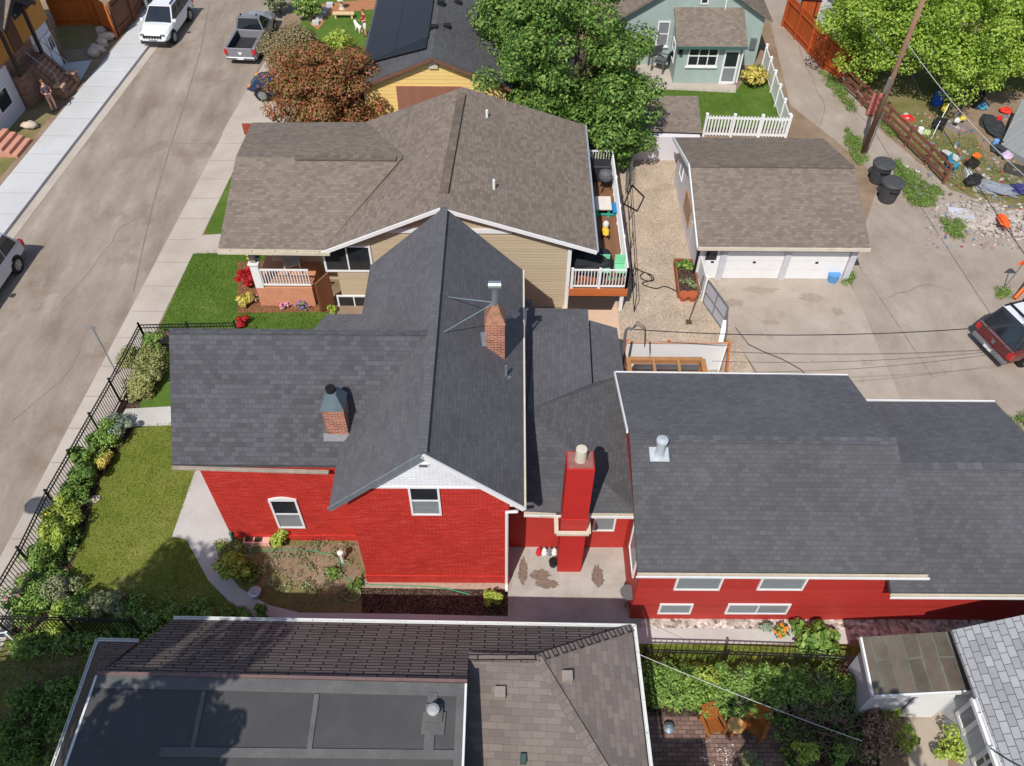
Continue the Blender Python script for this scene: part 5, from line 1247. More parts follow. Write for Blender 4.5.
# ================================================================== pole, wires, lamps
pb_ = G(863,153)
up_ = thing('utility_pole', 'tall weathered wooden utility pole beside the black trash bins', 'utility pole', pb_)
zp = 10.5; tpx = P(928,-12,9.2)
MB().tube([pb_, pb_.lerp(V(tpx.x,tpx.y,9.2),.5), pb_+(V(tpx.x,tpx.y,9.2)-pb_)*1.2], [.14,.115,.09], 12).build('shaft', M['pole'], up_, smooth=True)
pax = (V(tpx.x,tpx.y,9.2)-pb_)
def onpole(k): return pb_+pax*k
MB().bar(onpole(1.13)+V(-.9,.3,0), onpole(1.13)+V(.9,-.3,0), .09, .11).build('crossarm', M['pole'], up_)
for s_ in (-.8,.8): p = onpole(1.13)+V(s_,-s_*.33,.05); MB().lathe(p, [(.05,0),(.07,.06),(.03,.12),(.05,.16)], 8).build('insulator', M['galv'], up_)
MB().tube([onpole(.02)+V(.16,-.1,0), onpole(.3)+V(.16,-.1,0)], .03, 6).build('conduit', M['galv'], up_)
MB().tube([onpole(.43)+V(-.16,-.12,0), onpole(.52)+V(-.16,-.12,0)], .07, 8).build('junction_box', M['galv'], up_)
def wire(label, a, b, sag, r=.014, m='wire', n=18, group=None, cat='wire'):
    a, b = Vector(a), Vector(b); pts = [a.lerp(b,k/n)-V(0,0,sag*4*(k/n)*(1-k/n)) for k in range(n+1)]
    mb = MB().tube(pts, r, 5); return solo(mb, 'power_cable' if cat=='wire' else cat, M[m], label, cat, group)
w0 = onpole(.64)
wire('thick black cable from the utility pole over the junk yard to the right edge', w0, P(1080,330,4.6), .3, .015)
wire('grey guy cable from the pole top down to the junk yard rail', onpole(.9), G(957,118), .05, .007, 'metal')
wire('thin grey cable from the utility pole towards the bright trees', onpole(.62), P(860,10,6.5), .2, .014, 'metal')
wire('thin pale cable reaching right from the pole to the corrugated shed', onpole(.72), P(1060,205,3.2), .4, .014, 'metal')
ps_ = ms2+V(.15,0,1.05)
wire('black service cable from the court mast across the driveway', ps_, P(1090,318,6.0), .5, .017)
wire('thin black cable crossing the driveway near the rear roof edge', P(712,361,4.2), P(1090,340,6.0), .4, .007)
wire('lowest black cable crossing the driveway by the rear roof ridge', P(752,372,4.0), P(1090,338,5.6), .4, .007)
wire('white service line hanging over the brick patio and hedge', P(636,653,3.3), P(862,741,2.6), .12, .006, 'gutter')
wire('black cable drooping over the pale grey shingles', P(990,748,2.9), P(1040,775,3.1), .1, .015)
# pipes in curly service drop
mb = MB()
for k in range(3): mb.tube([ps_+V(0,0,-.05*k), ps_+V(.25,.1*k,.18), ps_+V(.5,-.1+.1*k,.02), ps_+V(.55,-.2,-.5-.1*k)], .014, 5)
mb.build('cable_loop', M['wire'], H1)
lp = thing('thin_pole', 'thin grey metal pole rising beside the iron picket fence', 'pole', G(117,374))
b = G(117,374); zt_p = HT(b,329); MB().tube([b, b+V(0,0,zt_p)], .03, 8).build('shaft', M['galv'], lp); MB().box(b.x-.07,b.x+.07,b.y-.03,b.y+.03,zt_p,zt_p+.1).build('cap', M['galv'], lp)
sl_ = thing('street_lamp', 'street lamp with curved arm over the road at the lower left corner', 'street lamp', (-15.4,9.3,0))
mb = MB().tube([(-15.75,9.3,0),(-15.75,9.3,6.3),(-15.9,9.35,6.9),(-16.2,9.5,7.1),(-17.3,9.9,7.1)], [.09,.08,.06,.05,.04], 10); mb.build('shaft', M['galv'], sl_)
MB().blob((-17.9,10.05,7.06), .62, .34, .14, 3, 10, .05).build('lamp_head', M['galv'], sl_, smooth=True)
sp_ = G(149,12); s2 = thing('sign_pole', 'thick pale metal pole behind the white parked car', 'pole', sp_); MB().tube([sp_, sp_+V(0,0,3.2)], .09, 10).build('shaft', M['galv'], s2)
s3_ = P(1014,418,0); s3 = thing('utility_pole', 'dark utility pole at the right edge below the red pickup', 'utility pole', (20.6,19.9,0))
MB().tube([(20.75,18.9,0),(20.75,18.9,8)], [.16,.12], 12).build('shaft', M['pole'], s3)
# ================================================================== bins
def bin_(px, py, label, s_=1.0, rot=0):
    p = G(px,py); t = thing('trash_bin', label, 'trash bin', p, 'trash bins beside the utility pole')
    MB().lathe(p, [(.36,0),(.4,.1),(.46,.85),(.5,.9),(.5,.97)], 20).build('body', plain('bin_plastic', (.055,.055,.058), .6, var=.25, scale=4), t, smooth=False)
    MB().lathe(p+V(.02,0,0), [(.52,.975),(.54,1.0),(.5,1.06),(.3,1.1),(.05,1.11)], 20).build('lid', plain('bin_lid', (.07,.07,.073), .6, var=.3, scale=9), t)
    hd_ = MB().tube([p+V(-.2,-.48,.8), p+V(-.2,-.56,.84), p+V(.2,-.56,.84), p+V(.2,-.48,.8)], .03, 6); hd_.build('handle', M['darkplastic'], t)
    for sx in (-.3,.3): MB().tube([p+V(sx-.05,.34,.1), p+V(sx+.05,.34,.1)], .1, 10).build('wheel', M['rubber'], t)
bin_(877,181,'black round trash bin touching the utility pole side'); bin_(886,200,'black round trash bin in front of the other')
# ================================================================== trees
def near_house(q): return ~((q[:,1] < 33.9) & (q[:,0] < 3.9) & (q[:,2] < 9))
tree('maple_tree', 'big dense dark green tree behind the beige sided house', (3.2,37.6,0), (2.55,37.4,4.3), (3.95,4.0,4.3), 135, .8, 420, .165, M['leaf_dark'], 11, .32, 2.6, .45, .9, lkeep=near_house, nl=14, extra=clumps((5.0,34.9,2.9),(1.8,1.8,2.6),42,.7,12,.3,.7))
tree('willow_tree', 'paler green tree with bare grey twigs behind the big dark tree', (.4,41.6,0), (.35,41.8,4.6), (2.1,3.0,3.9), 80, .8, 300, .16, M['leaf_dark'], 23, .25, 3, .45, .8, lkeep=near_house, nl=20)
tree('maple_tree', 'bright green tree over the orange fence end at the alley', (19.4,43.5,0), (19.7,43.3,4.2), (3.3,3.2,3.5), 100, .85, 340, .15, M['leaf_lime'], 31, .25, 2.2, .45, 1.0)
tree('ash_tree', 'lime green tree standing in the middle of the junk yard edge', (24.0,42.0,0), (24.0,41.3,4.1), (4.4,3.3,3.6), 135, .85, 400, .15, M['leaf_lime'], 37, .28, 2.0, .4, 1.2)
tree('ash_tree', 'lime green tree at the upper right corner with white glimpses behind', (29.5,45.0,0), (29.4,43.2,4.5), (4.2,3.4,3.9), 100, .9, 340, .15, M['leaf_lime'], 41, .28, 2.4, .45, 1.2)
tree('ash_tree', 'light green tree along the top edge behind the utility pole', (23.5,50.5,0), (23.3,50.3,5.0), (4.6,3.2,4.0), 80, 1.0, 300, .16, M['leaf_lime'], 43, .28, 2.4, .4, 1.0)
tree('plum_tree', 'rounded rust red tree in front of the yellow house', (-9.2,38.5,0), (-9.15,38.0,2.4), (3.0,2.5,2.15), 155, .6, 260, .135, M['leaf_red'], 51, .16, 1.0, .4, .3)
bush('olive_shrub', 'big olive brown bush beside the silver grey pickup', 286, 52, 1.8, 2.6, M['leaf_olive'], 57, 60, .12, 240, at=(-12.3,43.9,0), ry=1.7)
bush('green_shrub', 'green bush between the rust red tree and yellow house roof', 341, 58, .95, 1.7, M['leaf_bright'], 58, 24, .16, 80)
bush('green_shrub', 'upright grey green bush at the top edge beside the street', 281, 14, 1.0, 2.0, M['leaf_grey'], 59, 24, .17, 80)
bush('green_shrub', 'tall green bush with pale path beside it at the top edge', 310, 22, .9, 2.2, M['leaf_mid'], 60, 26, .17, 80)
bush('dark_hedge', 'dark clipped hedge along the top of the back lawn', 360, -6, 2.8, 1.2, M['leaf_dark'], 61, 40, .17, 80, cat='hedge', ry=.7)
# off-frame trees that throw the leafy shadows at the lower left and lower right
tree('maple_tree', 'tall tree just outside the bottom left edge shading the flat roof', (-12.0,-1.5,0), (-9.8,.9,12.0), (1.9,1.3,2.2), 32, .62, 170, .26, M['leaf_dark'], 71, .25, 8.0, .35, 8.0)
tree('maple_tree', 'tree outside the lower left corner shading the lawn end', (-14.2,2.4,0), (-13.5,2.8,12.0), (2.5,1.5,2.4), 80, .75, 200, .3, M['leaf_mid'], 73, .25, 8.0, .35, 8.0)
tree('maple_tree', 'low tree at the lower left corner shading the cross fence yard', (-15.9,2.6,0), (-14.9,3.4,7.4), (2.4,1.6,2.0), 60, .8, 180, .3, M['leaf_mid'], 77, .2, 4.5, .4, 4.5)
tree('maple_tree', 'tree below the bottom edge shading the brick patio', (6.6,-.6,0), (6.0,.7,9.6), (2.4,1.9,2.0), 90, .8, 140, .3, M['leaf_dark'], 75, .2, 6.5, .35, 6.5)

# ================================================================== front garden
gset = 'shrubs along the iron street fence'
FL = lambda n, k, s=.05: (M['petal_'+n], k, s)
row = [(141,365,.62,.9,'pale',None,'pale variegated bush at the top of the front planting bed'),
       (147,392,.6,.8,'pale',None,'pale variegated bush beside the front path'),
       (157,352,.45,.9,'mid',('pink',10),'green bush with a few pink blooms at the upper fence corner'),
       (120,432,.5,.7,'silver',None,'silvery low plant below the front path'),
       (110,444,.5,.9,'mid',None,'green bush just below the silvery plant'),
       (106,463,.38,.5,'yel',None,'small golden clump beside the lawn edge'),
       (90,466,.5,1.2,'mid',None,'tall green bush at the middle of the street fence'),
       (87,487,.5,1.0,'dark',None,'dark green bush leaning over the gravel edge'),
       (76,502,.45,.9,'mid',None,'dark leafed clump by a pale stepping stone'),
       (66,524,.55,1.0,'bright',('yellow',14),'bright green bush with orange and yellow flecks'),
       (58,545,.5,.9,'bright',None,'bright green bush lower down the street fence'),
       (48,566,.55,1.0,'mid',None,'deep green bush above the pink peonies'),
       (40,588,.5,.8,'mid',('pink',14),'peony bush with pink flowers'),
       (32,612,.6,.9,'mid',('pink',8),'leafy bush by the lower fence corner'),
       (62,600,.55,.7,'grey',('white',12),'greyish bush with white blooms'),
       (82,614,.5,.7,'mid',('white',8),'green clump by the cross fence'),
       (100,606,.45,.6,'grey',('white',16),'small grey green plant with white flecks at the lawn edge'),
       (60,622,.5,.6,'bright',None,'low bright clump against the cross fence'),
       (118,608,.4,.5,'grey',None,'small grey clump at the shaded lawn corner')]
for i, (px, py, r, h, k, fl, lab) in enumerate(row):
    bush('garden_shrub', lab, px, py, r*1.35, h*1.1, M['leaf_'+k], 100+i, n=int(34*r), size=.085, per=170, group=gset, flowers=FL(fl[0], fl[1], .07) if fl else None)
# shaded plants at the lower lawn end
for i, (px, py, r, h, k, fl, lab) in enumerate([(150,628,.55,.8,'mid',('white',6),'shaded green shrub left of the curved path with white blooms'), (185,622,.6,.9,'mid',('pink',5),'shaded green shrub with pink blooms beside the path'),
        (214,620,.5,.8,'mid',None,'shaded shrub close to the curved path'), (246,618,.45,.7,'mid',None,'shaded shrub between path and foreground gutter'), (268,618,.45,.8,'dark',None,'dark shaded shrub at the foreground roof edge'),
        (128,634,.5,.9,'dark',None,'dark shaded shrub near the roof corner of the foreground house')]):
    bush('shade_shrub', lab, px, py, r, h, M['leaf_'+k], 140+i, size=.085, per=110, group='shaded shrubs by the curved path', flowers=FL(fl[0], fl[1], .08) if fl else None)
bush('bright_shrub', 'bright green bush beside the curved concrete path', 238, 575, .62, 1.1, M['leaf_bright'], 150, 20, .13, 70)
bush('bright_shrub', 'round green bush under the arched window', 281, 546, .36, .75, M['leaf_bright'], 151, 10, .1, 60)
bush('bright_shrub', 'small yellow green bush at the patio corner', 494, 603, .36, .6, M['leaf_bright'], 152, 10, .09, 80)
bush('bright_shrub', 'small weed by the green hose in the side garden', 333, 573, .2, .3, M['leaf_mid'], 153, 6, .09, 40)
bush('bright_shrub', 'dark weed beside the brick corner of the house', 357, 586, .25, .35, M['leaf_dark'], 154, 6, .09, 40)
bush('rhubarb_plant', 'large leaved round plant in front of the red rear wing', 812, 646, .78, 1.0, M['leaf_mid'], 155, 26, .2, 60, cat='plant')
bush('grass_clump', 'small blue green tuft on the river rocks', 764, 630, .24, .4, M['leaf_silver'], 156, 6, .09, 60, cat='plant')
bush('flower_clump', 'orange flowers beside the small tuft on the rocks', 780, 632, .2, .4, M['leaf_mid'], 157, 6, .09, 30, cat='plant', flowers=FL('orange', 16, .09))
# hedge mass behind the dark fence at lower right
cover('hedge_foliage', 'leafy mass of shrubs along the dark fence', [P(*q) for q in ((642,674),(700,674),(760,678),(840,682),(850,696),(800,706),(738,702),(690,706),(660,708),(642,702))], .0, 210, .28, 170, .085, M['leaf_mid'], 160, .75)
hp = [(668,690,.75,1.1,'mid','bright leafy shrub at the left end of the patio hedge'), (700,690,.7,1.0,'bright','yellow green shrub in the patio hedge near the left chair'), (742,694,.6,.9,'grey','grey green shrub behind the round stump table'),
      (775,690,.75,1.1,'mid','deep green shrub in the patio hedge behind the right chair'), (815,690,.7,1.0,'grey','silvery green shrub at the right of the patio hedge'), (846,690,.5,.9,'mid','shrub touching the small white shed'),
      (884,716,.55,.7,'bright','green bush along the left side of the garden path'), (897,745,.55,.8,'bright','green bush lower down the garden path'), (944,750,.6,.9,'bright','bright bush right of the garden path by the white house'), (927,706,.22,.5,'bright','small plant at the shed door corner'),
      (800,762,.55,.9,'bright','yellow green bush at the bottom edge'), (748,764,.4,.6,'grey','small bush at the bottom edge beside the patio'), (838,758,.5,.8,'mid','green bush in the shaded corner at the bottom edge')]
for i, (px, py, r, h, k, lab) in enumerate(hp): bush('patio_shrub', lab, px, py, r, h, M['leaf_'+k], 170+i, size=.085, per=150, group='shrubs round the brick patio')
tw = MB(); rg = random.Random(5)
for k in range(130):
    p = P(rg.uniform(790,880), rg.uniform(700,752), rg.uniform(.05,.6)); d = V(rg.uniform(-1,1),rg.uniform(-1,1),rg.uniform(-.2,.3)).normalized()*rg.uniform(.3,.9); tw.tube([p,p+d*.5+V(0,0,.05),p+d], [.014,.01,.004], 4)
o = tw.build('brushwood', plain('dead_twigs', L(116,92,86), .9, var=.3)); tag(o, 'tangle of dead twigs behind the garden shed', None, None, 'stuff')
cover('dry_brush', 'heap of dry pinkish brush beside the garden path', [P(*q) for q in ((860,716),(885,720),(892,760),(862,760))], 0, 40, .25, 50, .1, leafmat('dry_brush_leaves', [L(120,98,80), L(150,126,104), L(92,74,60)], .1), 190, .6)
cover('dry_brush', 'patch of dry brush at the dark fence end', [P(*q) for q in ((828,672),(858,672),(858,690),(832,690))], 0, 22, .22, 45, .1, _MC['dry_brush_leaves'], 191, .5)
# north neighbour's garden
bush('barberry_shrub', 'large crimson bush at the porch corner', 250, 287, .5, 1.1, M['leaf_crim'], 200, 18, .12, 75)
bush('barberry_shrub', 'small crimson bush at the near end of the green lawn', 243, 325, .35, .45, M['leaf_crim'], 201, 10, .11, 60)
bush('golden_shrub', 'yellow green bush in front of the crimson one', 246, 304, .4, .6, M['leaf_yel'], 202, 12, .11, 70)
bush('golden_shrub', 'thin yellow plant behind the crimson bush', 252, 262, .2, .7, M['leaf_yel'], 203, 6, .09, 40)
bush('petunia_clump', 'magenta flower clump in front of the porch', 285, 307, .25, .3, M['leaf_mid'], 204, 6, .08, 30, cat='flowers', flowers=FL('pink', 40, .08))
bush('petunia_clump', 'pink and purple flower clump near the cedar board', 303, 309, .3, .32, M['leaf_mid'], 205, 6, .08, 30, cat='flowers', flowers=FL('purple', 45, .08))
bush('petunia_clump', 'rose flower clump beside the crimson bush', 262, 302, .25, .3, M['leaf_mid'], 206, 6, .08, 30, cat='flowers', flowers=FL('pink', 30, .08))
bush('lime_plant', 'lime plant in the window well of the beige house', 333, 312, .25, .5, M['leaf_bright'], 207, 6, .09, 40, cat='plant')
bush('hosta_shrub', 'golden green bush beside the teal house corner', 751, 84, .85, 1.1, M['leaf_yel'], 208, 22, .2, 60)
# weeds and alley verge
cover('weeds', 'strip of green weeds along the alley verge', [P(*q) for q in ((818,72),(838,80),(858,112),(852,116),(832,92))], 0, 52, .2, 120, .05, M['leaf_mid'], 210, .14)
grass_blades('weed_blades', [P(*q) for q in ((818,72),(838,80),(858,112),(852,116),(832,92))], .0, 170, .28, M['grassbladew'], 210)
cover('weeds', 'green weeds round the foot of the utility pole', [P(*q) for q in ((846,128),(858,140),(868,160),(858,166),(846,150))], 0, 46, .2, 135, .05, M['leaf_mid'], 211, .14)
grass_blades('weed_blades', [P(*q) for q in ((846,128),(858,140),(868,160),(858,166),(846,150))], .0, 170, .28, M['grassbladew'], 211)
cover('weeds', 'patch of weeds between trash bins and rail fence', [P(*q) for q in ((890,158),(905,168),(930,186),(945,192),(935,206),(912,208),(898,186))], 0, 117, .2, 135, .05, M['leaf_mid'], 212, .14)
grass_blades('weed_blades', [P(*q) for q in ((890,158),(905,168),(930,186),(945,192),(935,206),(912,208),(898,186))], .0, 170, .28, M['grassbladew'], 212)
cover('weeds', 'patch of weeds by the rubble heap', [P(*q) for q in ((938,218),(960,222),(970,236),(955,240),(940,230))], 0, 28, .2, 120, .05, M['leaf_mid'], 213, .14)
grass_blades('weed_blades', [P(*q) for q in ((938,218),(960,222),(970,236),(955,240),(940,230))], .0, 170, .28, M['grassbladew'], 213)
cover('weeds', 'dark weeds at the foot of the rail fence', [P(*q) for q in ((878,110),(900,134),(896,142),(876,122))], 0, 31, .2, 120, .05, M['leaf_mid'], 214, .14)
grass_blades('weed_blades', [P(*q) for q in ((878,110),(900,134),(896,142),(876,122))], .0, 170, .28, M['grassbladew'], 214)
cover('weeds', 'weeds beside the garage corner', [P(*q) for q in ((843,270),(850,270),(852,284),(844,284))], 0, 10, .2, 120, .05, M['leaf_mid'], 215, .14)
grass_blades('weed_blades', [P(*q) for q in ((843,270),(850,270),(852,284),(844,284))], .0, 170, .28, M['grassbladew'], 215)
cover('weeds', 'weeds below the right edge utility pole', [P(*q) for q in ((1006,420),(1060,410),(1060,470),(1020,445))], 0, 52, .2, 150, .05, M['leaf_mid'], 216, .14)
grass_blades('weed_blades', [P(*q) for q in ((1006,420),(1060,410),(1060,470),(1020,445))], .0, 170, .28, M['grassbladew'], 216)
cover('weeds', 'weeds at the roadside flag', [P(*q) for q in ((994,288),(1010,288),(1010,298),(996,298))], 0, 10, .2, 120, .05, M['leaf_mid'], 217, .14)
grass_blades('weed_blades', [P(*q) for q in ((994,288),(1010,288),(1010,298),(996,298))], .0, 170, .28, M['grassbladew'], 217)
grass_blades('junk_yard_grass', [P(*q) for q in ((900,118),(1024,160),(1024,205),(955,190),(905,140))], .008, 220, .12, M['grassbladew'], 220)
grass_blades('side_garden_grass', [P(*q) for q in ((214,541),(236,538),(348,535),(368,577),(368,612),(300,612),(268,605),(240,588),(222,565))], .01, 170, .08, M['grassbladew'], 221)
grass_blades('walkway_grass', [P(*q) for q in ((640,646),(850,648),(850,664),(640,660))], .013, 500, .1, M['grassbladen'], 222)
grass_blades('shaded_yard_grass', [P(*q) for q in ((0,645),(120,645),(60,766),(-60,766))], .011, 300, .12, M['grassbladew'], 223)
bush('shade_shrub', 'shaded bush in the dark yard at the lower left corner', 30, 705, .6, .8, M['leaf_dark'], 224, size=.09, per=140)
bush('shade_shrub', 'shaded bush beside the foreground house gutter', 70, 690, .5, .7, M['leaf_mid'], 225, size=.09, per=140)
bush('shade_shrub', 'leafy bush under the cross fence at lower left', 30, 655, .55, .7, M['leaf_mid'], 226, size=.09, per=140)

cover('bed_greenery', 'loose greenery filling the planting bed along the street fence', [P(*q) for q in ((128,420),(118,445),(100,478),(86,515),(72,560),(66,600),(40,625),(22,618),(42,570),(66,520),(92,470),(112,432))], 0, 130, .2, 75, .075, M['leaf_mid'], 250, .6)
cover('bed_greenery', 'pale variegated greenery below the upper fence corner', [P(*q) for q in ((150,352),(166,352),(164,375),(146,404),(132,404),(140,375))], 0, 60, .22, 85, .08, M['leaf_pale'], 251, .6)
# scraggly cover in the side garden, loose greenery over the patio, dark foliage in the shaded corner
cover('garden_weeds', 'sparse scraggly weeds in the side garden beside the brick wall', [P(*q) for q in ((222,550),(348,540),(366,580),(366,596),(300,600),(250,590))], .0, 75, .16, 26, .07, M['leaf_grey'], 240, .12)
cover('garden_weeds', 'green weeds beside the curved path edge', [P(*q) for q in ((218,545),(240,545),(262,575),(270,598),(246,588))], .0, 30, .18, 45, .08, M['leaf_mid'], 241, .2)
sheet('bare_soil', [P(*q) for q in ((262,548),(345,543),(362,575),(345,592),(300,585),(275,572))], .0125, M['dirt'])
cover('loose_greenery', 'loose greenery spilling over the brick patio edge', [P(*q) for q in ((690,702),(840,700),(850,722),(770,712),(740,716),(720,708))], .0, 50, .2, 80, .08, M['leaf_grey'], 242, .35)
cover('ground_ivy', 'dark ground cover under the brush behind the shed', [P(*q) for q in ((780,712),(858,704),(868,766),(770,766))], .0, 60, .22, 60, .08, M['leaf_dark'], 243, .3)
cover('yard_weeds', 'clumps of weeds between the scattered junk', [P(*q) for q in ((905,118),(960,132),(1000,170),(1024,185),(1024,200),(960,192),(925,165))], 0, 60, .16, 50, .06, M['leaf_grey'], 248, .14)
cover('loose_greenery', 'loose leafy sprigs between the orange chairs', [P(*q) for q in ((694,704),(775,704),(780,724),(742,722),(700,716))], .0, 34, .18, 90, .075, M['leaf_mid'], 249, .7)
cover('fallen_petals', 'pale petals scattered over the brick patio', [P(*q) for q in ((705,738),(730,734),(735,766),(700,766))], .0125, 20, .2, 9, .04, M['petal_white'], 244, .02)
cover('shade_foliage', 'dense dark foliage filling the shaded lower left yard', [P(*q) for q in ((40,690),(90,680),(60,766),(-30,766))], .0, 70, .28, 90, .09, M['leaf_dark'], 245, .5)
cover('shade_foliage', 'rough plants under the cross fence', [P(*q) for q in ((20,640),(120,640),(112,652),(20,656))], .0, 40, .25, 80, .09, M['leaf_mid'], 246, .4)
cover('shade_foliage', 'leafy ground under the shaded shrubs beside the path', [P(*q) for q in ((112,606),(140,600),(210,606),(256,622),(240,632),(130,640))], .0, 80, .26, 85, .09, M['leaf_mid'], 247, .4)
bf = thing('bed_frame', 'thin weathered timber frame of a garden bed in the lower left shade', 'garden bed', G(47,651))
for a, b in (((47,651),(86,652)),((47,651),(10,742)),((86,652),(62,742)),((10,742),(48,744))): MB().bar(G(*a)+V(0,0,.42), G(*b)+V(0,0,.42), .025).build('rail', plain('dull_batten', L(104,96,86), .8), bf)
for a in ((47,651),(86,652),(10,742),(62,742)): MB().bar(G(*a), G(*a)+V(0,0,.45), .03).build('post', _MC['dull_batten'], bf)
tr_ = thing('white_trellis', 'white slatted trellis at the left edge below the cross fence', 'trellis', G(4,660)); mb = MB()
for k in range(9): p = G(10-2.2*k, 642+5.5*k); mb.bar(p+V(-.5,0,.45), p+V(.0,.1,.45), .035, .02)
mb.build('slats', M['gutter'], tr_)
for x, y in ((14,640),(-4,690)): MB().bar(G(x,y), G(x,y)+V(0,0,.55), .07).build('post', M['white'], tr_)
# ================================================================== people
def person(label, loc, rz, shirt, legs, hair, h=1.7, arms='front'):
    J = [(0,0,.95),(0,0,1.2),(0,.01,1.42),(0,.02,1.52),(0,.03,1.6),(0,.02,1.7),
         (.1,0,.92),(.11,.02,.5),(.11,-.02,.09),(.12,.13,.04), (-.1,0,.92),(-.11,.06,.5),(-.11,.03,.09),(-.12,.18,.04),
         (.19,.0,1.4),(.25,-.02,1.13),(.13,.22,1.08),(.06,.3,1.1), (-.19,0,1.4),(-.25,-.02,1.13),(-.13,.22,1.08),(-.06,.3,1.12)]
    E_ = [(0,1),(1,2),(2,3),(3,4),(4,5),(0,6),(6,7),(7,8),(8,9),(0,10),(10,11),(11,12),(12,13),(2,14),(14,15),(15,16),(16,17),(2,18),(18,19),(19,20),(20,21)]
    Rr = [.15,.13,.14,.055,.09,.085,.1,.065,.045,.04,.1,.065,.045,.04,.06,.045,.036,.03,.06,.045,.036,.03]
    k = h/1.75
    me = bpy.data.meshes.new('body'); me.from_pydata([(x*k,y*k,z*k) for x,y,z in J], E_, [])
    o = bpy.data.objects.new('tmp_body', me); COL.objects.link(o)
    md = o.modifiers.new('s','SKIN'); sk = me.skin_vertices[0].data
    for i, r in enumerate(Rr): sk[i].radius = (r*k, r*k*(.75 if i < 3 else 1)); sk[i].use_root = (i == 0)
    o.modifiers.new('u','SUBSURF').levels = 2
    dg = bpy.context.evaluated_depsgraph_get(); me2 = bpy.data.meshes.new_from_object(o.evaluated_get(dg)); bpy.data.objects.remove(o)
    t = thing('person', label, 'person')
    mats = [M['skin'], plain('cloth_%d' % int(loc[1]*10), shirt, .9, var=.3, scale=14), plain('trousers_%d' % int(loc[1]*10), legs, .9), plain('hair_%d' % int(loc[1]*10), hair, .9), M['darkplastic']]
    for m_ in mats: me2.materials.append(m_)
    for p in me2.polygons:
        c = p.center/k; p.use_smooth = True
        sleeve = abs(c.x) > .15 and c.z < 1.3
        if c.z < .1: p.material_index = 4
        elif c.z > 1.5: p.material_index = 3 if (c.z > 1.67 or c.y < -.01) else 0
        elif .95 < c.z < 1.46 and not sleeve: p.material_index = 1
        elif .55 < c.z <= .95 and not (c.y > .12): p.material_index = 2
    b = bpy.data.objects.new('body', me2); COL.objects.link(b); b.parent = t
    hm = MB().blob((0,-.0,1.71*k), .1*k, .115*k, .09*k, 4, 10, .06).build('hair', mats[3], t, smooth=True)
    ph = MB().box(-.05,.05,.3*k,.32*k,1.1*k,1.22*k)
    for s_ in (-1,1):
        fm = MB()
        for q in range(4): fm.tube([(s_*.06*k,.3*k,1.1*k),(s_*(.03-.0)*k,(.335)*k,(1.09+.022*q)*k),(s_*.005*k,.335*k,(1.09+.022*q)*k)], .009*k, 5)
        fm.tube([(s_*.06*k,.29*k,1.12*k),(s_*.045*k,.29*k,1.18*k)], .01*k, 5); fm.build('fingers', M['skin'], t)
    fc = MB(); 
    for s_ in (-1,1): fc.ball((s_*.033*k,.11*k,1.635*k), .012*k, 5)
    fc.build('eyes', M['black'], t); MB().hexa([(-.014*k,.115*k,1.59*k),(.014*k,.115*k,1.59*k),(.01*k,.14*k,1.595*k),(-.01*k,.14*k,1.595*k)],[(-.008*k,.11*k,1.635*k),(.008*k,.11*k,1.635*k),(.004*k,.115*k,1.635*k),(-.004*k,.115*k,1.635*k)]).build('nose', M['skin'], t)
    MB().box(-.025*k,.025*k,.1*k,.118*k,1.565*k,1.573*k).build('mouth', plain('lips', L(170,90,84), .6), t)
    place(t, loc, rz); return t, ph
pp = G(55,111)
per, ph = person('person in patterned top and shorts looking down at a phone on the sidewalk', (pp.x,pp.y,.02), face(.8,-.5), L(120,104,120), L(186,146,130), L(120,76,44), 1.72)
ph.build('phone', M['black'], None); _p = bpy.data.objects['phone']; place(_p, (pp.x,pp.y,.02), face(.8,-.5)); tag(_p, 'small dark phone held by the person on the sidewalk', 'phone')
pp2 = P(366,36,0)
per2, ph2 = person('person in white on the back lawn next to the solar roof', (pp2.x,pp2.y,.008), face(-.8,-.5), L(150,60,44), L(236,236,236), L(130,90,56), 1.6)
# small white dog on the lawn
dg_ = G(359,32); t = thing('dog', 'small white dog on the lawn beside the person in white', 'dog')
J = [(0,-.22,.34),(0,0,.35),(0,.2,.36),(0,.32,.46),(0,.4,.5),(0,.5,.47),(.08,-.24,.2),(.08,-.28,.1),(.08,-.24,.03),(-.08,-.24,.2),(-.08,-.28,.1),(-.08,-.24,.03),(.08,.2,.2),(.08,.2,.03),(-.08,.2,.2),(-.08,.2,.03),(0,-.36,.44),(0,-.42,.56),(.06,.38,.58),(-.06,.38,.58)]
E_ = [(0,1),(1,2),(2,3),(3,4),(4,5),(0,6),(6,7),(7,8),(0,9),(9,10),(10,11),(2,12),(12,13),(2,14),(14,15),(0,16),(16,17),(4,18),(4,19)]
Rr = [.11,.11,.12,.08,.085,.04,.05,.03,.03,.05,.03,.03,.045,.03,.045,.03,.03,.02,.025,.025]
me = bpy.data.meshes.new('body'); me.from_pydata(J, E_, []); o = bpy.data.objects.new('tmp_body', me); COL.objects.link(o); o.modifiers.new('s','SKIN')
for i, r in enumerate(Rr): me.skin_vertices[0].data[i].radius = (r,r); me.skin_vertices[0].data[i].use_root = (i == 1)
o.modifiers.new('u','SUBSURF').levels = 2
me2 = bpy.data.meshes.new_from_object(o.evaluated_get(bpy.context.evaluated_depsgraph_get())); bpy.data.objects.remove(o); me2.materials.append(plain('white_fur', L(232,228,220), .9, var=.08, scale=10))
b = bpy.data.objects.new('body', me2); COL.objects.link(b); b.parent = t; place(t, (dg_.x,dg_.y,.008), face(-.6,.8))

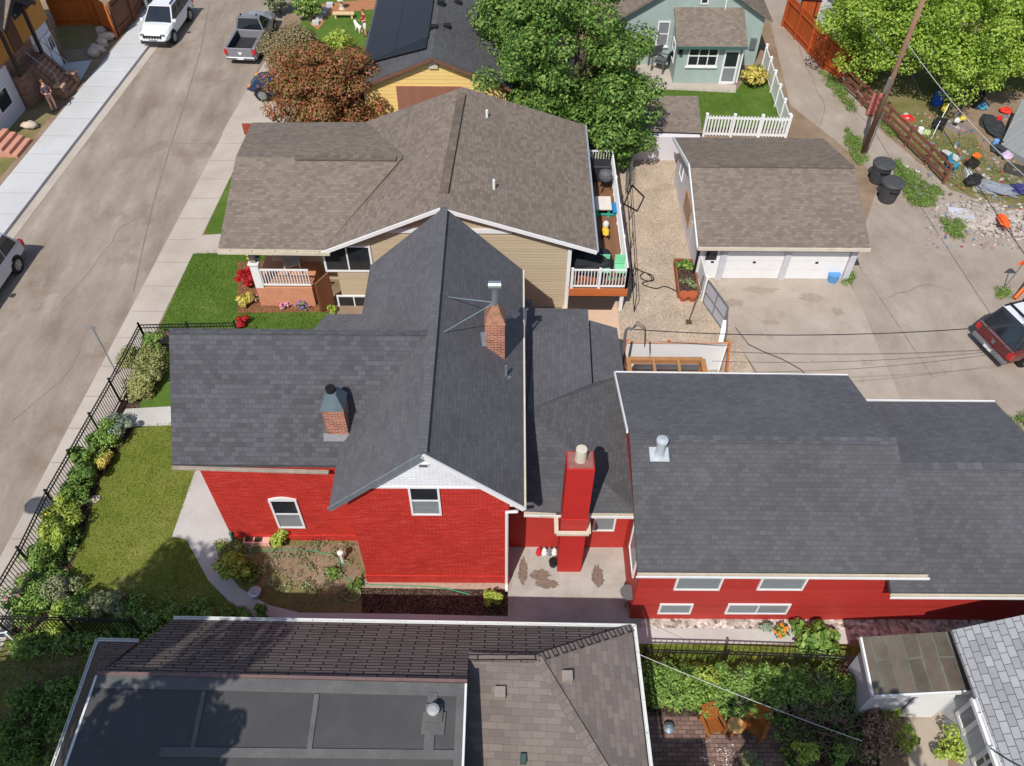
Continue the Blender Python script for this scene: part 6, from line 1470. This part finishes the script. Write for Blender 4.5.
# ================================================================== small things around the yards
def chair(name, label, loc, rz, m, adiron=True, group=None, s_=1.0):
    t = thing(name, label, 'chair', (0,0,0), group)
    if adiron:
        MB().hexa([(-.28,-.25,.22),(.28,-.25,.22),(.28,.28,.38),(-.28,.28,.38)],[(-.28,-.25,.25),(.28,-.25,.25),(.28,.28,.41),(-.28,.28,.41)]).build('seat', m, t)
        bk = MB()
        for k in range(5): x = (k-2)*.115; h = 1.0-.05*abs(k-2); bk.hexa([(x-.05,-.22,.22),(x+.05,-.22,.22),(x+.05,-.19,.22),(x-.05,-.19,.22)],[(x-.055,-.55,h),(x+.055,-.55,h),(x+.055,-.52,h),(x-.055,-.52,h)])
        bk.build('backrest', m, t)
        for x in (-.34,.34): MB().box(x-.06,x+.06,-.32,.36,.53,.555).build('armrest', m, t)
    else:
        MB().box(-.25,.25,-.24,.26,.41,.46).build('seat', m, t); MB().hexa([(-.25,-.27,.46),(.25,-.27,.46),(.25,-.22,.46),(-.25,-.22,.46)],[(-.25,-.42,.98),(.25,-.42,.98),(.25,-.37,.98),(-.25,-.37,.98)]).build('backrest', m, t)
        for x in (-.28,.28): MB().box(x-.03,x+.03,-.26,.26,.62,.65).build('armrest', m, t)
    for x in (-.3,.3):
        MB().bar((x,.3,0),(x,.3,.53 if adiron else .62),.06).build('leg', m, t); MB().bar((x,-.4 if adiron else -.26,0),(x,-.24,.5 if adiron else .62),.06).build('leg', m, t)
    place(t, loc, rz, s_); return t
ow = plain('orange_stained_cedar', L(150,88,38), .6, var=.15, scale=6)
p = P(711,728,0); chair('adirondack_chair', 'orange wooden garden chair on the left of the stump table', p, face(.25,-1), ow, s_=.82, group='orange chairs on the brick patio')
p = P(753,730,0); chair('adirondack_chair', 'orange wooden garden chair on the right, half in shade', p, face(-.6,-1), ow, s_=.82, group='orange chairs on the brick patio')
p = P(733,730,0); t = thing('stump_table', 'low round wooden table between the two orange chairs', 'table', p)
MB().lathe(p, [(.22,.36),(.24,.38),(.24,.42),(.2,.43)], 12).build('table_top', plain('pale_wood', L(204,160,100), .7, var=.3, scale=9), t); 
for a in range(3): MB().bar(p+V(.2*_c(a*2.1),.2*_s(a*2.1),0), p+V(.15*_c(a*2.1),.15*_s(a*2.1),.36), .06).build('leg', ow, t)
p = G(668,730); solo(MB().lathe(p, [(.1,.0),(.16,.1),(.16,.2),(.06,.28)], 12), 'garden_pot', M['galv'], 'small pale metal pot on the dark end of the brick patio', 'pot')
dgc = plain('grey_cushion', L(92,94,98), .9)
for px, py, a, lab in ((652,62,.3,'dark grey patio chair nearer the teal wall corner'), (660,70,1.0,'dark grey patio chair nearer the lawn')):
    chair('patio_chair', lab, G(px,py)+V(0,0,.012), a, dgc, False, 'grey patio chairs by the teal house', 1.25)
# deck furniture
p = P(602,213,dz); t = thing('play_table', 'teal and white plastic play table on the timber deck', 'play table', p)
tl = plain('teal_plastic', L(60,170,150), .4); bl = plain('blue_plastic', L(40,130,190), .4)
MB().box(p.x-.35,p.x+.35,p.y-.45,p.y+.45,dz+.5,dz+.56).build('table_top', plain('cream_plastic', L(226,216,206), .5), t)
for x in (-.25,.25): MB().box(p.x+x-.06,p.x+x+.06,p.y-.3,p.y+.3,dz,dz+.5).build('leg', tl, t)
for x in (-.62,.62): MB().box(p.x+x-.2,p.x+x+.2,p.y-.35,p.y+.35,dz+.26,dz+.32).build('bench', bl, t); MB().bar((p.x+x,p.y,dz),(p.x+x,p.y,dz+.26),.14).build('bench_leg', tl, t)
for k in (-1, 1): MB().box(p.x-.62,p.x+.62,p.y+k*.2-.04,p.y+k*.2+.04,dz+.06,dz+.12).build('stretcher', tl, t)
p = P(605,236,dz); t = thing('ride_on_toy', 'yellow and white ride on toy on the timber deck', 'toy', p)
MB().blob(p+V(0,0,.25), .16, .3, .14, 2, 8, .1).build('body', plain('yellow_plastic', L(232,190,60), .4), t)
MB().blob(p+V(0,.16,.5), .13, .12, .16, 3, 8, .1).build('head', plain('white_plastic', L(230,222,212), .4), t)
for x in (-.14,.14):
    for y in (-.18,.18): MB().tube([p+V(x-.03,y,.09),p+V(x+.03,y,.09)], .09, 8).build('wheel', M['black'], t)
p = P(604,190,dz); t = thing('kettle_grill', 'grey covered kettle grill at the far end of the deck', 'grill', p)
MB().lathe(p, [(.08,.5),(.28,.62),(.32,.78),(.28,.95),(.1,1.05)], 14).build('bowl', plain('grill_grey', L(110,112,116), .4, .3), t)
for a in range(3): MB().bar(p+V(.3*_c(a*2.1),.3*_s(a*2.1),0), p+V(.1*_c(a*2.1),.1*_s(a*2.1),.6), .04).build('leg', M['black'], t)
p = P(598,178,dz); solo(MB().box(p.x-.5,p.x+.5,p.y-.35,p.y+.3,dz,dz+.85), 'storage_bench', M['darkplastic'], 'black storage box in the far corner of the deck', 'box', bevel=.04)
p = P(589,268,dz); solo(MB().blob(p+V(0,0,.45), 1.0, .8, .48, 6, 9, .22), 'covered_furniture', plain('black_cover', L(36,38,42), .7, var=.3), 'black covered furniture heap on the deck beside the house', 'cover')
p = P(612,284,dz); t = thing('garden_chair', 'pale green plastic chairs behind the deck railing', 'chair', p)
mg = plain('mint_plastic', L(130,206,160), .5)
for k, x in enumerate((-.35, .35)):
    MB().box(p.x+x-.25,p.x+x+.25,p.y+.2,p.y+.7,dz+.4,dz+.45).build('seat', mg, t); MB().box(p.x+x-.25,p.x+x+.25,p.y+.72,p.y+.77,dz+.45,dz+.9).build('backrest', mg, t)
    for sx in (-.22,.22): MB().bar((p.x+x+sx,p.y+.25,dz),(p.x+x+sx,p.y+.25,dz+.4),.04).build('leg', mg, t); MB().bar((p.x+x+sx,p.y+.7,dz),(p.x+x+sx,p.y+.7,dz+.4),.04).build('leg', mg, t)
p = P(590,287,dz); solo(MB().box(p.x-.5,p.x+.4,p.y+.3,p.y+.5,dz,dz+.22), 'flower_box', M['terracotta'], 'terracotta flower box behind the white deck railing', 'planter')
# lounge chair on the porch
p = P(292,275,pz); chair('porch_chair', 'pale folding chair on the shaded front porch', p+V(0,.3,0), face(.3,-1), plain('pale_frame', L(190,186,178), .6), False)
# planter, pots, hose, shovel in gravel yard
pq = [G(674,264), G(694,265), G(697,296), G(678,298)]
t = thing('raised_planter', 'rectangular raised timber planter on the gravel yard', 'planter', pq[0]); mb = MB()
for a, b in zip(pq, pq[1:]+pq[:1]): mb.bar(a+V(0,0,.15), b+V(0,0,.15), .08, .3)
mb.build('board', plain('planter_wood', L(140,86,60), .8, var=.2), t); MB().prism(pq, .004, .22).build('soil', M['mulch'], t)
bush('planter_plant', 'leafy plant at the far end of the raised planter', 0, 0, .4, .4, M['leaf_mid'], 230, 10, .13, 40, 'plant', at=G(684,272)+V(0,0,.22))
bush('planter_plant', 'sparse plants at the near end of the raised planter', 0, 0, .4, .3, M['leaf_grey'], 231, 7, .11, 28, 'plant', at=G(687,288)+V(0,0,.22))
for px, lab in ((683,'terracotta pot left of its twin below the planter'),(691.5,'terracotta pot right of its twin below the planter')):
    p = G(px,300); t = thing('terracotta_pot', lab, 'pot', p, 'terracotta pots below the planter')
    MB().lathe(p, [(.13,0),(.2,.28),(.22,.28),(.22,.34),(.17,.34),(.16,.26)], 14).build('pot', M['terracotta'], t); MB().lathe(p, [(.16,.24),(.01,.25)], 10).build('soil', M['mulch'], t)
def hosepts(px): return [G(*q)+V(0,0,.03) for q in px]
def smooth(pts, n=6):
    out = []
    for i in range(len(pts)-1):
        p0, p1, p2, p3 = pts[max(i-1,0)], pts[i], pts[i+1], pts[min(i+2,len(pts)-1)]
        for k in range(n):
            t_ = k/n; out.append(.5*((2*p1)+(p2-p0)*t_+(2*p0-5*p1+4*p2-p3)*t_*t_+(3*p1-p0-3*p2+p3)*t_**3))
    return out+[pts[-1]]
solo(MB().tube(smooth(hosepts(((634,268),(642,272),(652,276),(653,281),(645,281),(640,277),(645,273),(652,280),(642,284),(655,289),(665,287),(677,292)))), .025, 6), 'garden_hose', M['wire'], 'black hose curled across the gravel yard to the planter', 'hose')
gh = plain('green_hose', L(70,150,110), .5)
solo(MB().tube(smooth(hosepts(((246,553),(270,551),(300,550),(322,553),(335,557),(343,566),(344,575),(354,582),(372,585),(400,586),(440,588),(470,595)))), .018, 6), 'garden_hose', gh, 'green hose running along the red wall of the side garden', 'hose')
solo(MB().tube(smooth([G(352+9*_c(a*.7),594+8*_s(a*.7))+V(0,0,.03+.004*a) for a in range(19)]), .016, 6), 'garden_hose', plain('pale_hose', L(150,150,130), .6), 'pale coiled hose in the shaded side garden', 'hose')
p = G(343,562); solo(MB().lathe(p, [(.05,0),(.05,.5),(.09,.52),(.1,.62),(.04,.66)], 10), 'garden_lamp', M['white'], 'small white solar lamp in the side garden', 'lamp')
p = G(258,543); t = thing('seed_tray', 'pale pink rectangular planter tray by the brick wall', 'planter', p); MB().box(p.x-.42,p.x+.42,p.y-.12,p.y+.14,0,.22).build('box', plain('salmon_pot', L(226,172,156), .7), t)
for x in (-.27, .04): MB().box(p.x+x-.1,p.x+x+.15,p.y-.08,p.y+.1,.221,.226).build('opening', M['mulch'], t)
solo(MB().tube([G(234,541), G(234,541)+V(0,0,.55)], .05, 8), 'post_stub', gh, 'short green post at the end of the brick wall', 'post')
p = G(257,596); solo(MB().lathe(p+V(0,0,0), [(.14,0),(.16,.3),(.2,.32),(.16,.34)], 12), 'wire_basket', M['galv'], 'pale wire basket in the shade beside the path', 'basket')
# shovel
p = G(689,321); solo(MB().tube([p+V(0,0,.05), p+V(.62,1.5,1.15)], .02, 6).box(p.x-.14,p.x+.1,p.y-.2,p.y+.06,.0,.03), 'shovel', plain('rusty_brown', L(96,70,58), .7), 'brown shovel leaning on the grey gate', 'shovel')
p = G(832,281); solo(MB().lathe(p, [(.2,0),(.25,.4),(.26,.42),(.22,.4),(.19,.06)], 12), 'plastic_bucket', plain('sky_blue_plastic', L(90,150,206), .4), 'blue plastic bucket at the garage door corner', 'bucket')
p = G(640,350)
# patio clutter
def items():
    p = G(548,557)
    t = thing('garden_ornament', 'small white and red figures against the patio wall', 'ornament', p)
    for k, (dx, m_) in enumerate(((-.3,'petal_red'),(-.12,'white'),(.05,'galv'),(.2,'white'))): MB().lathe(p+V(dx,.1,0), [(.09,0),(.1,.12),(.05,.2),(.08,.28),(.03,.36)], 8).build('figure', M[m_], t)
    p = G(553,565); solo(MB().lathe(p, [(.12,0),(.15,.25),(.13,.28)], 10), 'plant_pot', M['black'], 'black plant pot at the foot of the red chimney', 'pot')
    p = P(625,607,0); t = thing('satellite_dish', 'small grey dish on a stand at the patio corner', 'dish', p)
    MB().tube([p, p+V(0,0,.9)], .03, 8).build('stand', M['metal'], t); MB().lathe(p+V(0,0,.85), [(.03,0),(.2,.06),(.26,.14),(.24,.15),(.18,.09)], 14).build('bowl', M['metal'], t)
    for px, py, rx, ry, sd in ((543,563,.16,.5,1),(560,567,.32,.2,2),(567,576,.4,.16,3),(598,577,.2,.42,4)):
        q = G(px-13 if sd < 4 else px, py); q = G(px-20, py+8) if sd < 4 else G(px, py)
        n = 34; rg = random.Random(sd); mbp = MB().poly([(q.x+rx*_c(6.283*k/n)*rg.uniform(.7,1.15), q.y+ry*_s(6.283*k/n)*rg.uniform(.7,1.15), .023+.002*sd) for k in range(n)])
        o = mbp.build('damp_patch', plain('damp_concrete', L(126,110,97), .85, var=.3, scale=9)); tag(o, kind='structure')
items()
# small birdhouse: window boxes and stones
rg = random.Random(9)
for i, (px, py) in enumerate(((103,34),(108,40),(104,46),(99,52),(94,56))):
    p = G(px,py); solo(MB().blob(p+V(0,0,.2), .35+.1*(i%2), .3, .28, 30+i, 7, .3), 'garden_boulder', plain('pale_boulder', L(196,180,162), .95, var=.2, scale=5), ['pale boulder nearest the cedar fence', 'large pale boulder second below the cedar fence', 'pale boulder at the middle of the kerbside row', 'reddish pale boulder lower in the kerbside row', 'last pale boulder before the brick steps'][i], 'boulder', 'boulders beside the far sidewalk', smooth=True)
p = G(128,142); solo(MB().blob(G(31,128)+V(0,0,.15), .4, .3, .22, 77, 7, .3), 'garden_boulder', plain('pale_boulder', L(196,180,162), .95), 'lone pale boulder at the far sidewalk above the stone steps', 'boulder', smooth=True)
p = G(90,494); p = G(95,500); solo(MB().blob(p+V(0,0,.04), .22, .16, .06, 5, 6, .2), 'stepping_stone', plain('pale_boulder', L(196,180,162), .95), 'flat pale stone between shrubs and lawn', 'stone')
t = G(40,706)
# orange road work flag and barrier behind the red pickup
p = G(1003,290); t = thing('warning_flag', 'orange warning flag on a thin stake by the rubble', 'flag', p); MB().tube([p, p+V(.35,.2,1.6)], .02, 6).build('stake', M['metal'], t)
q = p+V(.35,.2,1.6); MB().hexa([q, q+V(-.25,-.02,-.35), q+V(-.25,.02,-.35), q+V(0,.03,0)],[q+V(.12,0,-.02), q+V(.3,-.02,-.4), q+V(.3,.02,-.4), q+V(.12,.03,-.02)]).build('cloth', plain('signal_orange', L(255,100,40), .7), t)
p = G(1014,300); mb = MB(); mb.bar(p+V(0,0,.05), p+V(1.1,.9,.9), .1, .3); mb.bar(p+V(.4,-.1,.05), p+V(1.5,.8,.9), .1, .3)
solo(mb, 'traffic_barrier', plain('barrier_orange', L(226,110,50), .6), 'orange striped barrier boards behind the red pickup', 'barrier')
# rubble heap
rg = random.Random(4); mb = MB()
for k in range(900):
    px, py = rg.gauss(990,24), rg.gauss(220,8)
    if px < 945: continue
    p = G(px + (py-222)*1.2, py); s_ = rg.uniform(.03,.13); d = .5* max(0, 1-abs(px-995)/40)*max(0,1-abs(py-222)/18)
    mb.blob(p+V(0,0,s_*.4+.3*d), s_, s_*rg.uniform(.5,1), s_*.5, k, 5, .4)
o = mb.build('rubble', plain('plaster_rubble', L(176,166,156), .95, var=.25, scale=2)); tag(o, 'heap of pale broken plaster rubble', None, None, 'stuff')
p = G(1000,228); solo(MB().blob(p+V(0,0,.4), .25, .5, .12, 8, 7, .3), 'orange_tarp', plain('signal_orange', L(255,100,40), .7), 'crumpled orange plastic on the pale rubble heap', 'tarp')
p = G(958,214); solo(MB().hexa([p+V(-.5,-.3,.03),p+V(.5,-.6,.03),p+V(.7,.2,.03),p+V(-.4,.4,.03)],[p+V(-.5,-.3,.06),p+V(.5,-.6,.2),p+V(.7,.2,.1),p+V(-.4,.4,.12)]), 'plastic_sheet', plain('pale_sheet', L(190,192,202), .5), 'pale plastic sheet at the left end of the rubble', 'sheet')
# ---- junk yard: each item a thing
def junk(name, lab, cat, px, py, kind, c, s_=.4, z=0):
    s_ *= .8; p = G(px,py); m_ = plain('junk_%d_%d_%d' % tuple(int(x*255) for x in c), c, .6, var=.2, scale=6); rg = random.Random(int(px*7+py))
    a = rg.uniform(0,3.1); R = Matrix.Translation(p) @ Matrix.Rotation(a,4,'Z'); mb = MB()
    if kind == 'crate':
        t_ = .03; w_, d_, h__ = s_, s_*.7, s_*.55
        mb.box(-w_,w_,-d_,d_,0,t_); mb.box(-w_,w_,-d_,-d_+t_,t_,h__); mb.box(-w_,w_,d_-t_,d_,t_,h__); mb.box(-w_,-w_+t_,-d_+t_,d_-t_,t_,h__); mb.box(w_-t_,w_,-d_+t_,d_-t_,t_,h__)
    elif kind == 'bag': mb.blob((0,0,s_*.45), s_, s_*.8, s_*.5, int(px), 8, .28)
    elif kind == 'drum': mb.lathe((0,0,0), [(s_*.5,0),(s_*.52,s_*.4),(s_*.5,s_*.45),(s_*.52,s_*.5),(s_*.5,s_*1.3),(s_*.42,s_*1.32)], 14)
    elif kind == 'board': mb.hexa([(-s_,-s_*.6,.02),(s_,-s_*.6,.02),(s_,s_*.6,.05),(-s_,s_*.6,.05)],[(-s_,-s_*.6,.08),(s_,-s_*.6,.08),(s_,s_*.6,.3),(-s_,s_*.6,.3)])
    elif kind == 'chairj':
        mb.box(-s_*.5,s_*.5,-s_*.5,s_*.5,s_*.7,s_*.8); mb.hexa([(-s_*.5,s_*.42,s_*.8),(s_*.5,s_*.42,s_*.8),(s_*.5,s_*.5,s_*.8),(-s_*.5,s_*.5,s_*.8)],[(-s_*.5,s_*.7,s_*1.7),(s_*.5,s_*.7,s_*1.7),(s_*.5,s_*.78,s_*1.7),(-s_*.5,s_*.78,s_*1.7)])
        for x in (-.45,.45):
            for y in (-.45,.45): mb.bar((x*s_,y*s_,0),(x*s_,y*s_,s_*.7),s_*.1)
    elif kind == 'tarp': mb.blob((0,0,s_*.16), s_*1.6, s_*.75, s_*.22, int(px), 10, .3)
    mb.xf(R); mb.v = [(x,y,z_+z) for x,y,z_ in mb.v]
    return solo(mb, name, m_, lab, cat)
D_ = lambda *c: L(*c)
for a in (('blue_barrel','tall blue barrel in the shade under the lime tree','barrel',936,104,'drum',D_(40,90,190),.7),
 ('storage_crate','low crate heaped with yellow and white bits','crate',957,130,'crate',D_(150,140,136),.6),
 ('yellow_bag','yellow bag on the heaped crate','bag',960,125,'bag',D_(220,200,70),.25,.3),
 ('white_bag','white bag on the heaped crate','bag',954,127,'bag',D_(220,220,214),.25,.3),
 ('red_box','red and white box beside the plank fence','box',906,120,'crate',D_(226,60,60),.4),
 ('white_board','white board lying on the grass near the plank fence','board',951,157,'board',D_(226,226,222),.55),
 ('dark_tray','dark tray under the white board','tray',948,161,'board',D_(50,50,54),.6),
 ('teal_chair','teal folding chair near the plank fence end','chair',951,170,'chairj',D_(60,140,160),.55),
 ('orange_tool','black and orange mower on the grass','mower',970,167,'bag',D_(40,36,34),.5),
 ('orange_cover','orange cover on the mower','cover',973,163,'bag',D_(250,110,40),.26,.35),
 ('white_box','white box on the grass below the mower','box',968,176,'board',D_(224,224,220),.4),
 ('black_bag','black sack beside the silver tarp','bag',972,184,'bag',D_(44,42,44),.6),
 ('silver_tarp','crumpled silver tarp at the near side of the junk yard','tarp',994,190,'tarp',D_(140,144,152),.85),
 ('blue_bundle','dark blue bundle at the end of the silver tarp','bag',1016,192,'bag',D_(60,62,110),.5),
 ('black_tarp','black ground tarp below the corrugated shed','tarp',994,130,'tarp',D_(58,60,64),1.0),
 ('black_tarp','second black tarp running along the corrugated shed','tarp',1006,148,'tarp',D_(62,64,68),.95),
 ('red_toy','red toy car in the shade by the corrugated shed','toy',1005,113,'bag',D_(226,60,40),.4),
 ('red_can','red can on the black ground tarp','can',997,123,'drum',D_(220,50,50),.35),
 ('blue_bag','light blue bag under the lime tree','bag',979,108,'bag',D_(90,160,190),.45),
 ('black_bin','black bin beside the light blue bag','bin',974,106,'drum',D_(40,40,44),.8),
 ('blue_pot','blue pot on the bare earth','pot',994,146,'drum',D_(110,160,210),.35),
 ('black_pot','black pot with yellow flowers on bare earth','pot',999,147,'drum',D_(40,40,40),.35),
 ('pink_bag','pink bag on the black tarp edge','bag',1019,149,'bag',D_(226,120,140),.35),
 ('lilac_cloth','pale lilac cloth near the black wheelbarrow','cloth',1006,158,'bag',D_(206,180,206),.4),
 ('wheelbarrow','dark wheelbarrow tub near the right edge','wheelbarrow',1014,172,'crate',D_(74,72,72),.6),
 ('white_pot','white pot beside the blue pot','pot',1003,150,'drum',D_(230,226,222),.25),
 ('green_box','pale green box next to the plank fence','box',925,133,'crate',D_(190,206,150),.3),
 ('white_bucket','white bucket by the plank fence','bucket',919,134,'drum',D_(232,232,226),.35),
 ('brown_chair','brown chair in the shade at the yard back','chair',962,108,'chairj',D_(120,90,84),.6),
 ('yellow_can','yellow can on the dark stand','can',940,119,'drum',D_(226,206,60),.35,.5),
 ('dark_stand','dark stand in the middle of the yard path','stand',936,130,'chairj',D_(56,56,60),.7)): junk(*a)
mb = MB(); p = G(931,139); mb.bar(p, p+V(.7,1.0,1.4), .03); solo(mb, 'metal_post', M['metal'], 'leaning pale metal post in the junk yard', 'post')
lit = MB(); rg = random.Random(77)
def bit(px, py, s_):
    p = P(px, py, .03); a = rg.uniform(0,6.3); h = s_*rg.uniform(.3,1); lit.hexa([p+V(x*s_*_c(a)-y*s_*.7*_s(a),x*s_*_s(a)+y*s_*.7*_c(a),0) for x,y in ((-1,-1),(1,-1),(1,1),(-1,1))],[p+V(x*s_*.8*_c(a)-y*s_*.5*_s(a),x*s_*.8*_s(a)+y*s_*.5*_c(a),h) for x,y in ((-1,-1),(1,-1),(1,1),(-1,1))])
for k in range(170): bit(rg.uniform(905,1024), rg.uniform(112,196), rg.uniform(.04,.13))
for k in range(160): bit(rg.uniform(925,1024), rg.uniform(196,250), rg.uniform(.03,.09))
tag(lit.build('litter', leafmat('litter_bits', [L(60,60,62), L(150,64,54), L(170,166,160), L(74,100,130), L(150,140,120), L(100,84,70), L(180,176,170)], .02)), 'small litter scattered over the junk yard', None, None, 'stuff')
# yard things behind the solar house
p = G(345,18); solo(MB().box(p.x-.7,p.x+.6,p.y-.15,p.y+.15,.25,.33).box(p.x-.6,p.x-.5,p.y-.12,p.y+.12,0,.25).box(p.x+.4,p.x+.5,p.y-.12,p.y+.12,0,.25), 'garden_bench', plain('tan_bench', L(214,186,140), .8), 'low tan bench on the back lawn', 'bench')
p = G(342,9); solo(MB().lathe(p, [(.2,0),(.12,.15),(.12,.5),(.25,.55),(.25,.62),(.05,.9)], 8), 'garden_statue', M['cream'], 'small pale statue at the back lawn edge', 'statue')
p = G(322,12); mb = MB()
for k in range(5): q = G(316,24).lerp(G(330,6), k/4); mb.box(q.x-.2,q.x+.2,q.y-.15,q.y+.15,0,.2)
struct(mb, 'path_edging', M['walkw'])
# orange-brown mailbox-like sign by the drive and white litter pile
p = G(251,136); solo(MB().box(p.x-.3,p.x+.3,p.y-.05,p.y+.05,.1,.7), 'wooden_sign', plain('rust_board', L(150,70,54), .8), 'small rust brown board standing at the corner of the brown roof', 'board')
p = G(6,652); mb = MB()
for k in range(24): mb.bar(G(-8+k*2.1,636+k*.3+10)+V(0,0,.05), G(-14+k*2.0,668+10)+V(0,0,.06), .03)
